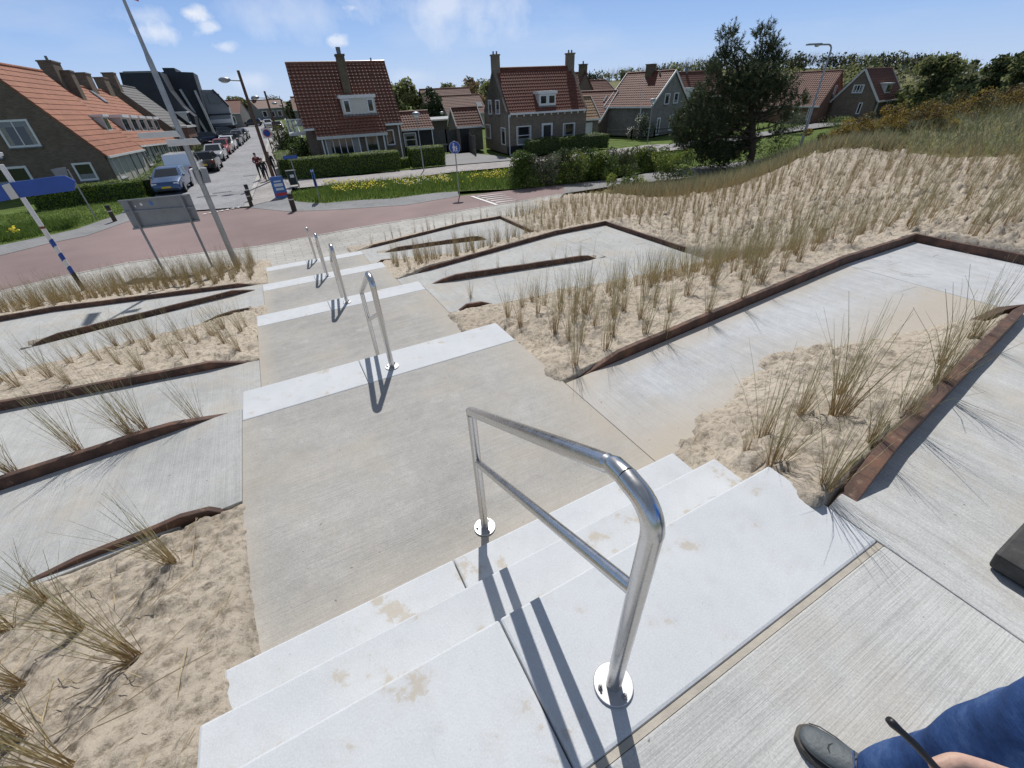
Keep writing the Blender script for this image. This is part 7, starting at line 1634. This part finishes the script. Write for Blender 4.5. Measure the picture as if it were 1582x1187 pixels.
def loft(name, mat, rings, n=22, wr=.006, seed=0, cap=False, smooth=True, sub=0):
    """rings: (centre, rx, ry, axis) - cloth tube with soft folds"""
    V, F = [], []; C_ = [np.array(q[0], float)-o for q in rings]
    for i, q in enumerate(rings):
        tg = C_[min(i+1, len(C_)-1)]-C_[max(i-1, 0)]; tg /= np.linalg.norm(tg); ax = np.array([1., 0, 0]) if abs(tg[0]) < .8 else np.array([0, 1., 0]); a_ = ax-tg*(ax@tg); a_ /= np.linalg.norm(a_); b2 = np.cross(tg, a_)
        for k in range(n):
            th = 6.2832*k/n; f_ = 1+wr/.08*(math.sin(3*th+i*1.3+seed)*.45+math.sin(5*th-i*2.1+seed*2)*.35+math.sin(i*2.7+2*th)*.5)
            V.append(C_[i]+a_*math.cos(th)*q[1]*f_+b2*math.sin(th)*q[2]*f_)
    for i in range(len(rings)-1):
        for k in range(n): F.append((i*n+k, i*n+(k+1) % n, (i+1)*n+(k+1) % n, (i+1)*n+k))
    m = MB(); m.add(V, F); ob = m.obj(name, mat, t, smooth=smooth); s = ob.modifiers.new('thickness', 'SOLIDIFY'); s.thickness = .003; s2 = ob.modifiers.new('sub', 'SUBSURF'); s2.levels = s2.render_levels = 1; return ob
def leg(sx, ank, knee, hip, seed):
    a_, k_, h_ = np.array(ank), np.array(knee), np.array(hip); R_ = []
    for q in np.linspace(0, 1, 9): R_.append((a_+(k_-a_)*q, .084-.006*q+.004*math.sin(q*9), .098-.01*q+.005*math.sin(q*7+1)))
    for q in np.linspace(.12, 1, 9): R_.append((k_+(h_-k_)*q, .083+.03*q+.003*math.sin(q*11), .092+.03*q))
    loft('trouser_leg', 'denim', R_, 26, .007, seed)
leg(-1, (1.022, -.222, .05), (1.07, -.25, .5), (1.095, -.32, .9), 1); leg(1, (1.35, -.735, .085), (1.34, -.5, .49), (1.315, -.3, .9), 4)
loft('trousers', 'denim', [((1.2, -.3, .86), .2, .135), ((1.2, -.3, .93), .2, .14), ((1.2, -.305, 1.02), .185, .13)], 28, .003)
loft('pullover', 'bright_blue_cloth', [((1.2, -.305, .95), .2, .145), ((1.2, -.31, 1.1), .2, .15), ((1.2, -.32, 1.28), .215, .155), ((1.2, -.325, 1.42), .19, .13), ((1.2, -.32, 1.49), .09, .085)], 28, .006)
loft('sleeve', 'bright_blue_cloth', [((1.01, -.33, 1.44), .085, .085), ((.945, -.36, 1.28), .074, .074), ((.89, -.38, 1.15), .066, .066), ((.80, -.315, 1.10), .06, .058), ((.69, -.26, 1.01), .05, .048), ((.64, -.226, .985), .046, .041)], 20, .005)
loft('sleeve', 'bright_blue_cloth', [((1.39, -.33, 1.44), .085, .085), ((1.44, -.35, 1.28), .074, .074), ((1.47, -.36, 1.15), .066, .066), ((1.465, -.31, 1.0), .055, .055), ((1.46, -.28, .91), .05, .045)], 20, .005, 2)
def shoe(heel, toe, sgn):
    h_, e_ = np.array([*heel, 0.]), np.array([*toe, 0.]); u = e_-h_; Ln = np.linalg.norm(u); u /= Ln; s = np.array([u[1], -u[0], 0]); zz = np.array([0, 0, 1.])
    prof = [(-.0, .030, .075), (.03, .037, .085), (.10, .036, .095), (.16, .040, .082), (.21, .047, .062), (.25, .045, .05), (.275, .034, .042), (.288, .014, .032)]
    V, F = [], []; n = 14; k = Ln/.288
    for (x, w_, ht) in prof:
        for j in range(n):
            th = 6.2832*j/n; yy = math.cos(th)*w_; zc = math.sin(th); zv = .022+(ht-.022)*(.5+.5*abs(zc)**.7*(1 if zc > 0 else -1)) if True else 0
            V.append(h_+u*x*k+s*yy+zz*zv-o)
    for i in range(len(prof)-1):
        for j in range(n): F.append((i*n+j, i*n+(j+1) % n, (i+1)*n+(j+1) % n, (i+1)*n+j))
    F += [tuple(range(n-1, -1, -1)), tuple(range((len(prof)-1)*n, len(prof)*n))]
    m = MB(); m.add(V, F); ob = m.obj('shoe', 'shoe_leather', t, smooth=True); sb = ob.modifiers.new('sub', 'SUBSURF'); sb.levels = sb.render_levels = 2
    pts = []
    for sg in (1, -1):
        q = prof if sg > 0 else prof[::-1]
        for (x, w_, ht) in q: pts.append(h_+u*(x*k+(.006 if x > .28 else 0))+s*sg*(w_+.006)-o)
    MB().prism([tuple(p+zz*.002) for p in pts], (0, 0, .024)).obj('sole', 'shoe_sole', ob, bevel=.004)
    tm = MB()        # seams and toe cap edge
    for x0, hh, ww in ((.225, .058, .047), (.17, .079, .041)):
        tm.tube([h_+u*(x0-.03*abs(math.cos(a)))*k+s*ww*math.cos(a)*.97+zz*(.023+(hh-.022)*(.5+.5*abs(math.sin(a))**.7)*.985)-o for a in np.linspace(.1, 3.04, 14)], .0024, 6)
    for sg in (-1, 1): tm.tube([h_+u*x*k+s*sg*w_*.98+zz*(.03+ht*.28)-o for x, w_, ht in prof[1:-1]], .002, 6)
    tm.obj('seam', 'shoe_trim', ob)
    lc_ = MB()
    for x in (.135, .152, .169): lc_.tube([h_+u*(x+.004*math.sin(a*2))*k+s*.026*math.cos(a)+zz*(.094-(x-.1)*.24+.007*math.sin(a))-o for a in np.linspace(.1, 3.04, 8)], .003, 6)
    lc_.obj('lace', 'lace', ob)
shoe((1.045, -.285), (.948, -.01), -1); shoe((1.34, -.80), (1.40, -.51), 1)
MB().ball(L(1.2, -.315, 1.70), .108, 16, 10, .92, 1.02, .9).obj('hair', 'hair_grey', t, smooth=True)
fc_ = MB().ball(L(1.2, -.175, 1.625), .017, 8, 6, .8, 1.1, 1.3); fc_.obj('nose', 'skin', t, smooth=True)
for sx in (-.034, .034): MB().ball(L(1.2+sx, -.188, 1.655), .011, 8, 6).obj('eye', 'hair_dark', t, smooth=True)
for sx in (-.085, .085): MB().ball(L(1.2+sx, -.285, 1.635), .026, 8, 6, .4, .7, 1.1).obj('ear', 'skin', t, smooth=True)
MB().ball(L(1.2, -.183, 1.578), .022, 8, 6, 1.1, .35, .3).obj('mouth', 'cloth_red', t, smooth=True)
# the glasses, one temple sticking out of the hand
tip = np.array(G(1373, 1112, 1.035)); g0 = np.array(G(1446, 1186, 1.0)); gt = thing('glasses', 'dark folded glasses held in a hand at the bottom right', 'glasses', tuple(g0))
q = tip-g0; bnd = np.array([.0, .0, .012])
MB().tube([(.03, -.05, -.03), (0, 0, 0), tuple(q*.45+bnd*.25), tuple(q*.75+bnd*.1), tuple(q*.92), tuple(q)], [.0042, .0042, .0045, .0042, .0055, .0045], 10).obj('temple', 'black_plastic', gt, smooth=True)
MB().tube([(.03, -.05, -.03), (.07, -.06, -.045), (.10, -.085, -.075)], .0036, 8).obj('front_frame', 'black_plastic', gt, smooth=True)
MB().ball((.05, -.06, -.055), .021, 12, 8, 1, .35, .9).obj('lens', 'car_glass', gt, smooth=True); MB().ball((.09, -.085, -.085), .021, 12, 8, 1, .35, .9).obj('lens', 'car_glass', gt, smooth=True)
MB().tube([(.10, -.085, -.075), (.06, -.1, -.06), (.02, -.085, -.045)], .0034, 8).obj('temple', 'black_plastic', gt, smooth=True)
# low dark block on the path at the right edge
bk = thing('dark_block', 'low dark weathered block lying on the concrete path at right edge', 'block', (2.165, -.03, float(zR0(2.2))))
MB().hexa([(0.012, -1.7, .012), (.75, -1.7, -.05), (.75, 0, -.05), (.012, -.012, .012), (0, -1.7, .10), (.75, -1.7, .06), (.75, .01, .06), (0, 0, .10)]).obj('top', 'dark_block', bk, bevel=.012)
MB().hexa([(.03, -1.68, -.02), (.72, -1.68, -.08), (.72, -.03, -.08), (.03, -.03, -.02), (.03, -1.68, .02), (.72, -1.68, -.03), (.72, -.03, -.03), (.03, -.03, .02)]).obj('base', 'black_plastic', bk)
# ================================================================== light and sky
SUN_AZ, SUN_EL = R(24.5), R(51)
w = bpy.data.worlds.new('World'); scene.world = w; w.use_nodes = True; nt = w.node_tree; bg = nt.nodes['Background']
sky = nt.nodes.new('ShaderNodeTexSky'); sky.sky_type = 'NISHITA'; sky.sun_disc = False; sky.sun_elevation = SUN_EL; sky.sun_rotation = SUN_AZ
sky.air_density = 1.0; sky.dust_density = .6; sky.ozone_density = 2.2
tc = nt.nodes.new('ShaderNodeTexCoord')
mp = nt.nodes.new('ShaderNodeMapping'); mp.inputs['Scale'].default_value = (1, 1, 3.2); nt.links.new(tc.outputs['Generated'], mp.inputs['Vector'])
n1 = noise(nt, mp.outputs[0], 2.1, 7, .56)
cl = ramp(nt, n1, [(.50, (0, 0, 0)), (.78, (.5, .5, .5))])
def puff(u, v, size, dens, sd):
    d = ray(u, v); d = d/np.linalg.norm(d)
    sb = nt.nodes.new('ShaderNodeVectorMath'); sb.operation = 'SUBTRACT'; nt.links.new(tc.outputs['Generated'], sb.inputs[0]); sb.inputs[1].default_value = tuple(d)
    m2 = nt.nodes.new('ShaderNodeVectorMath'); m2.operation = 'MULTIPLY'; nt.links.new(sb.outputs[0], m2.inputs[0]); m2.inputs[1].default_value = (1, 1, 2.6)
    ln = nt.nodes.new('ShaderNodeVectorMath'); ln.operation = 'LENGTH'; nt.links.new(m2.outputs[0], ln.inputs[0])
    k = nt.nodes.new('ShaderNodeMapRange'); k.inputs['From Min'].default_value = size; k.inputs['From Max'].default_value = 0; nt.links.new(ln.outputs['Value'], k.inputs['Value'])
    nn = noise(nt, tc.outputs['Generated'], sd, 7, .6)
    a = nt.nodes.new('ShaderNodeMath'); a.operation = 'MULTIPLY_ADD'; nt.links.new(nn, a.inputs[0]); a.inputs[1].default_value = 1.6; a.inputs[2].default_value = -1.1
    b_ = nt.nodes.new('ShaderNodeMath'); b_.operation = 'ADD'; nt.links.new(a.outputs[0], b_.inputs[0]); nt.links.new(k.outputs[0], b_.inputs[1])
    c = nt.nodes.new('ShaderNodeMapRange'); c.inputs['From Min'].default_value = .22; c.inputs['From Max'].default_value = .62; c.inputs['To Max'].default_value = dens; nt.links.new(b_.outputs[0], c.inputs['Value'])
    return c.outputs[0]
tot = None
for a in [(291, 20, .055, .85, 22), (240, 50, .10, .65, 18), (225, 25, .075, .35, 15), (330, 42, .045, .6, 24), (345, 72, .04, .5, 26), (520, 62, .05, .65, 24), (545, 12, .03, .5, 26), (430, 25, .2, .3, 9), (690, 8, .28, .55, 8), (640, 118, .1, .25, 9), (385, 125, .09, .35, 9)]:
    p = puff(*a)
    if tot is None: tot = p
    else:
        m_ = nt.nodes.new('ShaderNodeMath'); m_.operation = 'MAXIMUM'; nt.links.new(tot, m_.inputs[0]); nt.links.new(p, m_.inputs[1]); tot = m_.outputs[0]
sp = nt.nodes.new('ShaderNodeSeparateXYZ'); nt.links.new(tc.outputs['Generated'], sp.inputs[0])
hz = nt.nodes.new('ShaderNodeMapRange'); hz.inputs['From Min'].default_value = .0; hz.inputs['From Max'].default_value = .5; nt.links.new(sp.outputs['Z'], hz.inputs['Value'])
base = mix(nt, .86, sky.outputs[0], ramp(nt, hz.outputs[0], [(0, (5.0, 6.6, 9.3)), (.18, (3.0, 4.9, 8.8)), (.34, (2.0, 3.6, 7.4)), (.6, (2.2, 3.0, 4.5)), (1, (1.6, 1.95, 2.6))]))
sk = mix(nt, cl, base, (7.2, 7.8, 8.8))
sk = mix(nt, tot, sk, (9.0, 9.3, 9.9))
nt.links.new(sk, bg.inputs['Color']); bg.inputs['Strength'].default_value = .1
sd = bpy.data.lights.new('sun', 'SUN'); sd.energy = 4.1; sd.angle = R(.53); sd.color = (1, .97, .925)
so = bpy.data.objects.new('sun', sd); col.objects.link(so)
dirv = Vector((math.sin(SUN_AZ)*math.cos(SUN_EL), math.cos(SUN_AZ)*math.cos(SUN_EL), math.sin(SUN_EL)))
so.rotation_euler = dirv.to_track_quat('Z', 'Y').to_euler(); so.location = (10, 20, 30)
vs = scene.view_settings; vs.view_transform = 'Standard'; vs.look = 'None'; vs.exposure = 0; vs.gamma = 1; vs.use_curve_mapping = False
